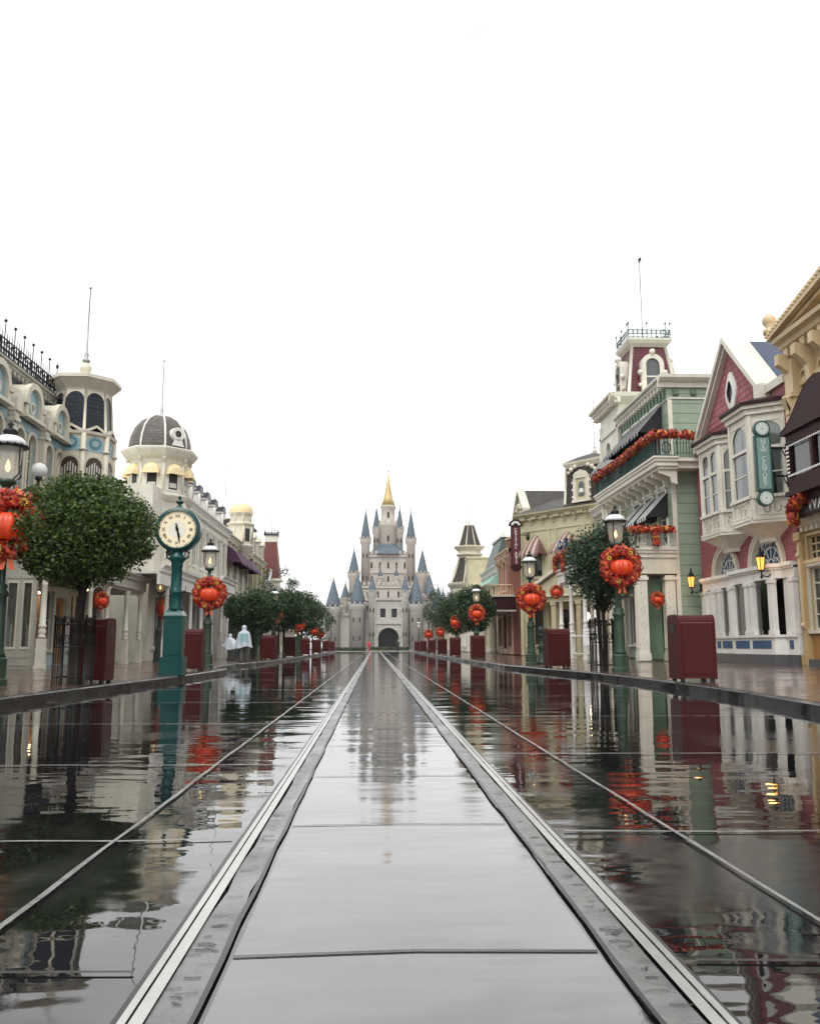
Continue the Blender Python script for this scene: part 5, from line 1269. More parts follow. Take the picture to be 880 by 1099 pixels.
def build_brick():
    B = Bld('bay_window_house', 'rose red gabled house with two cream bay windows over a white shopfront', 'building', 'R', 13, 25.7, 33.6, .31)
    x = B.x; W = B.W
    a1, a2 = x(31.15), x(27.8); r1, r2 = .98, 1.10
    ops = [(a1-r1, a1+r1, .95, 4.4), (a2-r2, a2+r2, .95, 4.55), (x(31.5), x(29.1), 5.3, 8.0), (x(28.4), x(26.2), 5.3, 8.2)]
    w = mb('rose_brick'); shell(w, 0, W, .31, 9.15, 10, ops); B.add(w, 'wall')
    # brick infill round the arches
    for a, r, zt in ((a1, r1, 4.4), (a2, r2, 4.55)):
        m = mb('rose_brick'); zs = zt-r; K = 14; m.strip([(a-r*cos(pi*k/K), .001, zs+r*sin(pi*k/K)) for k in range(K+1)], [(a-r*cos(pi*k/K), .001, zt) for k in range(K+1)])
        m.mat('cream'); m.ring(a, -.10, .2, zs, r-.02, r+.18, 0, pi, K); m.ring(a, -.13, -.10, zs, r+.12, r+.2, 0, pi, K); m.mat('rose_brick')
        tracery(B, a, zs, r-.04, .12); B.add(m, 'arch_surround')
    interior(B, 0, W, .35, 9.0, 1.5, 'interior', (4.7,))
    # gable
    ax, az = x(29.75), 12.0; l, r = 1.05, x(27.4)
    g_ = mb('rose_shingle'); g_.ext([(l, 9.15), (ax, az-.1), (r, 9.6), (r, 9.15)], 'y', -.02, .3); B.add(g_, 'gable')
    m = mb('warm_white')
    def rake(x0, z0, x1, z1, t=.2, y0=-.32, y1=.62): m.ext([(x0, z0), (x1, z1), (x1, z1+t), (x0, z0+t)], 'y', y0, y1)
    rake(.75, 8.85, ax, az-.08, .24); rake(ax, az-.08, r+.28, 9.25, .24)
    rake(.85, 8.75, ax, az-.28, .1, -.22, .0); rake(ax, az-.28, r+.2, 9.2, .1, -.22, 0)
    m.box(.5, 1.1, -.3, 1.0, 8.5, 8.95); m.box(r+.05, r+.5, -.34, .9, 8.9, 9.5)
    m.box(r+.5, W+.05, -.16, .5, 9.15, 9.42); m.box(0, .6, -.14, .5, 9.15, 9.35)
    B.add(m, 'gable_coping')
    m = mb('slate_blue'); m.quad((.75,.3,9.0),(ax,.3,az),(ax,9,az),(.75,9,9.0)); m.quad((ax,.3,az),(r+.3,.3,9.4),(r+.3,9,9.4),(ax,9,az)); m.quad((r-1.5,.7,9.9),(W,.7,9.9),(W,3.6,12.4),(r-1.5,3.6,12.4)); m.quad((W,.7,9.9),(W,9.5,9.35),(W,3.6,12.4),(W,3.6,12.4)); B.add(m, 'roof')
    m = mb('rose_brick'); m.box(W-.9, W, -.06, .5, 4.7, 9.15); B.add(m, 'quoin')
    m = mb('white_trim'); zc = 10.05; xx = x(29.75)
    K = 20
    def el(rx, rz, yy): return [(xx+rx*cos(2*pi*k/K)*(1+.10*cos(8*pi*k/K)), yy, zc+rz*sin(2*pi*k/K)*(1+.06*cos(8*pi*k/K))) for k in range(K+1)]
    m.strip(el(.22, .40, -.12), el(.44, .72, -.08)); m.strip(el(.44, .72, -.08), el(.44, .72, .0)); o = B.add(m, 'oval_window')
    m = mb('glass'); m.mat('black'); m.poly(el(.23, .41, -.05)[:-1]); B.add(m, 'pane', o)
    # bays
    oct_bay(B, x(31.9), x(28.95), .75, 4.85, 8.05, 'warm_white', .62, 0, ((5.65, 7.85),))
    oct_bay(B, x(28.75), x(25.9), .95, 4.85, 8.30, 'warm_white', .68, 0, ((5.65, 8.05),))
    # shopfront
    m = mb('white_trim'); out = .42
    px = [(0, 0), (.45, -.18), (3.4, -.18), (3.75, -.45), (6.9, -.45), (7.2, -.2), (W, -.2)]
    segs = list(zip(px, px[1:]))
    m.ext([(0, .05)]+px+[(W, .05)], 'z', .62, 1.16)
    m.ext([(0, .05)]+[(a, b-.07) for a, b in px]+[(W, .05)], 'z', 1.16, 1.24)
    m.ext([(0, .05)]+px+[(W, .05)], 'z', 3.0, 3.35); m.ext([(0, .05)]+[(a, b-.12) for a, b in px]+[(W, .05)], 'z', 3.35, 3.47); m.ext([(0, .05)]+[(a, b-.06) for a, b in px]+[(W, .05)], 'z', 3.28, 3.35)
    def post(xx, yy, w=.14): m.box(xx-w, xx+w, yy-.06, yy+.12, 1.24, 3.0); m.box(xx-w-.03, xx+w+.03, yy-.09, yy+.12, 2.86, 2.98); m.box(xx-w-.03, xx+w+.03, yy-.09, yy+.12, 1.24, 1.38)
    for xx, yy in ((.14,-.02),(.75,-.16),(1.55,-.16),(2.1,-.16),(3.05,-.16),(3.85,-.43),(5.05,-.43),(5.45,-.43),(6.8,-.43),(7.75,-.18)): post(xx, yy, .13)
    for a, b, yy in ((.28,.62,-.08),(.88,1.42,-.1),(7.05,7.62,-.12)): m.box(a, b, yy-.02, yy+.08, 1.24, 3.0)
    sf = B.add(m, 'shopfront')
    m = mb('plinth_stone'); m.ext([(0, .05)]+[(a, b-.03) for a, b in px]+[(W, .05)], 'z', .28, .619); B.add(m, 'plinth', sf)
    for a, b, yy in ((.3,.5,-.18),(.95,1.2,-.18),(1.65,2.0,-.18),(2.15,3.0,-.18),(3.95,5.05,-.45),(5.3,6.65,-.45),(7.35,7.6,-.2)): m = mb('slate_blue_panel'); m.box(a, b, yy-.012, yy+.004, .80, 1.06); B.add(m, 'inset_panel', sf)
    for a, b, yy, cu in ((1.68,1.97,-.10,1),(2.23,2.92,-.10,1),(3.98,4.92,-.36,1),(5.58,6.67,-.36,0)):
        g_ = mb('glass'); g_.quad((a,yy,1.24),(b,yy,1.24),(b,yy,3.0),(a,yy,3.0)); B.add(g_, 'shop_window', sf)
        if cu:
            c = mb('curtain'); c.strip([(a+(b-a)*k/10, yy+.12+.02*sin(k*2.4), 3.0) for k in range(11)], [(a+(b-a)*k/10, yy+.12+.02*sin(k*2.4), 1.3) for k in range(11)]); B.add(c, 'curtain', sf)
    return B
BR = build_brick()
def build_green():
    B = Bld('balcony_house', 'pale green clapboard house with a garlanded balcony and a maroon mansard tower', 'building', 'R', 12.1, 33.95, 44.2, .31)
    x = B.x; W = B.W
    t0 = x(40.7)                                                   # tower occupies local x 0..t0
    up = [(x(a)-.42, x(a)+.42, 8.55, 10.9) for a in (39.6, 38.2, 36.8, 35.4)]; md = [(x(a)-.5, x(a)+.5, 5.0, 7.3) for a in (38.6, 36.9, 35.2)]
    gd = [(x(37.6), x(35.6), .36, 3.3), (x(40.4), x(38.6), .95, 3.2)]
    w = mb('green_siding'); shell(w, t0, W, .31, 11.5, 11, up+md+gd); B.add(w, 'wall')
    for a, b, c, d in up+md: window(B, a, b, c, d, 0, 0, 'white_trim', 1, 2, .1, 'lace', head=True)
    door(B, x(37.6), x(35.6), .36, 3.3, 'green_trim'); window(B, x(40.4), x(38.6), .95, 3.2, 0, 0, 'white_trim', 2, 1, .1, 'tan', name='shop_window')
    interior(B, 0, W, .35, 11.3, 1.6, 'interior', (4.6, 8.0))
    m = mb('green_siding'); m.box(t0, W, -.06, -.001, 11.0, 11.5); m.mat('warm_white'); cornice(m, t0, W, 11.98, .48, .42, 0, .42, ends=.0)
    m.box(t0-.0, W+.02, -.05, .0, 10.98, 11.06)
    # return of the cornice on the side wall
    m.ext([(W, 11.5), (W+.12, 11.5), (W+.15, 11.68), (W+.3, 11.74), (W+.42, 11.84), (W+.44, 11.98), (W, 11.98)], 'y', -.44, 11)
    m.mat('green_trim')
    for q in range(14): m.ext([(W, 11.22), (W+.05, 11.16), (W+.1, 11.22), (W+.1, 11.42), (W, 11.42)], 'y', .2+q*.75, .42+q*.75)
    for q in range(15): m.box(t0+.25+q*.44, t0+.42+q*.44, -.14, -.06, 11.1, 11.42)
    m.mat('warm_white'); m.box(W+.003, W+.05, 0, 11, 11.02, 11.08); m.box(W-.02, W+.03, -.03, .14, .31, 11.0)
    B.add(m, 'cornice')
    # awnings
    for a, b, c, d in up: awning(B, a-.2, b+.2, 11.0, 9.8, 1.05, ['awning_black', 'awning_black', 'awning_grey'], 9, name='awning')
    for a, b, c, d in md: awning(B, a-.15, b+.15, 7.2, 6.15, .95, ['awning_black', 'awning_white'], 8, name='awning')
    # upper balcony
    def balcony(x0, x1, out, zf, h, slabm, panelm, tail=0, dents=True):
        m = mb(slabm); m.box(x0, x1, -out, -.0, zf-.14, zf); m.box(x0+.06, x1-.06, -out+.06, 0, zf-.32, zf-.14); m.box(x0+.14, x1-.14, -out+.2, 0, zf-.44, zf-.32)
        m.box(x0-.05, x1+.05, -out-.06, 0, zf-.02, zf+.06); brackets(m, x0+.3, x1-.3, zf-.44, .6, out*.75, max(3, int((x1-x0)/.8)), w=.07)
        o = B.add(m, 'balcony')
        r = mb(panelm)
        def run(ax, ay, bx, by):
            d = sqrt((bx-ax)**2+(by-ay)**2); n = max(2, int(d/.11))
            r.tube([(ax,ay,zf+h),(bx,by,zf+h)], .035, 5); r.tube([(ax,ay,zf+.1),(bx,by,zf+.1)], .03, 5)
            for k in range(n+1): t = k/n; r.tube([(ax+(bx-ax)*t, ay+(by-ay)*t, zf+.06), (ax+(bx-ax)*t, ay+(by-ay)*t, zf+h)], .016, 3)
            for k in range(int(d/.5)):
                t = (k+.5)/int(d/.5); c = (ax+(bx-ax)*t, ay+(by-ay)*t, zf+h*.5); ux, uy = (bx-ax)/d, (by-ay)/d
                r.tube([(c[0]+ux*.18*cos(q), c[1]+uy*.18*cos(q), c[2]+.22*sin(q)) for q in [2*pi*i/10 for i in range(11)]], .022, 4)
        y_ = -out+.08; run(x0+.08, y_, x1-.08, y_); run(x0+.08, -.02, x0+.08, y_); run(x1-.08, y_, x1-.08, -.02)
        B.add(r, 'railing', o); return o
    balcony(x(42.6), x(33.1), .95, 8.35, .85, 'warm_white', 'teal_trim')
    # balcony side return behind the corner
    m = mb('warm_white'); m.box(W, W+.85, 0, 1.1, 8.21, 8.35); m.box(W, W+.7, 0, .95, 7.95, 8.21); m.mat('teal_trim'); m.tube([(W+.8,0,9.2),(W+.8,1.05,9.2)], .035, 5)
    for k in range(9): m.tube([(W+.8,.12*k,8.35),(W+.8,.12*k,9.2)], .016, 3)
    B.add(m, 'balcony_return')
    # ground porch with low balcony
    xa, xb = x(38.3), x(33.75)
    balcony(xa, xb, 1.75, 4.72, .75, 'warm_white', 'warm_white')
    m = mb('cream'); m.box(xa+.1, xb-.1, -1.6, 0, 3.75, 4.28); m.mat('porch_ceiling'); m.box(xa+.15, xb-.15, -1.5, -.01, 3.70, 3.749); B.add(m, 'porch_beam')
    for xx in (xa+.35, xb-.35):
        for yy in (-1.42, -.28):
            m = mb('warm_white'); m.box(xx-.2, xx+.2, yy-.2, yy+.2, .45, 3.75); m.box(xx-.24, xx+.24, yy-.24, yy+.24, .31, .6); m.box(xx-.25, xx+.25, yy-.25, yy+.25, 3.5, 3.62)
            panel(m, xx-.15, xx+.15, .8, 3.35, yy-.2, .025, .02)
            for q in range(4): m.tube([(xx+.2, yy+.08*cos(b), 1.1+q*.6+.16*sin(b)) for b in [2*pi*i/8 for i in range(9)]], .014, 4)
            B.add(m, 'porch_pier')
    m = mb('green_trim'); m.box(xb-.62, xb-.56, -1.15, -.55, .4, 3.3); m.box(xb-.60, xb-.555, -1.3, -.45, 3.3, 3.6); B.add(m, 'shutter_door')
    m = mb('interior_warm'); m.box(xa+.6, xb-.7, -.1, -.06, .4, 3.6); 
    # cream corner tower with maroon mansard
    m = mb('warm_white'); shell(m, .15, t0, .31, 12.8, 3.2, [(1.25, 2.05, 9.2, 11.2), (1.15, 2.15, 5.2, 7.6)], -.12)
    for z_ in (4.5, 8.1, 11.6): m.box(.08, t0+.05, -.2, 3.2, z_, z_+.14)
    cornice(m, -.4, t0+.4, 13.25, .5, .5, -.12, .36); m.ext([(t0, 12.75), (t0+.3, 12.95), (t0+.42, 13.05), (t0+.46, 13.25), (t0, 13.25)], 'y', -.6, 3.6); m.box(-.4, t0+.1, -.1, 3.6, 12.8, 13.2)
    for xx in (.22, t0-.12): m.box(xx-.14, xx+.14, -.2, -.12, .31, 12.3)
    tw = B.add(m, 'tower')
    window(B, 1.25, 2.05, 9.2, 11.2, -.12, 1, 'warm_white', 1, 2, .14, 'lace'); window(B, 1.15, 2.15, 5.2, 7.6, -.12, 0, 'warm_white', 1, 2, .12, 'lace', head=True)
    awning(B, .95, 2.35, 10.7, 9.7, .8, ['awning_grey', 'awning_black'], 6, y=-.12)
    cx, cy = x(42.5), 1.85
    m = mb('maroon_shingle'); m.lathe([(1.78, 13.25), (1.20, 16.1)], cx, cy, 4, pi/4, 0, False); mr = B.add(m, 'mansard_roof', tw)
    m = mb('warm_white')
    for k in range(4):
        a = pi/4+k*pi/2; m.tube([(cx+1.77*cos(a), cy+1.77*sin(a), 13.25), (cx+1.21*cos(a), cy+1.21*sin(a), 16.1)], .09, 5)
    m.lathe([(1.25, 16.05), (1.5, 16.2), (1.62, 16.36), (1.62, 16.46), (.2, 16.5)], cx, cy, 4, pi/4, 0, False); B.add(m, 'roof_cornice', tw)
    for k in range(4): # arched dormers on each face
        a = k*pi/2; c_, s_ = cos(a), sin(a); P = lambda u, o, z: (cx+(.98+o)*c_-u*s_, cy+(.98+o)*s_+u*c_, z)
        m = mb('warm_white'); K = 12
        for i in range(K):
            b0, b1 = pi*i/K, pi*(i+1)/K; f = lambda r, b, o: P(r*cos(b), o, 14.95+r*sin(b))
            m.quad(f(.34,b0,.42), f(.58,b0,.42), f(.58,b1,.42), f(.34,b1,.42)); m.quad(f(.58,b0,.42), f(.58,b0,-.2), f(.58,b1,-.2), f(.58,b1,.42))
            m.quad(f(.34,b0,.42), f(.34,b1,.42), f(.34,b1,.3), f(.34,b0,.3))
        for s2 in (-1, 1):
            m.quad(P(s2*.34,.42,13.45), P(s2*.58,.42,13.45), P(s2*.58,.42,14.95), P(s2*.34,.42,14.95)); m.quad(P(s2*.58,.42,13.3), P(s2*.58,-.1,13.3), P(s2*.58,-.1,14.95), P(s2*.58,.42,14.95))
            m.sphere(P(s2*.64,.36,14.55), .14, 8, 5); m.sphere(P(s2*.66,.36,13.9), .10, 8, 5)
        m.quad(P(-.62,.46,13.3), P(.62,.46,13.3), P(.62,.46,13.5), P(-.62,.46,13.5)); m.quad(P(-.34,.36,14.3), P(.34,.36,14.3), P(.34,.36,14.38), P(-.34,.36,14.38))
        m.sphere(P(0,.42,15.62), .16, 8, 5)
        o = B.add(m, 'dormer', tw)
        m = mb('plinth_stone'); m.poly([P(-.34,.33,13.5), P(.34,.33,13.5)]+[P(.34*cos(pi*i/8), .33, 14.95+.34*sin(pi*i/8)) for i in range(9)]); B.add(m, 'pane', o)
    m = mb('teal_trim'); q = 1.08
    for a, b, c, d in ((-1,-1,1,-1),(1,-1,1,1),(1,1,-1,1),(-1,1,-1,-1)): cresting(m, cx+q*a, cy+q*b, cx+q*c, cy+q*d, 16.48, .6, .24)
    B.add(m, 'iron_cresting', tw); flagpole(B, cx, cy, 16.5, 21.1, tw)
    m = mb('letter_dark'); m.sphere((cx+.08,cy,21.2), .09, 8, 5); m.tube([(cx-.2,cy,21.25),(cx,cy,21.1),(cx+.2,cy,21.28)], .02, 4); B.add(m, 'weather_vane', tw)
build_green()
def build_tan():
    B = Bld('ornate_arcade', 'tan ornate building with a big bracketed pediment, cut by the right edge of the photo', 'building', 'R', 13, 15.5, 25.25, .31)
    x = B.x; W = B.W
    up = [(q, q+.95, 5.6, 8.2) for q in (.95, 7.2, 8.7)]; g_ = [(x(25.1), x(23.3), 1.35, 3.2), (x(22.7), x(20.9), 1.35, 3.2), (x(18.4), x(16.6), 1.35, 3.2)]
    tr_ = [(x(25.1), x(23.3), 3.42, 4.15), (x(22.7), x(20.9), 3.42, 4.15)]
    w = mb('tan'); shell(w, 0, W, .31, 9.6, 9, up+g_+tr_+[(x(20.4), x(18.9), .35, 3.2)]); B.add(w, 'wall')
    for a, b, c, d in up: window(B, a, b, c, d, 0, 1, 'pale_tan', 1, 2, .14, 'lace', keystone=True)
    for a, b, c, d in g_: window(B, a, b, c, d, 0, 0, 'cream', 3, 4, .12, 'lace', name='shop_window')
    for a, b, c, d in tr_: window(B, a, b, c, d, 0, 0, 'pale_tan', 6, 3, .08, 'tan', name='transom_window')
    door(B, x(20.4), x(18.9), .35, 3.2, 'wood_orange'); interior(B, 0, W, .35, 9.5, 1.5, 'interior_warm', (4.7,))
    for a, b, c, d in g_: m = mb('wood_orange'); m.box(a-.05, b+.05, -.03, .01, .5, 1.22); [m.box(a+(b-a)*q/4-.02, a+(b-a)*q/4+.02, -.05, -.03, .55, 1.18) for q in range(5)]; B.add(m, 'panelled_base')
    m = mb('ochre')
    for a in (25.35, 23.0, 20.65, 18.65, 16.2): 
        m.box(x(a)-.14, x(a)+.14, -.16, .01, .5, 4.3); m.box(x(a)-.19, x(a)+.19, -.22, .01, .31, .62); m.box(x(a)-.19, x(a)+.19, -.24, .01, 4.05, 4.3)
        m.mat('pale_tan'); m.box(x(a)-.07, x(a)+.07, -.20, -.16, 1.4, 3.9); m.sphere((x(a), -.2, 1.5), .09, 8, 5); m.sphere((x(a), -.2, 3.6), .09, 8, 5); m.mat('ochre')
    m.mat('cream'); m.box(0, W, -.1, .01, 3.24, 3.38); cornice(m, 0, W, 4.62, .34, .35, -.0, .3); m.box(0, W, -.05, .01, .36, .48)
    B.add(m, 'pilaster')
    m = mb('plinth_stone'); m.box(0, W, -.2, -.0, .29, .50); B.add(m, 'plinth')
    m = mb('pale_tan'); cornice(m, .0, W, 10.35, .62, .62, 0, .5, ends=.02); brackets(m, .2, W-.2, 9.8, 1.25, .62, 10, w=.13); m.box(0, W, -.08, .01, 8.75, 8.95); m.box(0, W, -.04, .01, 9.6, 9.75)
    for q in range(9): xx = .7+q*1.05; m.ring(xx, -.07, .01, 8.98, .18, .27, 0, pi, 8)
    # rope-edged broken pediment
    pk = x(21.6); m.ext([(-.1, 10.35), (pk, 11.05), (2*pk+.1, 10.35), (2*pk+.1, 10.6), (pk, 11.38), (-.1, 10.6)], 'y', -.75, .3)
    m.ext([(.2, 10.36), (pk, 11.0), (2*pk-.2, 10.36)], 'y', -.18, .2)
    m.ext([(.2, 10.3), (pk, 10.86), (pk, 10.98), (.2, 10.42)], 'y', -.55, -.3)
    for k in range(22):
        t = k/21; m.sphere((-.1+(pk+.1)*t, -.76, 10.5+.76*t), .05, 6, 4); m.sphere((2*pk+.1-(pk+.1)*t, -.76, 10.5+.76*t), .05, 6, 4)
    m.lathe([(.2,10.6),(.22,10.75),(.1,10.82),(.2,10.95),(.22,11.1),(.14,11.22),(.03,11.28)], -.12, -.6, 10)
    m.lathe([(.2,11.3),(.22,11.45),(.1,11.52),(.2,11.7),(.03,12.0)], pk, -.6, 10)
    m.box(0, .5, -.3, .01, 4.7, 9.6); m.box(.05, .45, -.36, -.29, 5.1, 8.4)
    for z_ in (5.0, 6.6, 8.4): m.box(-.03, .55, -.4, .01, z_, z_+.14); m.ext([(-.4,z_-.5),(-.3,z_-.5),(-.52,z_),(-.3,z_)], 'x', .1, .4)
    B.add(m, 'pediment')
    # maroon oriel
    xa, xb = x(24.35), x(20.2); m = mb('maroon_wood')
    m.box(xa, xb, -.85, 0, 5.35, 5.75); m.box(xa-.08, xb+.08, -.93, 0, 5.22, 5.36); m.box(xa+.1, xb-.1, -.7, 0, 5.02, 5.22); m.box(xa+.3, xb-.3, -.5, 0, 4.85, 5.02)
    m.box(xa, xb, -.85, 0, 6.75, 7.05); m.box(xa-.1, xb+.1, -.97, 0, 7.05, 7.17)
    for xx in (xa, xa+1.35, xb-1.5, xb-.15): m.box(xx, xx+.15, -.85, -.7, 5.75, 6.75)
    m.box(xa, xa+.12, -.15, 0, 5.75, 6.75)
    K = 12; xm = (xa+xb)/2
    for k in range(K): # swept roof
        t0_, t1_ = k/K, (k+1)/K; f = lambda t: 7.17+1.15*sin(pi*t)**1.8
        m.quad((xa-.1+(xb-xa+.2)*t0_, -.97, f(t0_)), (xa-.1+(xb-xa+.2)*t1_, -.97, f(t1_)), (xa-.1+(xb-xa+.2)*t1_, 0, f(t1_)), (xa-.1+(xb-xa+.2)*t0_, 0, f(t0_)))
        m.quad((xa-.1+(xb-xa+.2)*t0_, -.96, 7.16), (xa-.1+(xb-xa+.2)*t1_, -.96, 7.16), (xa-.1+(xb-xa+.2)*t1_, -.96, f(t1_)), (xa-.1+(xb-xa+.2)*t0_, -.96, f(t0_)))
    o = B.add(m, 'oriel_window')
    m = mb('letter_white')
    for k in range(int((xb-xa)/.12)): m.box(xa+.06+k*.12, xa+.12+k*.12, -.87, -.85, 5.79, 5.85); m.box(xa+.06+k*.12, xa+.12+k*.12, -.87, -.85, 6.68, 6.73)
    for k in range(7): m.box(xa+.01, xa+.16, -.87, -.85, 5.9+k*.12, 5.95+k*.12)
    m.box(xa-.03, xa, -.8, 0, 5.75, 6.78)
    B.add(m, 'beading', o)
    g_ = mb('glass'); g_.quad((xa+.1,-.76,5.75),(xb-.1,-.76,5.75),(xb-.1,-.76,6.75),(xa+.1,-.76,6.75)); g_.quad((xa+.03,-.76,5.75),(xa+.03,-.1,5.75),(xa+.03,-.1,6.75),(xa+.03,-.76,6.75)); B.add(g_, 'pane', o)
    i_ = mb('interior'); i_.box(xa+.2, xb-.2, -.4, -.3, 5.75, 6.75); B.add(i_, 'oriel_interior', o)
build_tan()
# angled cream house with the brown mansard turret
def build_angled():
    B = Bld('angled_cream_house', 'pale yellow panelled house set at an angle, with a brown mansard turret and flagpole', 'building', 'R', 0, 0, 1, .3)
    ax, ay, bx, by = 9.45, 55.2, 14.6, 48.6
    r = B.root; r.location = (ax, ay, .3); r.rotation_euler = (0, 0, atan2(by-ay, bx-ax)); W = sqrt((bx-ax)**2+(by-ay)**2); D = 9
    ops = [(1.05, 1.85, 5.2, 7.2), (3.6, 4.4, 5.2, 7.2), (6.2, 7.0, 5.2, 7.2), (.5, 1.9, .9, 3.2), (2.6, 3.9, .35, 3.1), (4.6, 6.0, .9, 3.2)]
    w = mb('yellow_cream'); shell(w, 0, W, .3, 9.0, D, ops); B.add(w, 'wall')
    for a, b, c, d in ops[:3]: window(B, a, b, c, d, 0, 1, 'yellow_cream', 1, 2, .1, 'lace'); hood_awning(B, (a+b)/2, 1.7, 7.9, 6.6, 1.25, 'awning_brown', mats=['awning_brown', 'awning_tan'])
    for a, b, c, d in (ops[3], ops[5]): window(B, a, b, c, d, 0, 0, 'yellow_cream', 1, 1, .1, 'tan', name='shop_window')
    door(B, *ops[4], 'door_red'); interior(B, 0, W, .35, 8.9, 1.5, 'interior_warm', (4.4,))
    m = mb('yellow_cream'); cornice(m, -.1, W, 9.3, .4, .42, 0, .9, ends=.15); brackets(m, .2, W-.2, 8.95, .4, .3, 10, w=.06)
    m.box(0, W, -.05, .01, 8.15, 8.22); m.box(0, W, -.08, .01, 4.75, 4.85); m.box(0, W, -.06, .01, 4.0, 4.12)
    for xx in (.12, 2.45, 3.0, 5.2, 5.8, W-.12): m.box(xx-.09, xx+.09, -.06, .01, 4.85, 8.15)
    for xx in (.15, 2.25, 4.25, 6.2, W-.15): m.box(xx-.14, xx+.14, -.12, .01, .3, 4.0); m.box(xx-.18, xx+.18, -.16, .01, 3.7, 3.85)
    B.add(m, 'cornice')
    m = mb('slate_brown'); m.poly([(-.35,-.35,9.3),(W+.2,-.35,9.3),(W-1.2,1.6,10.3),(1.4,1.6,10.3)]); m.poly([(-.35,-.35,9.3),(1.4,1.6,10.3),(1.4,7,10.3),(-.35,D,9.3)]); m.poly([(W+.2,-.35,9.3),(W+.2,D,9.3),(W-1.2,7,10.3),(W-1.2,1.6,10.3)]); m.quad((1.4,1.6,10.3),(W-1.2,1.6,10.3),(W-1.2,7,10.3),(1.4,7,10.3)); B.add(m, 'roof')
    # turret
    cx, cy = 5.05, 1.5; m = mb('slate_brown'); m.lathe([(2.5, 9.25), (1.9, 9.6), (1.75, 12.0)], cx, cy, 4, pi/4, 0, False); t = B.add(m, 'mansard_turret')
    m = mb('cream')
    for k in range(4): a = pi/4+k*pi/2; m.tube([(cx+1.93*cos(a), cy+1.93*sin(a), 9.6), (cx+1.77*cos(a), cy+1.77*sin(a), 12.0)], .09, 5)
    m.lathe([(1.8, 11.85), (2.02, 12.1), (2.05, 12.22), (1.9, 12.24)], cx, cy, 4, pi/4, 0, False); 
    m.lathe([(.2,12.75),(.22,12.85),(.1,12.95),(.14,13.05),(.05,13.2)], cx, cy, 10)
    B.add(m, 'turret_cornice', t)
    m = mb('slate_brown'); m.lathe([(2.0, 12.23), (1.1, 12.6), (.1, 12.9)], cx, cy, 4, pi/4, 0, False); B.add(m, 'turret_cap', t)
    for k in (3, 2, 0, 1):
        a = k*pi/2; c_, s_ = cos(a), sin(a); P = lambda u, o, z: (cx+(1.36+o)*c_-u*s_, cy+(1.36+o)*s_+u*c_, z)
        m = mb('cream'); m2 = []
        for (u0, u1, z0, z1, o) in ((-.62,-.36,9.75,11.1,.12),(.36,.62,9.75,11.1,.12),(-.7,.7,9.6,9.78,.16),(-.55,.55,11.1,11.3,.14)):
            m.quad(P(u0,o,z0), P(u1,o,z0), P(u1,o,z1), P(u0,o,z1)); m.quad(P(u0,o,z1), P(u1,o,z1), P(u1,-.3,z1), P(u0,-.3,z1)); m.quad(P(u0,o,z0), P(u0,o,z1), P(u0,-.3,z1), P(u0,-.3,z0)); m.quad(P(u1,o,z0), P(u1,o,z1), P(u1,-.3,z1), P(u1,-.3,z0))
        m.poly([P(-.6,.15,11.3), P(.6,.15,11.3), P(.42,.15,11.48), P(0,.15,11.62), P(-.42,.15,11.48)])
        for s2 in (-1, 1):
            for z_ in (9.95, 10.4, 10.85): m.sphere(P(s2*.66,.08,z_), .09, 6, 4)
            m.sphere(P(s2*.8, 0, 11.72), .16, 6, 4); m.sphere(P(s2*.5, .02, 11.86), .14, 6, 4); m.sphere(P(s2*1.0, 0, 11.55), .12, 6, 4)
        o = B.add(m, 'dormer', t); m = mb('yellow_cream'); m.quad(P(-.36,.07,9.78), P(.36,.07,9.78), P(.36,.07,11.1), P(-.36,.07,11.1)); m.mat('plinth_stone'); m.poly([P(-.22,.09,9.95), P(.22,.09,9.95)]+[P(.22*cos(pi*i/8), .09, 10.65+.24*sin(pi*i/8)) for i in range(9)])
        m.mat('white_trim'); m.quad(P(-.2,.1,10.2), P(.2,.1,10.2), P(.12,.1,10.45), P(-.12,.1,10.45)); B.add(m, 'pane', o)
    flagpole(B, cx, cy, 12.9, 16.2, t)
    # pediment portico at ground level
    m = mb('yellow_cream'); m.box(1.5, 7.9, -1.3, 0, 3.5, 3.85); m.ext([(1.4,3.85),(8.0,3.85),(4.9,5.6)], 'y', -1.35, 0); m.mat('cream'); m.ext([(1.2,3.85),(4.9,5.7),(8.2,3.85),(8.2,4.02),(4.9,5.92),(1.2,4.02)], 'y', -1.6, -.1); m.box(1.35, 8.0, -1.5, -1.3, 3.82, 3.92)
    po = B.add(m, 'portico')
    for xx in (1.75, 3.7, 5.6, 7.5):
        m = mb('yellow_cream'); m.box(xx-.17, xx+.17, -1.25, -.91, .3, 3.5); m.box(xx-.22, xx+.22, -1.3, -.86, .3, .55); m.box(xx-.22, xx+.22, -1.3, -.86, 3.3, 3.5); panel(m, xx-.12, xx+.12, .8, 3.1, -1.25, .02, .02); B.add(m, 'pillar', po)
    return B
AN = build_angled()
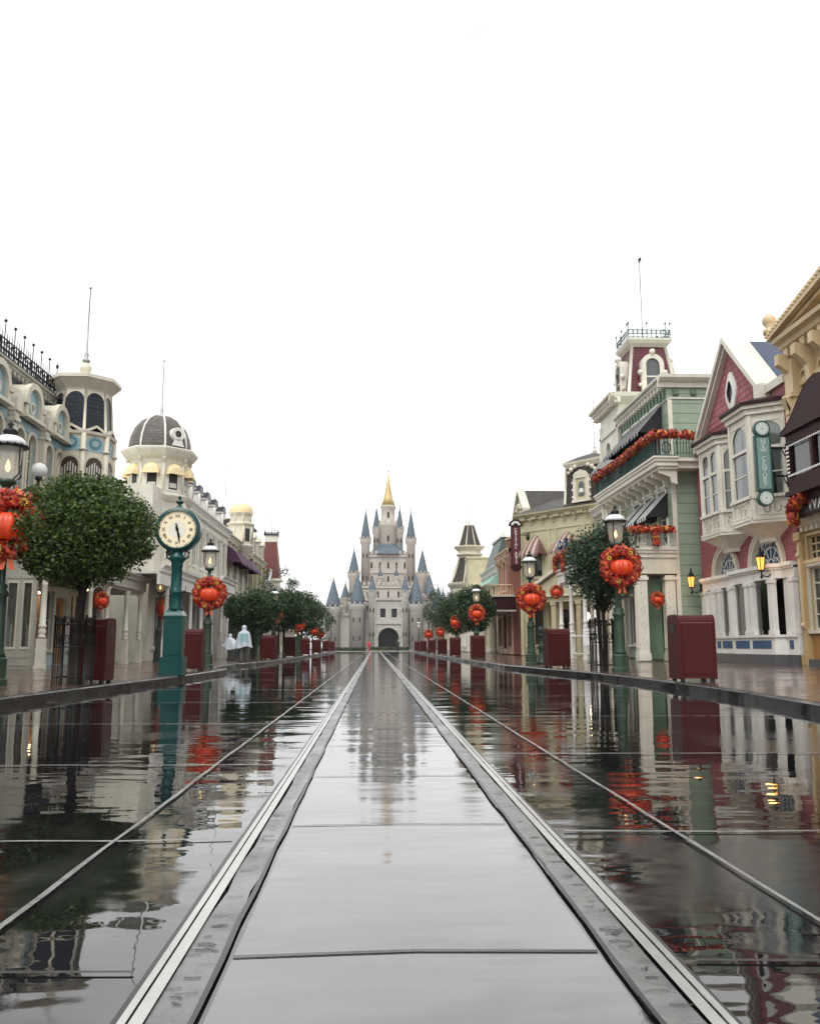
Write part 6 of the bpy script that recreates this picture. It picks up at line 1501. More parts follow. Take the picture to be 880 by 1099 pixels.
# white veranda with balcony between the angled house and the green house
def build_veranda():
    B = Bld('veranda_house', 'white-posted veranda with a garlanded upper rail, half hidden behind the right balcony tree', 'building', 'R', 13.2, 44.4, 50.5, .3)
    W = B.W
    w = mb('grey_cream'); shell(w, 0, W, .3, 8.6, 6, [(.8, 2.4, .9, 3.0), (3.4, 5.0, .9, 3.0), (1, 2, 5.2, 7.2), (4, 5, 5.2, 7.2)]); B.add(w, 'wall')
    for a, b, c, d in ((.8, 2.4, .9, 3.0), (3.4, 5.0, .9, 3.0)): window(B, a, b, c, d, 0, 0, 'white_trim', 2, 1, .1, 'tan', name='shop_window')
    for a, b, c, d in ((1, 2, 5.2, 7.2), (4, 5, 5.2, 7.2)): window(B, a, b, c, d, 0, 0, 'white_trim', 1, 2, .1, 'lace')
    interior(B, 0, W, .35, 8.5, 1.4, 'interior_warm', (4.4,))
    x0, x1 = 4.2, 12.1
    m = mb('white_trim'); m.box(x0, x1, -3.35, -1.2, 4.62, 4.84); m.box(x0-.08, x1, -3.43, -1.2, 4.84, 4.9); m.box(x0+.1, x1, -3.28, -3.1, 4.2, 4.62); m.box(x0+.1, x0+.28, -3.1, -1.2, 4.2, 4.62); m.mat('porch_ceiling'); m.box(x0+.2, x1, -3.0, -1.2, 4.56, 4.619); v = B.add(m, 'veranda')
    m = mb('teal_trim'); balustrade(m, x0, x1, -3.3, -3.3, 4.9, .7, .12); balustrade(m, x0, x0, -3.3, -1.2, 4.9, .7); B.add(m, 'railing', v)
    for xx in (4.5, 6.9, 9.8, 11.8): turned_post(B, xx, -3.18, .22, 4.2, 'white_trim', s=1.1)
    turned_post(B, 4.5, -1.5, .22, 4.2, 'white_trim', s=1.1)
    m = mb('white_trim')
    for k in range(24): xx = x0+.2+k*.32; m.tube([(xx, -3.18, 4.2), (xx+.16, -3.18, 3.95+.06*sin(k)), (xx+.32, -3.18, 4.2)], .022, 4)
    m.tube([(4.5,-3.18,1.35),(11.8,-3.18,1.35)], .045, 5); m.tube([(4.5,-3.18,.5),(11.8,-3.18,.5)], .03, 5)
    B.add(m, 'fretwork', v)
    m = mb('ceiling_lamp'); m.sphere((6.2, -2.2, 2.4), .14, 8, 5, 1.6); m.tube([(6.2,-2.2,2.5),(6.2,-2.2,4.6)], .012, 4); B.add(m, 'hanging_lamp')
    cornice_ = mb('white_trim'); cornice(cornice_, 0, W, 8.9, .4, .4, 0, .5); B.add(cornice_, 'cornice')
build_veranda()
# red brick picture-house with balcony and marquee
B = facade('brick_picture_house', 'narrow red brick front with a dark marquee and iron balcony, beyond the vertical maroon sign', 'R', 9.6, 59.6, 66.5, .3, 7.6, 'red_brick', 'peach', [(4.9, 7.0, 1.1, 3, 0, 'lace')], (3, .8, 3.0, 1), 'peach')
m = mb('maroon_wood'); m.box(.2, B.W+1.2, -2.1, 0, 3.3, 4.2); m.mat('grey_cream'); m.box(.1, B.W+1.3, -2.2, 0, 4.2, 4.3); m.box(.1, B.W+1.3, -2.2, 0, 3.2, 3.3); mq = B.add(m, 'marquee')
m = mb('grey_cream'); m.box(.9, 3.2, -2.16, -2.1, 3.45, 4.0); B.add(m, 'marquee_panel', mq)
m = mb('peach'); balustrade(m, .2, B.W, -1.9, -1.9, 4.3, .8); balustrade(m, B.W, B.W, -1.9, 0, 4.3, .8); m.box(.1, B.W+.1, -2.0, 0, 4.3, 4.36); B.add(m, 'railing')
m = mb('red_brick'); m.box(B.W-.9, B.W+.0, -.25, .01, 4.3, 8.3); m.mat('peach'); m.box(B.W-1, B.W+.08, -.32, .01, 8.3, 8.45); B.add(m, 'quoin')
m = mb('cream'); m.box(.0, B.W-1.2, 1.5, 5, 7.6, 10.0); m.box(-.1, B.W-1.1, 1.4, 5, 10.0, 10.2)
for q in range(4): m.lathe([(.16,10.2),(.05,10.35),(.1,10.5),(.02,10.7)], .4+q*1.5, 1.6, 6)
B.add(m, 'attic')
# cream gabled wall seen over the angled house
B = facade('gabled_cream_house', 'cream house whose pediment shows above the left end of the angled yellow house', 'R', 10.3, 56.0, 59.4, .3, 9.6, 'cream', 'cream', [(5.2, 7.6, .9, 2, 0, 'lace')], (2, .8, 3.0, 0), 'cream')
m = mb('cream'); m.ext([(-.2, 9.75), (1.7, 11.2), (3.6, 9.75)], 'y', -.4, 4); m.mat('cream'); m.ext([(-.5, 9.7), (1.7, 11.35), (3.9, 9.7), (3.9, 9.9), (1.7, 11.6), (-.5, 9.9)], 'y', -.6, -.1); m.mat('slate_brown'); m.quad((-.4,-.1,9.75),(1.7,-.1,11.45),(1.7,4.2,11.45),(-.4,4.2,9.75)); m.quad((3.8,-.1,9.75),(1.7,-.1,11.45),(1.7,4.2,11.45),(3.8,4.2,9.75)); m.mat('cream')
for k in range(5): m.sphere((.9+k*.4, -.45, 10.1+.25*sin(k*.8)), .18, 8, 5)
B.add(m, 'pediment')
# green mansard cream house
B = facade('mint_awning_house', 'cream house with green slate mansard and mint awnings, between the brick front and the turret', 'R', 9.9, 66.8, 78, .3, 7.2, 'yellow_cream', 'white_trim', [(4.7, 6.7, 1.0, 4, 0, 'lace')], (4, .8, 3.0, 1), 'cream')
for q in range(4): awning(B, B.W*(q+.5)/4-.8, B.W*(q+.5)/4+.8, 6.7, 5.7, 1.1, ['awning_mint'], 5)
m = mb('mint'); 
brickmat('slate_green', (.07, .11, .10), (.05, .085, .075), (.02, .03, .03), .3, .16, .012, .02, .45)
m = mb('slate_green'); m.quad((0,0,7.3),(6.5,0,7.3),(6.2,.9,10),(.3,.9,10)); m.quad((6.5,0,7.3),(6.5,5,7.3),(6.2,4,10),(6.2,.9,10)); m.quad((0,0,7.3),(0,5,7.3),(.3,4,10),(.3,.9,10)); m.quad((.3,.9,10),(6.2,.9,10),(6.2,4,10),(.3,4,10)); B.add(m, 'mansard_roof')
m = mb('white_trim'); m.box(.1, 6.4, .75, 4.2, 10, 10.2)
for x_ in (.3, 6.2): m.lathe([(.1,10.2),(.18,10.35),(.06,10.5),(.02,11)], x_, .95, 6)
B.add(m, 'ridge')
for x_ in (10.2, 10.9): m = mb('cream'); m.lathe([(.26,.3),(.2,.6),(.2,3.2),(.28,3.5)], x_, -.6, 10); B.add(m, 'column')
# octagonal turret house
def build_oct():
    B = Bld('turret_pavilion', 'cream pavilion with a tall pointed octagonal slate turret and thin pole, right of the castle', 'building', 'R', 9.2, 86, 98, .3)
    x = B.x; W = B.W
    w = mb('warm_white'); shell(w, 0, W, .3, 6.6, 8, [(1.2+2.6*q, 2.6+2.6*q, .9, 3.0) for q in range(4)]); B.add(w, 'wall')
    for q in range(4): window(B, 1.2+2.6*q, 2.6+2.6*q, .9, 3.0, 0, 0, 'white_trim', 1, 1, .1, 'tan', name='shop_window')
    interior(B, 0, W, .35, 6.5, 1.4)
    cx, cy = x(92), 1.0
    m = mb('cream'); ngon_ring(m, cx, cy, 8, pi/8, [(2.1, .3), (2.1, 6.9), (2.25, 7.0), (2.5, 7.3), (2.55, 7.5), (2.2, 7.55)]); ngon_ring(m, cx, cy, 8, pi/8, [(1.15, 10.2), (1.2, 10.35), (1.5, 10.55), (1.5, 10.7), (1.25, 10.75), (1.25, 10.95), (1.4, 11.05), (1.75, 11.35), (1.78, 11.5), (1.3, 11.55)]); ngon_ring(m, cx, cy, 8, pi/8, [(.5, 13.7), (.55, 13.85), (.3, 13.95)])
    for k in range(8):
        a = pi/8+k*pi/4; m.tube([(cx+2.22*cos(a), cy+2.22*sin(a), 7.5), (cx+1.65*cos(a), cy+1.65*sin(a), 8.8), (cx+1.18*cos(a), cy+1.18*sin(a), 10.3)], .08, 4); m.tube([(cx+1.3*cos(a), cy+1.3*sin(a), 11.5), (cx+.52*cos(a), cy+.52*sin(a), 13.8)], .06, 4)
    t = B.add(m, 'turret')
    m = mb('slate_brown'); ngon_ring(m, cx, cy, 8, pi/8, [(2.2, 7.5), (1.62, 8.8), (1.15, 10.25)]); ngon_ring(m, cx, cy, 8, pi/8, [(1.28, 11.5), (.5, 13.75)]); B.add(m, 'turret_roof', t)
    for k in range(8):
        a = k*pi/4; c_, s_ = cos(a), sin(a); P = lambda u, o, z: (cx+(1.95+o)*c_-u*s_, cy+(1.95+o)*s_+u*c_, z)
        m = mb('plinth_stone'); m.poly([P(-.5,.02,4.6), P(.5,.02,4.6)]+[P(.5*cos(pi*i/8), .02, 5.9+.5*sin(pi*i/8)) for i in range(9)])
        o = B.add(m, 'window', t)
        if k % 2 == 0: m = mb('cream'); m.ext([(0,0)]*3, 'x', 0, .01) if False else m.poly([P(-.55,-.1,7.6), P(.55,-.1,7.6), P(.4,-.35,9.3), P(0,-.3,9.9), P(-.4,-.35,9.3)]); m.mat('black'); m.poly([P(-.22,-.07,7.9), P(.22,-.07,7.9), P(.18,-.2,9.0), P(-.18,-.2,9.0)]); B.add(m, 'dormer', t)
    flagpole(B, cx, cy, 13.8, 17.3, t)
    m = mb('yellow_cream'); m.box(W-2.4, W, .2, 5, 6.6, 9.6); m.box(W-2.6, W+.1, .1, 5, 9.6, 9.8); B.add(m, 'attic')
build_oct()
facade('low_shop', 'low cream shop hidden behind the far right evergreens, past the pointed turret', 'R', 9.8, 99, 120, .3, 5.4, 'cream', 'white_trim', [(3.9, 5.0, 1.0, 6, 0, 'lace')], (6, .8, 2.8, 2), 'cream')
facade('plaza_corner_shop', 'cream shop between the mint awnings and the pointed turret', 'R', 10.1, 78.4, 85.6, .3, 6.4, 'cream', 'white_trim', [(4.2, 5.8, 1.0, 3, 1, 'lace')], (3, .8, 2.9, 1), 'cream')

# ---------------- garlands on the right-hand rails
def garland(label, pts, R, n, size, drops=(), seed=1, group='autumn leaf garlands on the rails'):
    rnd = random.Random(seed); c = Vector(pts[len(pts)//2]); m = MB()
    autumn(m, [tuple(Vector(p)-c) for p in pts], R, n, size, rnd)
    for d, l in drops: autumn(m, [tuple(Vector(d)-c), tuple(Vector(d)-c-Vector((0, 0, l)))], R*.8, n//6, size, rnd)
    m.mat('leaf_rust'); m.tube([tuple(Vector(p)-c) for p in pts], R*.5, 5)
    o = m.build('garland'); o.location = c; tag(o, label, 'garland', group)
swag = lambda a, b, n, s: [(a[0]+(b[0]-a[0])*k/n, a[1]+(b[1]-a[1])*k/n, a[2]+(b[2]-a[2])*k/n-s*sin(pi*(k*4 % n)/n)) for k in range(n+1)]
garland('long red leaf garland along the upper balcony of the green house', [(12.9, 32.95, 9.22), (12.0, 32.95, 9.26), (11.15, 32.95, 9.26)]+[(11.12, 33+k*1.05, 9.24+.03*sin(k)) for k in range(10)], .17, 2300, .085, seed=3)
garland('red leaf garland on the low porch balcony of the green house', [(12.0, 33.62, 5.5), (11.2, 33.6, 5.52), (10.35, 33.65, 5.5), (10.3, 35, 5.5), (10.3, 36.5, 5.5), (10.35, 38.1, 5.5)], .13, 900, .08, [((11.2, 33.55, 5.4), .55)], seed=4)
garland('orange leaf garland on the white veranda rail beside the navy bunting', [(9.84, 38.6, 5.68), (9.82, 41, 5.62), (9.82, 43.5, 5.66), (9.82, 46.2, 5.6)], .17, 1300, .09, [((9.78, 44.0, 5.5), .8), ((9.8, 46.1, 5.5), .7)], seed=5)
def bunting():
    m = mb('navy'); K = 14
    for s_ in (0, 1):
        y0 = 43.3+s_*1.5
        for k in range(K):
            a0, a1 = pi*k/K, pi*(k+1)/K
            f = lambda a, r: (9.72+.05*sin(a*9), y0+.7*r*cos(a)+.0, 5.85+.55*r*sin(a))
            m.quad(f(a0,.25), f(a1,.25), f(a1,1), f(a0,1)); m.quad(*[(p[0]+.03, p[1], p[2]) for p in (f(a0,.25), f(a0,1), f(a1,1), f(a1,.25))])
    m.mat('letter_white')
    rnd = random.Random(2)
    for k in range(9): y = 43+rnd.uniform(0, 2.2); z = 6.0+rnd.uniform(0, .3); m.box(9.655, 9.665, y-.05, y+.05, z-.05, z+.05)
    o = m.build('bunting'); tag(o, 'navy blue starred bunting standing over the veranda garland', 'bunting')
bunting()
# garland and lettered board under the maroon oriel
garland('heap of orange and brown leaves round the dark lettered board beneath the maroon oriel', [(12.35, 24.6, 4.75), (12.3, 24.45, 4.95), (12.28, 24.1, 5.1), (12.28, 23.6, 5.15)], .16, 420, .11, [((12.3, 24.5, 4.7), .25)], seed=6)
flat_sign('shop_sign', 'black board with big white letters under the maroon oriel at the right edge', (12.45, 23.35, 4.62), -pi/2, 2.2, .55, .08, 'black', 'maroon_wood', 'WA', 'letter_white', .55, align='CENTER')
# vertical projecting signs
def blade(name, label, loc, rz, w, h, txt, back, rim, tm, size, ends, line, arm=.6, armx=1):
    root = empty(name, label, 'sign', loc, rz); t = .07
    m = mb(rim); m.box(-w/2, w/2, -t, t, 0, h)
    if ends == 'arch': m.ring(0, -t, t, h, 0, w*.72, 0, pi, 14); m.disc(0, t, h, w*.72, 16, 0, pi); m.lathe([(.05,0)], 0,0,3) if False else None; m.ring(0, -t, t, 0, 0, w*.6, pi, 2*pi, 14)
    b = m.build('board', root)
    p = mb(back); p.box(-w/2+.06, w/2-.06, -t-.012, -t+.002, .08, h-.08); p.build('face_panel', b)
    n = len(txt)
    for k, ch in enumerate(txt):
        if ch != ' ': text_obj(ch, size, tm, b, (0, -t-.014, h-.14-(h-.28)*(k+.5)/n), ext=.006)
    if ends == 'disc':
        for z_ in (h+w*.42, -w*.42):
            d = mb(rim); d.smooth = False
            for (y0, y1, r) in ((-t-.02, t+.02, w*.5),):
                K = 24
                for k in range(K): a0, a1 = 2*pi*k/K, 2*pi*(k+1)/K; d.quad((r*cos(a0),y0,z_+r*sin(a0)),(r*cos(a1),y0,z_+r*sin(a1)),(r*cos(a1),y1,z_+r*sin(a1)),(r*cos(a0),y1,z_+r*sin(a0)))
                d.disc(0, y0, z_, r, K); d.disc(0, y1, z_, r, K)
            d.mat('sign_light'); d.disc(0, -t-.024, z_, w*.40, 24); d.mat('letter_dark')
            for k in range(12): a = 2*pi*k/12; d.quad(*[(rr*cos(a+o), -t-.027, z_+rr*sin(a+o)) for rr, o in ((w*.30,-.05),(w*.37,-.04),(w*.37,.04),(w*.30,.05))])
            d.disc(0, -t-.028, z_, w*.04, 8); d.build('end_roundel', root)
    else:
        d = mb('sign_light'); d.ring(0, -t-.014, -t-.002, h+.02, w*.28, w*.5, .15, pi-.15, 10); d.build('crest', root)
    for z_ in (h*.28, h*.78):
        a = mb('iron')
        a.tube([(armx*w/2, 0, z_), (armx*(w/2+arm), 0, z_)], .035, 6); a.tube([(armx*(w/2+arm*.6), 0, z_-.02), (armx*(w/2+arm*.8), 0, z_-.25), (armx*(w/2+arm), 0, z_-.3)], .02, 5); a.lathe([(.1, -.35), (.1, .12)], armx*(w/2+arm), 0, 6, 0, z_); a.build('bracket', root)
blade('projecting_sign', 'tall dark maroon sign with pale letters stacked downwards, left of the angled yellow house', (8.95, 54.0, 5.9), .05, .62, 2.55, 'CRYSTAL ARTS', 'sign_maroon', 'maroon_wood', 'letter_white', .26, 'arch', 1, .5)
blade('projecting_sign', 'slim teal sign with round clock-like ends on the near cream bay window', (12.02, 25.6, 5.6), -.05, .50, 1.78, 'NEW CENTURY', 'sign_teal', 'teal_trim', 'sign_light', .20, 'disc', 1, .55)
# wall lanterns
def wall_lantern(x, y, z, s, label, used=[]):
    if used: 
        r = copy_tree(used[0]); r.location = (x, y, z); r.scale = (s,)*3; r['label'] = label; return
    root = empty('wall_lantern', label, 'lantern', (x, y, z), 0, 'lanterns on the brick house shopfront'); used.append(root); root.scale = (s,)*3
    m = mb('iron'); m.lathe([(.06,-.02),(.12,0),(.10,.03)], 0, 0, 6); m.lathe([(.17,.42),(.14,.46),(.05,.62),(.03,.66),(.05,.7),(.01,.78)], 0, 0, 6, 0, 0, False)
    for k in range(6): a = k*pi/3; m.tube([(.10*cos(a), .10*sin(a), .02), (.16*cos(a), .16*sin(a), .43)], .012, 4)
    m.tube([(0,0,-.02),(.02,0,-.15),(.2,0,-.2),(.36,0,-.05),(.36,0,.15)], .022, 6); m.lathe([(.03,-.25),(.05,-.2),(.02,-.1)], 0, 0, 6); m.box(.36, .40, -.08, .08, -.2, .25); m.build('bracket', root)
    m = mb('glow_glass'); m.lathe([(.095,.03),(.15,.42)], 0, 0, 6, 0, 0, False); m.build('lantern_glass', root)
wall_lantern(12.45, 33.3, 3.15, 1.0, 'lit amber wall lantern by the corner of the green and brick houses')
wall_lantern(12.25, 26.7, 3.25, 1.0, 'lit amber wall lantern on the white shopfront below the near bay window')
for i, (x_, y_, z_) in enumerate(((12.45, 33.2, 3.4), (12.2, 26.6, 3.5))):
    l = bpy.data.lights.new('lantern_light', 'POINT'); l.energy = 4; l.color = (1, .55, .2); l.shadow_soft_size = .15; lo = bpy.data.objects.new('lantern_light', l); COL.objects.link(lo); lo.location = (x_-.25, y_-.3, z_)

# ================================================================== CASTLE (a plain generic fairy-tale castle)
def castle():
    root = empty('castle', 'pale grey stone castle with blue cone roofs closing the street far away', 'castle', (3.8, 240, 0))
    add = lambda m, n, p=None: m.build(n, p or root)
    def cren(m, x0, x1, y0, y1, z, h=.9, step=1.3):
        d = sqrt((x1-x0)**2+(y1-y0)**2); n = max(2, int(d/step))
        for k in range(n):
            t = (k+.5)/n; cx, cy = x0+(x1-x0)*t, y0+(y1-y0)*t; m.box(cx-.38, cx+.38, cy-.38, cy+.38, z, z+h)
    
    for a, b in ((-15.5, -3.9), (3.9, 17)): m = mb('castle_stone'); m.box(a, b, 0, 1.6, 0, 9.6); m.box(a, b, -.35, 1.7, 8.9, 9.65); cren(m, a, b, -.1, -.1, 9.65); add(m, 'curtain_wall')
    # gatehouse with a real arch opening
    m = mb('castle_stone'); wall_sheet(m, -4, 4, 5.6, 13.6, [(-2.2, -.8, 8.4, 10.8), (.8, 2.2, 8.4, 10.8)], -2.2, .8)
    m.quad((-4,-2.2,0),(-2.7,-2.2,0),(-2.7,-2.2,5.6),(-4,-2.2,5.6)); m.quad((2.7,-2.2,0),(4,-2.2,0),(4,-2.2,5.6),(2.7,-2.2,5.6))
    K = 14; arc = [(-2.7*cos(pi*k/K), 2.9+2.7*sin(pi*k/K)) for k in range(K+1)]
    m.strip([(a,-2.2,b) for a, b in arc], [(a,-2.2,5.601) for a, b in arc]); m.strip([(a,-2.2,b) for a, b in arc], [(a,6,b) for a, b in arc])
    m.quad((-2.7,-2.2,0),(-2.7,6,0),(-2.7,6,2.9),(-2.7,-2.2,2.9)); m.quad((2.7,-2.2,0),(2.7,6,0),(2.7,6,2.9),(2.7,-2.2,2.9))
    m.quad((-4,-2.2,0),(-4,6,0),(-4,6,13.6),(-4,-2.2,13.6)); m.quad((4,-2.2,0),(4,6,0),(4,6,13.6),(4,-2.2,13.6)); m.quad((-4,-2.2,13.6),(4,-2.2,13.6),(4,6,13.6),(-4,6,13.6))
    m.ring(0, -2.5, -2.19, 2.9, 2.75, 3.3, 0, pi, 14); m.box(-4.3, 4.3, -2.55, -2.19, 6.6, 7.1); m.box(-4.3, 4.3, -2.6, -2.19, 13.0, 13.7)
    for x_ in (-3.7, 3.7): m.box(x_-.35, x_+.35, -2.6, -2.19, 0, 13)
    gt = add(m, 'gatehouse')
    m = mb('black'); m.box(-3.9, 3.9, 5.9, 6.1, 0, 13); add(m, 'passage_shade_sheet', gt); m = mb('black'); m.box(-2.6, 2.6, -1.5, -1.4, 8, 11); add(m, 'room_shade_sheet', gt)  # black sheets: shade deep in the arch and behind the windows, put in as colour
    m = mb('castle_stone'); cren(m, -4, 4, -2.0, -2.0, 13.7, .9, 1.3); cren(m, -3.8, -3.8, -1.5, 5.5, 13.7, .9, 1.3); cren(m, 3.8, 3.8, -1.5, 5.5, 13.7, .9, 1.3); add(m, 'gate_battlement', gt)
    def tower(x, y, r, z, cone, wall='castle_stone', gallery=.5, n=14, tip=1.6, base=0, wins=2):
        m = mb(wall); P = [(r, base), (r, z-1.8)]
        if gallery: P += [(r+gallery, z-1.1), (r+gallery, z-.2)]
        P += [(r+.02, z-.19), (r+.02, z)] if not gallery else [(r+gallery, z)]
        m.lathe(P, x, y, n)
        if gallery:
            for k in range(10):
                a = 2*pi*k/10; m.box(x+(r+gallery-.1)*cos(a)-.22, x+(r+gallery-.1)*cos(a)+.22, y+(r+gallery-.1)*sin(a)-.22, y+(r+gallery-.1)*sin(a)+.22, z, z+.55)
        o = add(m, 'tower')
        m = mb('castle_roof'); rr = r+(.15 if gallery else .25); m.lathe([(rr+.0, z+.02), (rr*.93, z+cone*.12), (rr*.55, z+cone*.5), (rr*.22, z+cone*.82), (.05, z+cone)], x, y, n); add(m, 'cone_roof', o)
        m = mb('castle_gold'); m.tube([(x,y,z+cone-.1),(x,y,z+cone+tip)], [.09,.03], 5); m.sphere((x,y,z+cone+.2), .2, 6, 4); add(m, 'finial', o)
        if wins:
            m = mb('interior')
            for k in range(wins):
                zz = base+(z-2.2-base)*(k+.6)/wins
                for a in (-pi/2-.5, -pi/2+.35): 
                    c_, s_ = cos(a), sin(a); q = r*cos(pi/n)+.06; P2 = lambda u, z_: (x+q*c_-u*s_, y+q*s_+u*c_, z_)
                    m.poly([P2(-.22, zz-.7), P2(.22, zz-.7), P2(.22, zz+.3), P2(0, zz+.65), P2(-.22, zz+.3)])
            add(m, 'slit_window', o)
    for x_, y_, r_, z_, c_ in ((-14.6, -.5, 1.9, 11.2, 8.0), (-8.2, -.8, 2.0, 12.0, 8.6), (7.2, -.8, 2.0, 12.0, 8.4), (13.2, -.5, 1.8, 10.2, 6.8), (17.6, 2, 1.3, 11.5, 7.2)): tower(x_, y_, r_, z_, c_)
    tower(-11.6, 4, 1.2, 13.4, 5.0, 'castle_wall', .3); tower(11.2, 4, 1.6, 14.6, 6.2, 'castle_wall', .4); tower(15.0, 6, 1.0, 12.5, 4, 'castle_wall', .25)
    tower(-4.3, -1.9, 1.0, 15.2, 4.6, 'castle_stone', .25); tower(4.3, -1.9, 1.0, 15.2, 4.6, 'castle_stone', .25)
    # symmetrical stepped keep
    m = mb('castle_wall'); m.box(-9.5, 9.5, 6, 18, 0, 17.5); m.box(-9.8, 9.8, 5.7, 18, 16.8, 17.6); cren(m, -9.8, 9.8, 5.9, 5.9, 17.6, .9, 1.25)
    m.box(-6.2, 6.2, 8, 17, 17.5, 26.5); m.box(-6.5, 6.5, 7.7, 17, 25.8, 26.6); cren(m, -6.5, 6.5, 7.9, 7.9, 26.6, .9, 1.2)
    for z_ in (9.0, 13.2): m.box(-9.6, 9.6, 5.75, 6, z_, z_+.35)
    m.box(-6.35, 6.35, 7.75, 8, 21.2, 21.5); k_ = add(m, 'keep')
    m = mb('castle_roof'); m.lathe([(6.4, 26.7), (2.6, 30.0)], 0, 12.5, 8, pi/8, 0, False); add(m, 'keep_roof', k_)
    m = mb('interior')
    for z_, y_, xs in ((10.2, 5.95, (-8, -5.5, 5.5, 8)), (14.2, 5.95, (-8, -5.5, -2.8, 0, 2.8, 5.5, 8)), (18.6, 7.95, (-4.6, -2.3, 0, 2.3, 4.6)), (22.6, 7.95, (-4.6, -2.3, 0, 2.3, 4.6))):
        for x_ in xs: m.box(x_-.28, x_+.28, y_, y_+.06, z_, z_+1.5); m.lathe([(.28, 0), (.01, .5)], x_, y_+.02, 4, pi/4, z_+1.5, False)
    add(m, 'slit_window', k_)
    for s_ in (-1, 1):
        tower(s_*9.4, 6.2, 1.35, 21.0, 7.0, 'castle_wall', .35); tower(s_*6.3, 8.2, 1.2, 31.0, 8.5, 'castle_wall', .35, base=16); tower(s_*3.3, 12, .95, 34.5, 6.5, 'castle_wall', .25, base=26)
        tower(s_*11.6, 3, .7, 13.4, 3.6, 'castle_wall', .18, 10, 1.0, 4, 1); tower(s_*2.2, 6.6, .6, 19.6, 3.2, 'castle_wall', .16, 10, 1.0, 10, 1)
    # central high tower
    m = mb('castle_wall'); m.lathe([(2.5,0),(2.5,34.2),(2.95,35.2),(2.95,36.2),(1.95,36.3),(1.9,40.2),(2.2,40.8),(2.2,41.4)], 0, 12.5, 14)
    for k in range(10): a = 2*pi*k/10; m.box(2.8*cos(a)-.22, 2.8*cos(a)+.22, 12.5+2.8*sin(a)-.22, 12.5+2.8*sin(a)+.22, 36.2, 36.9)
    o = add(m, 'tower'); m = mb('castle_gold'); m.lathe([(2.0,41.4),(1.3,43.6),(.55,47.8),(.1,51.5)], 0, 12.5, 12); m.tube([(0,12.5,51.2),(0,12.5,54.0)], [.14,.04], 5); m.sphere((0,12.5,51.8), .28, 8, 5); add(m, 'cone_roof', o)
    m = mb('interior')
    for z_ in (30.6, 37.6): m.box(-.3, .3, 9.9+(.6 if z_ > 36 else 0), 10.1+(.6 if z_ > 36 else 0), z_, z_+1.7)
    add(m, 'slit_window', o)
    return root
castle().scale = (1.05, 1.05, 1.02)
# hedges and planting of the plaza
rnd = random.Random(77)
for (x0, x1, y, h, lb) in ((-9, -1.5, 150, .55, 'low clipped hedge left of the castle gate axis'), (-1.0, 6.5, 165, .6, 'low clipped hedge in front of the castle gate')):
    m = mb('leaf_dark')
    for k in range(1500): 
        p = Vector((rnd.uniform(x0, x1), y+rnd.uniform(-.8, .8), rnd.uniform(.05, h))); d = Vector((rnd.gauss(0,1), rnd.gauss(0,1), rnd.gauss(0,1))).normalized()*.22; u = d.cross(Vector((0,0,1)))*.6; m.quad(tuple(p-d), tuple(p+u), tuple(p+d), tuple(p-u))
    m.mat('hedge'); m.box(x0, x1, y-.7, y+.7, 0, h-.1); tag(m.build('hedge'), lb, 'hedge')
m = mb('leaf_dark')
for (cx, cy, r_, hh) in [(-60+8*k+rnd.uniform(-3,3), 275+rnd.uniform(-10,15), rnd.uniform(4.5,7), rnd.uniform(4,7.5)) for k in range(16)]+[(-26,205,5,5.5),(-22,225,4,6),(27,212,5,6.5),(33,225,6,7.5),(24,235,4,7)]:
    leaf_cloud(m, (cx, cy, hh*.5), (r_, 3, hh*.55), 420, .55, rnd, 24, .22, .3)
tag(m.build('distant_trees'), 'dark mass of far trees beside and behind the castle', 'trees', kind='stuff')

# ================================================================== PEOPLE
def skin_body(name, joints, edges, parent, mat, sub=2):
    """one continuous surface grown from a skeleton"""
    names = list(joints); me = bpy.data.meshes.new(name)
    me.from_pydata([joints[n][0] for n in names], [(names.index(a), names.index(b)) for a, b in edges], [])
    o = bpy.data.objects.new(name, me); COL.objects.link(o)
    md = o.modifiers.new('skin', 'SKIN'); sv = me.skin_vertices[0].data
    for i, n in enumerate(names): r = joints[n][1]; sv[i].radius = r if isinstance(r, tuple) else (r, r); sv[i].use_root = (n == 'pelvis')
    s_ = o.modifiers.new('sub', 'SUBSURF'); s_.levels = sub; s_.render_levels = sub
    bpy.context.view_layer.update(); dg = bpy.context.evaluated_depsgraph_get()
    m2 = bpy.data.meshes.new_from_object(o.evaluated_get(dg)); COL.objects.unlink(o); bpy.data.objects.remove(o)
    m2.materials.clear(); m2.materials.append(MATS[mat])
    m2.polygons.foreach_set('use_smooth', [True]*len(m2.polygons))
    r = bpy.data.objects.new(name, m2); COL.objects.link(r); r.parent = parent; return r
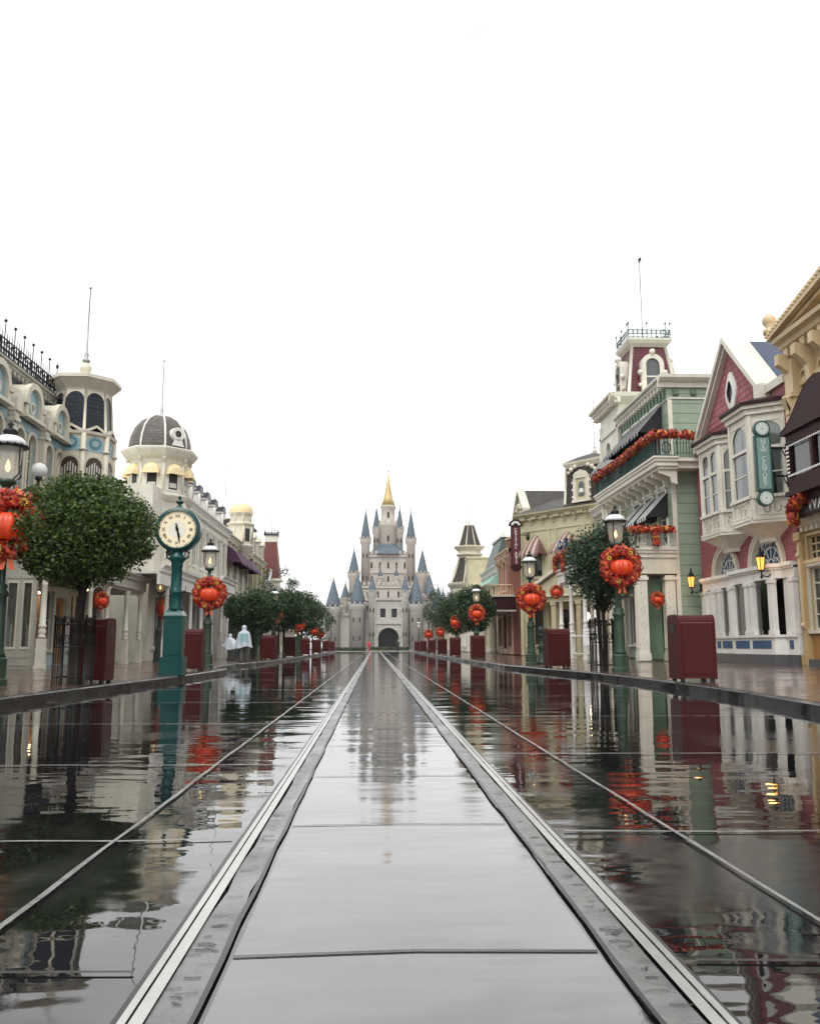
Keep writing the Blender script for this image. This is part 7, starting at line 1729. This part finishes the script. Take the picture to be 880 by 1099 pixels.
def person(label, loc, rz, H, stride=.12, arms=.1, poncho=None, top='coat_dark', legs='trouser', wide=1.0, group=None, print_=False, seed=1):
    root = empty('person', label, 'person', loc, rz); k = H/1.75; rd = random.Random(seed)
    J = {'pelvis': ((0,0,.95),(.15,.11)), 'chest': ((0,0,1.28),(.17,.12)), 'neck': ((0,0,1.48),.06), 'head': ((0,-.01,1.62),(.085,.10)), 'crown': ((0,-.01,1.70),(.06,.07)),
         'hl': ((-.10,0,.88),.10), 'kl': ((-.11,-stride*.5,.48),.065), 'al': ((-.11,-stride*.9,.09),.042), 'tl': ((-.12,-stride*.9-.13,.04),.04),
         'hr': ((.10,0,.88),.10), 'kr': ((.11,stride*.3-.03,.48),.065), 'ar': ((.11,stride,.10),.042), 'tr': ((.12,stride-.13,.04),.04),
         'sl': ((-.20,0,1.40),.065), 'el': ((-.26-arms,-.02,1.13),.045), 'wl': ((-.24-arms*1.6,-.14,.92),.032), 'fl': ((-.24-arms*1.7,-.18,.83),.028),
         'sr': ((.20,0,1.40),.065), 'er': ((.26+arms,-.02,1.13),.045), 'wr': ((.24+arms*1.2,-.14,.92),.032), 'fr': ((.24+arms*1.2,-.18,.83),.028)}
    J = {n: (tuple(c*k for c in p), tuple(q*k for q in r) if isinstance(r, tuple) else r*k) for n, (p, r) in J.items()}
    E = [('pelvis','chest'),('chest','neck'),('neck','head'),('head','crown'),('pelvis','hl'),('hl','kl'),('kl','al'),('al','tl'),('pelvis','hr'),('hr','kr'),('kr','ar'),('ar','tr'),('chest','sl'),('sl','el'),('el','wl'),('wl','fl'),('chest','sr'),('sr','er'),('er','wr'),('wr','fr')]
    skin_body('body', J, E, root, legs if poncho else top)
    sh = mb('shoe')
    for n in ('al', 'ar'): p = J[n][0]; sh.smooth = True; sh.lathe([(.05,0),(.062,.02),(.058,.07),(.045,.11)], p[0], p[1]-.06, 10, 0, 0, True, True, 1, 2.1)
    sh.build('shoe', root)
    if poncho:
        m = mb('poncho'); m.smooth = True; S = 40; i0 = 0
        prof = [(1.735,.03,0),(1.715,.085,0),(1.66,.125,0),(1.58,.13,0),(1.50,.115,.0),(1.46,.16,0),(1.41,.27,.02),(1.30,.33,.04),(1.12,.37,.07),(.95,.40,.09),(.80,.43,.12),(.70,.45,.14)]
        for z_, r_, f_ in prof:
            for q in range(S):
                a = 2*pi*q/S; ax = 1.0+ (wide-1)*max(0, min(1, (1.5-z_)*2))*(1 if cos(a) < 0 else .3)
                rr = r_*(1+f_*sin(a*7+seed)+f_*.5*sin(a*11+2*seed)); m.v.append((rr*cos(a)*ax*k*.88, rr*sin(a)*k*(.62 if z_ < 1.45 else .95), (z_+(.05*sin(a*3+seed) if z_ < .9 else 0)+(.18*abs(cos(a)) if wide > 1.2 and z_ < 1.0 else 0))*k))
        for r in range(len(prof)-1):
            for q in range(S): q2 = (q+1) % S; m.face((r*S+q, r*S+q2, (r+1)*S+q2, (r+1)*S+q))
        m.build('poncho', root)
        if print_:
            m = mb('print_teal')
            for r in range(4):
                for c in range(5):
                    a0, a1 = pi/2-.62+.25*c, pi/2-.62+.25*(c+.8); z0, z1 = (1.34-.11*r)*k, (1.27-.11*r)*k; R0 = .352+.015*r
                    P = lambda a, z: (R0*cos(a)*k*.90, R0*sin(a)*k*.66, z); m.quad(P(a0,z0), P(a1,z0), P(a1,z1), P(a0,z1))
            m.build('back_print', root)
    else:
        m = mb(top); m.smooth = True; S = 16
        prof = [(1.47,.07),(1.44,.16),(1.36,.21),(1.15,.20),(1.0,.205),(.85,.22)]
        for z_, r_ in prof:
            for q in range(S): a = 2*pi*q/S; m.v.append((r_*cos(a)*k, r_*.72*sin(a)*k, z_*k))
        for r in range(len(prof)-1):
            for q in range(S): q2 = (q+1) % S; m.face((r*S+q, r*S+q2, (r+1)*S+q2, (r+1)*S+q))
        m.build('coat', root)
        m = mb('letter_dark'); m.sphere((0, .01, 1.655*k), .105*k, 10, 6); m.build('hair', root)
        m = mb('skin'); m.sphere((0, -.035*k, 1.63*k), .09*k, 10, 6, 1.15); m.sphere((0, -.13*k, 1.62*k), .015*k, 6, 4); m.build('face', root)
    return root
person('taller person in a white rain poncho with a blue print on the back', (-5.98, 40.0, gz(-6)), pi+.1, 1.70, .10, .05, True, print_=True, seed=2)
person('person in a pale rain poncho spread wide to the left, the shorter of the two', (-7.35, 44.5, gz(-7.35)), pi-.3, 1.36, .12, .22, True, wide=1.7, seed=5)
person('tiny far person in a red coat standing left of the tracks before the castle', (-.95, 150, 0), .2, 1.7, .1, .05, None, 'coat_red')
person('tiny far person in dark clothes on the wet road right of the tracks', (3.15, 118, 0), 0, 1.7, .2, .03, None, 'coat_dark')

# ================================================================== CAMERA, LIGHT, SKY
cam = bpy.data.cameras.new('camera'); co = bpy.data.objects.new('camera', cam); COL.objects.link(co)
co.location = (0, 0, .9); co.rotation_euler = (radians(90+8.865), 0, radians(-2.337))
cam.sensor_fit = 'HORIZONTAL'; cam.sensor_width = 36; cam.lens = 920/880*36; cam.clip_end = 5000; cam.clip_start = .05
scene.camera = co
sun = bpy.data.lights.new('sun', 'SUN'); sun.energy = 1.5; sun.angle = radians(40); sun.color = (1, .985, .96)
so = bpy.data.objects.new('sun', sun); COL.objects.link(so)
EL, AZ = radians(55), radians(200)   # high soft light from behind the camera
d = Vector((sin(AZ)*cos(EL), cos(AZ)*cos(EL), sin(EL))); so.rotation_euler = d.to_track_quat('Z', 'Y').to_euler()
w = bpy.data.worlds.new('World'); scene.world = w; w.use_nodes = True; nt = w.node_tree; nt.nodes.clear()
out = nt.nodes.new('ShaderNodeOutputWorld'); bg = nt.nodes.new('ShaderNodeBackground'); sk = nt.nodes.new('ShaderNodeTexSky')
sk.sky_type = 'NISHITA'; sk.sun_disc = False; sk.sun_elevation = EL; sk.sun_rotation = AZ; sk.air_density = 1.0; sk.dust_density = 3; sk.altitude = 0
hs = nt.nodes.new('ShaderNodeHueSaturation'); hs.inputs['Saturation'].default_value = .12; L(nt, sk.outputs[0], hs.inputs['Color'])
tc = nt.nodes.new('ShaderNodeTexCoord'); cl = noise(nt, mapping(nt, tc.outputs['Generated'], (1, 1, 2.2)), 1.6, 5, .55, .3)
cloud = mixc(nt, ramp(nt, cl, .36, .60), (6.5, 6.6, 6.68), (11.4, 11.45, 11.4))
mx = mixc(nt, .86, hs.outputs[0], cloud)
L(nt, mx, bg.inputs[0]); bg.inputs[1].default_value = .107; L(nt, bg.outputs[0], out.inputs[0])
vs = scene.view_settings; vs.view_transform = 'Standard'; vs.look = 'None'; vs.gamma = 1; vs.use_curve_mapping = False; vs.exposure = .45
scene.render.engine = 'CYCLES'; scene.cycles.max_bounces = 6; scene.cycles.transparent_max_bounces = 12
scene.render.resolution_x = 819; scene.render.resolution_y = 1024
# rain haze that pales the far end of the street
hz = mb('plaza'); hz.box(-420, 420, -60, 420, -1.1, 60); h = hz.build('haze'); h.data.materials.clear()
hm = bpy.data.materials.new('haze_air'); hm.use_nodes = True; hn = hm.node_tree; hn.nodes.clear()
ho = hn.nodes.new('ShaderNodeOutputMaterial'); pv = hn.nodes.new('ShaderNodeVolumePrincipled'); pv.inputs['Color'].default_value = (.93, .95, .97, 1); pv.inputs['Density'].default_value = .00016
hn.links.new(pv.outputs[0], ho.inputs['Volume']); h.data.materials.append(hm); tag(h, 'thin pale rain haze filling the air over the street', 'haze', kind='stuff')
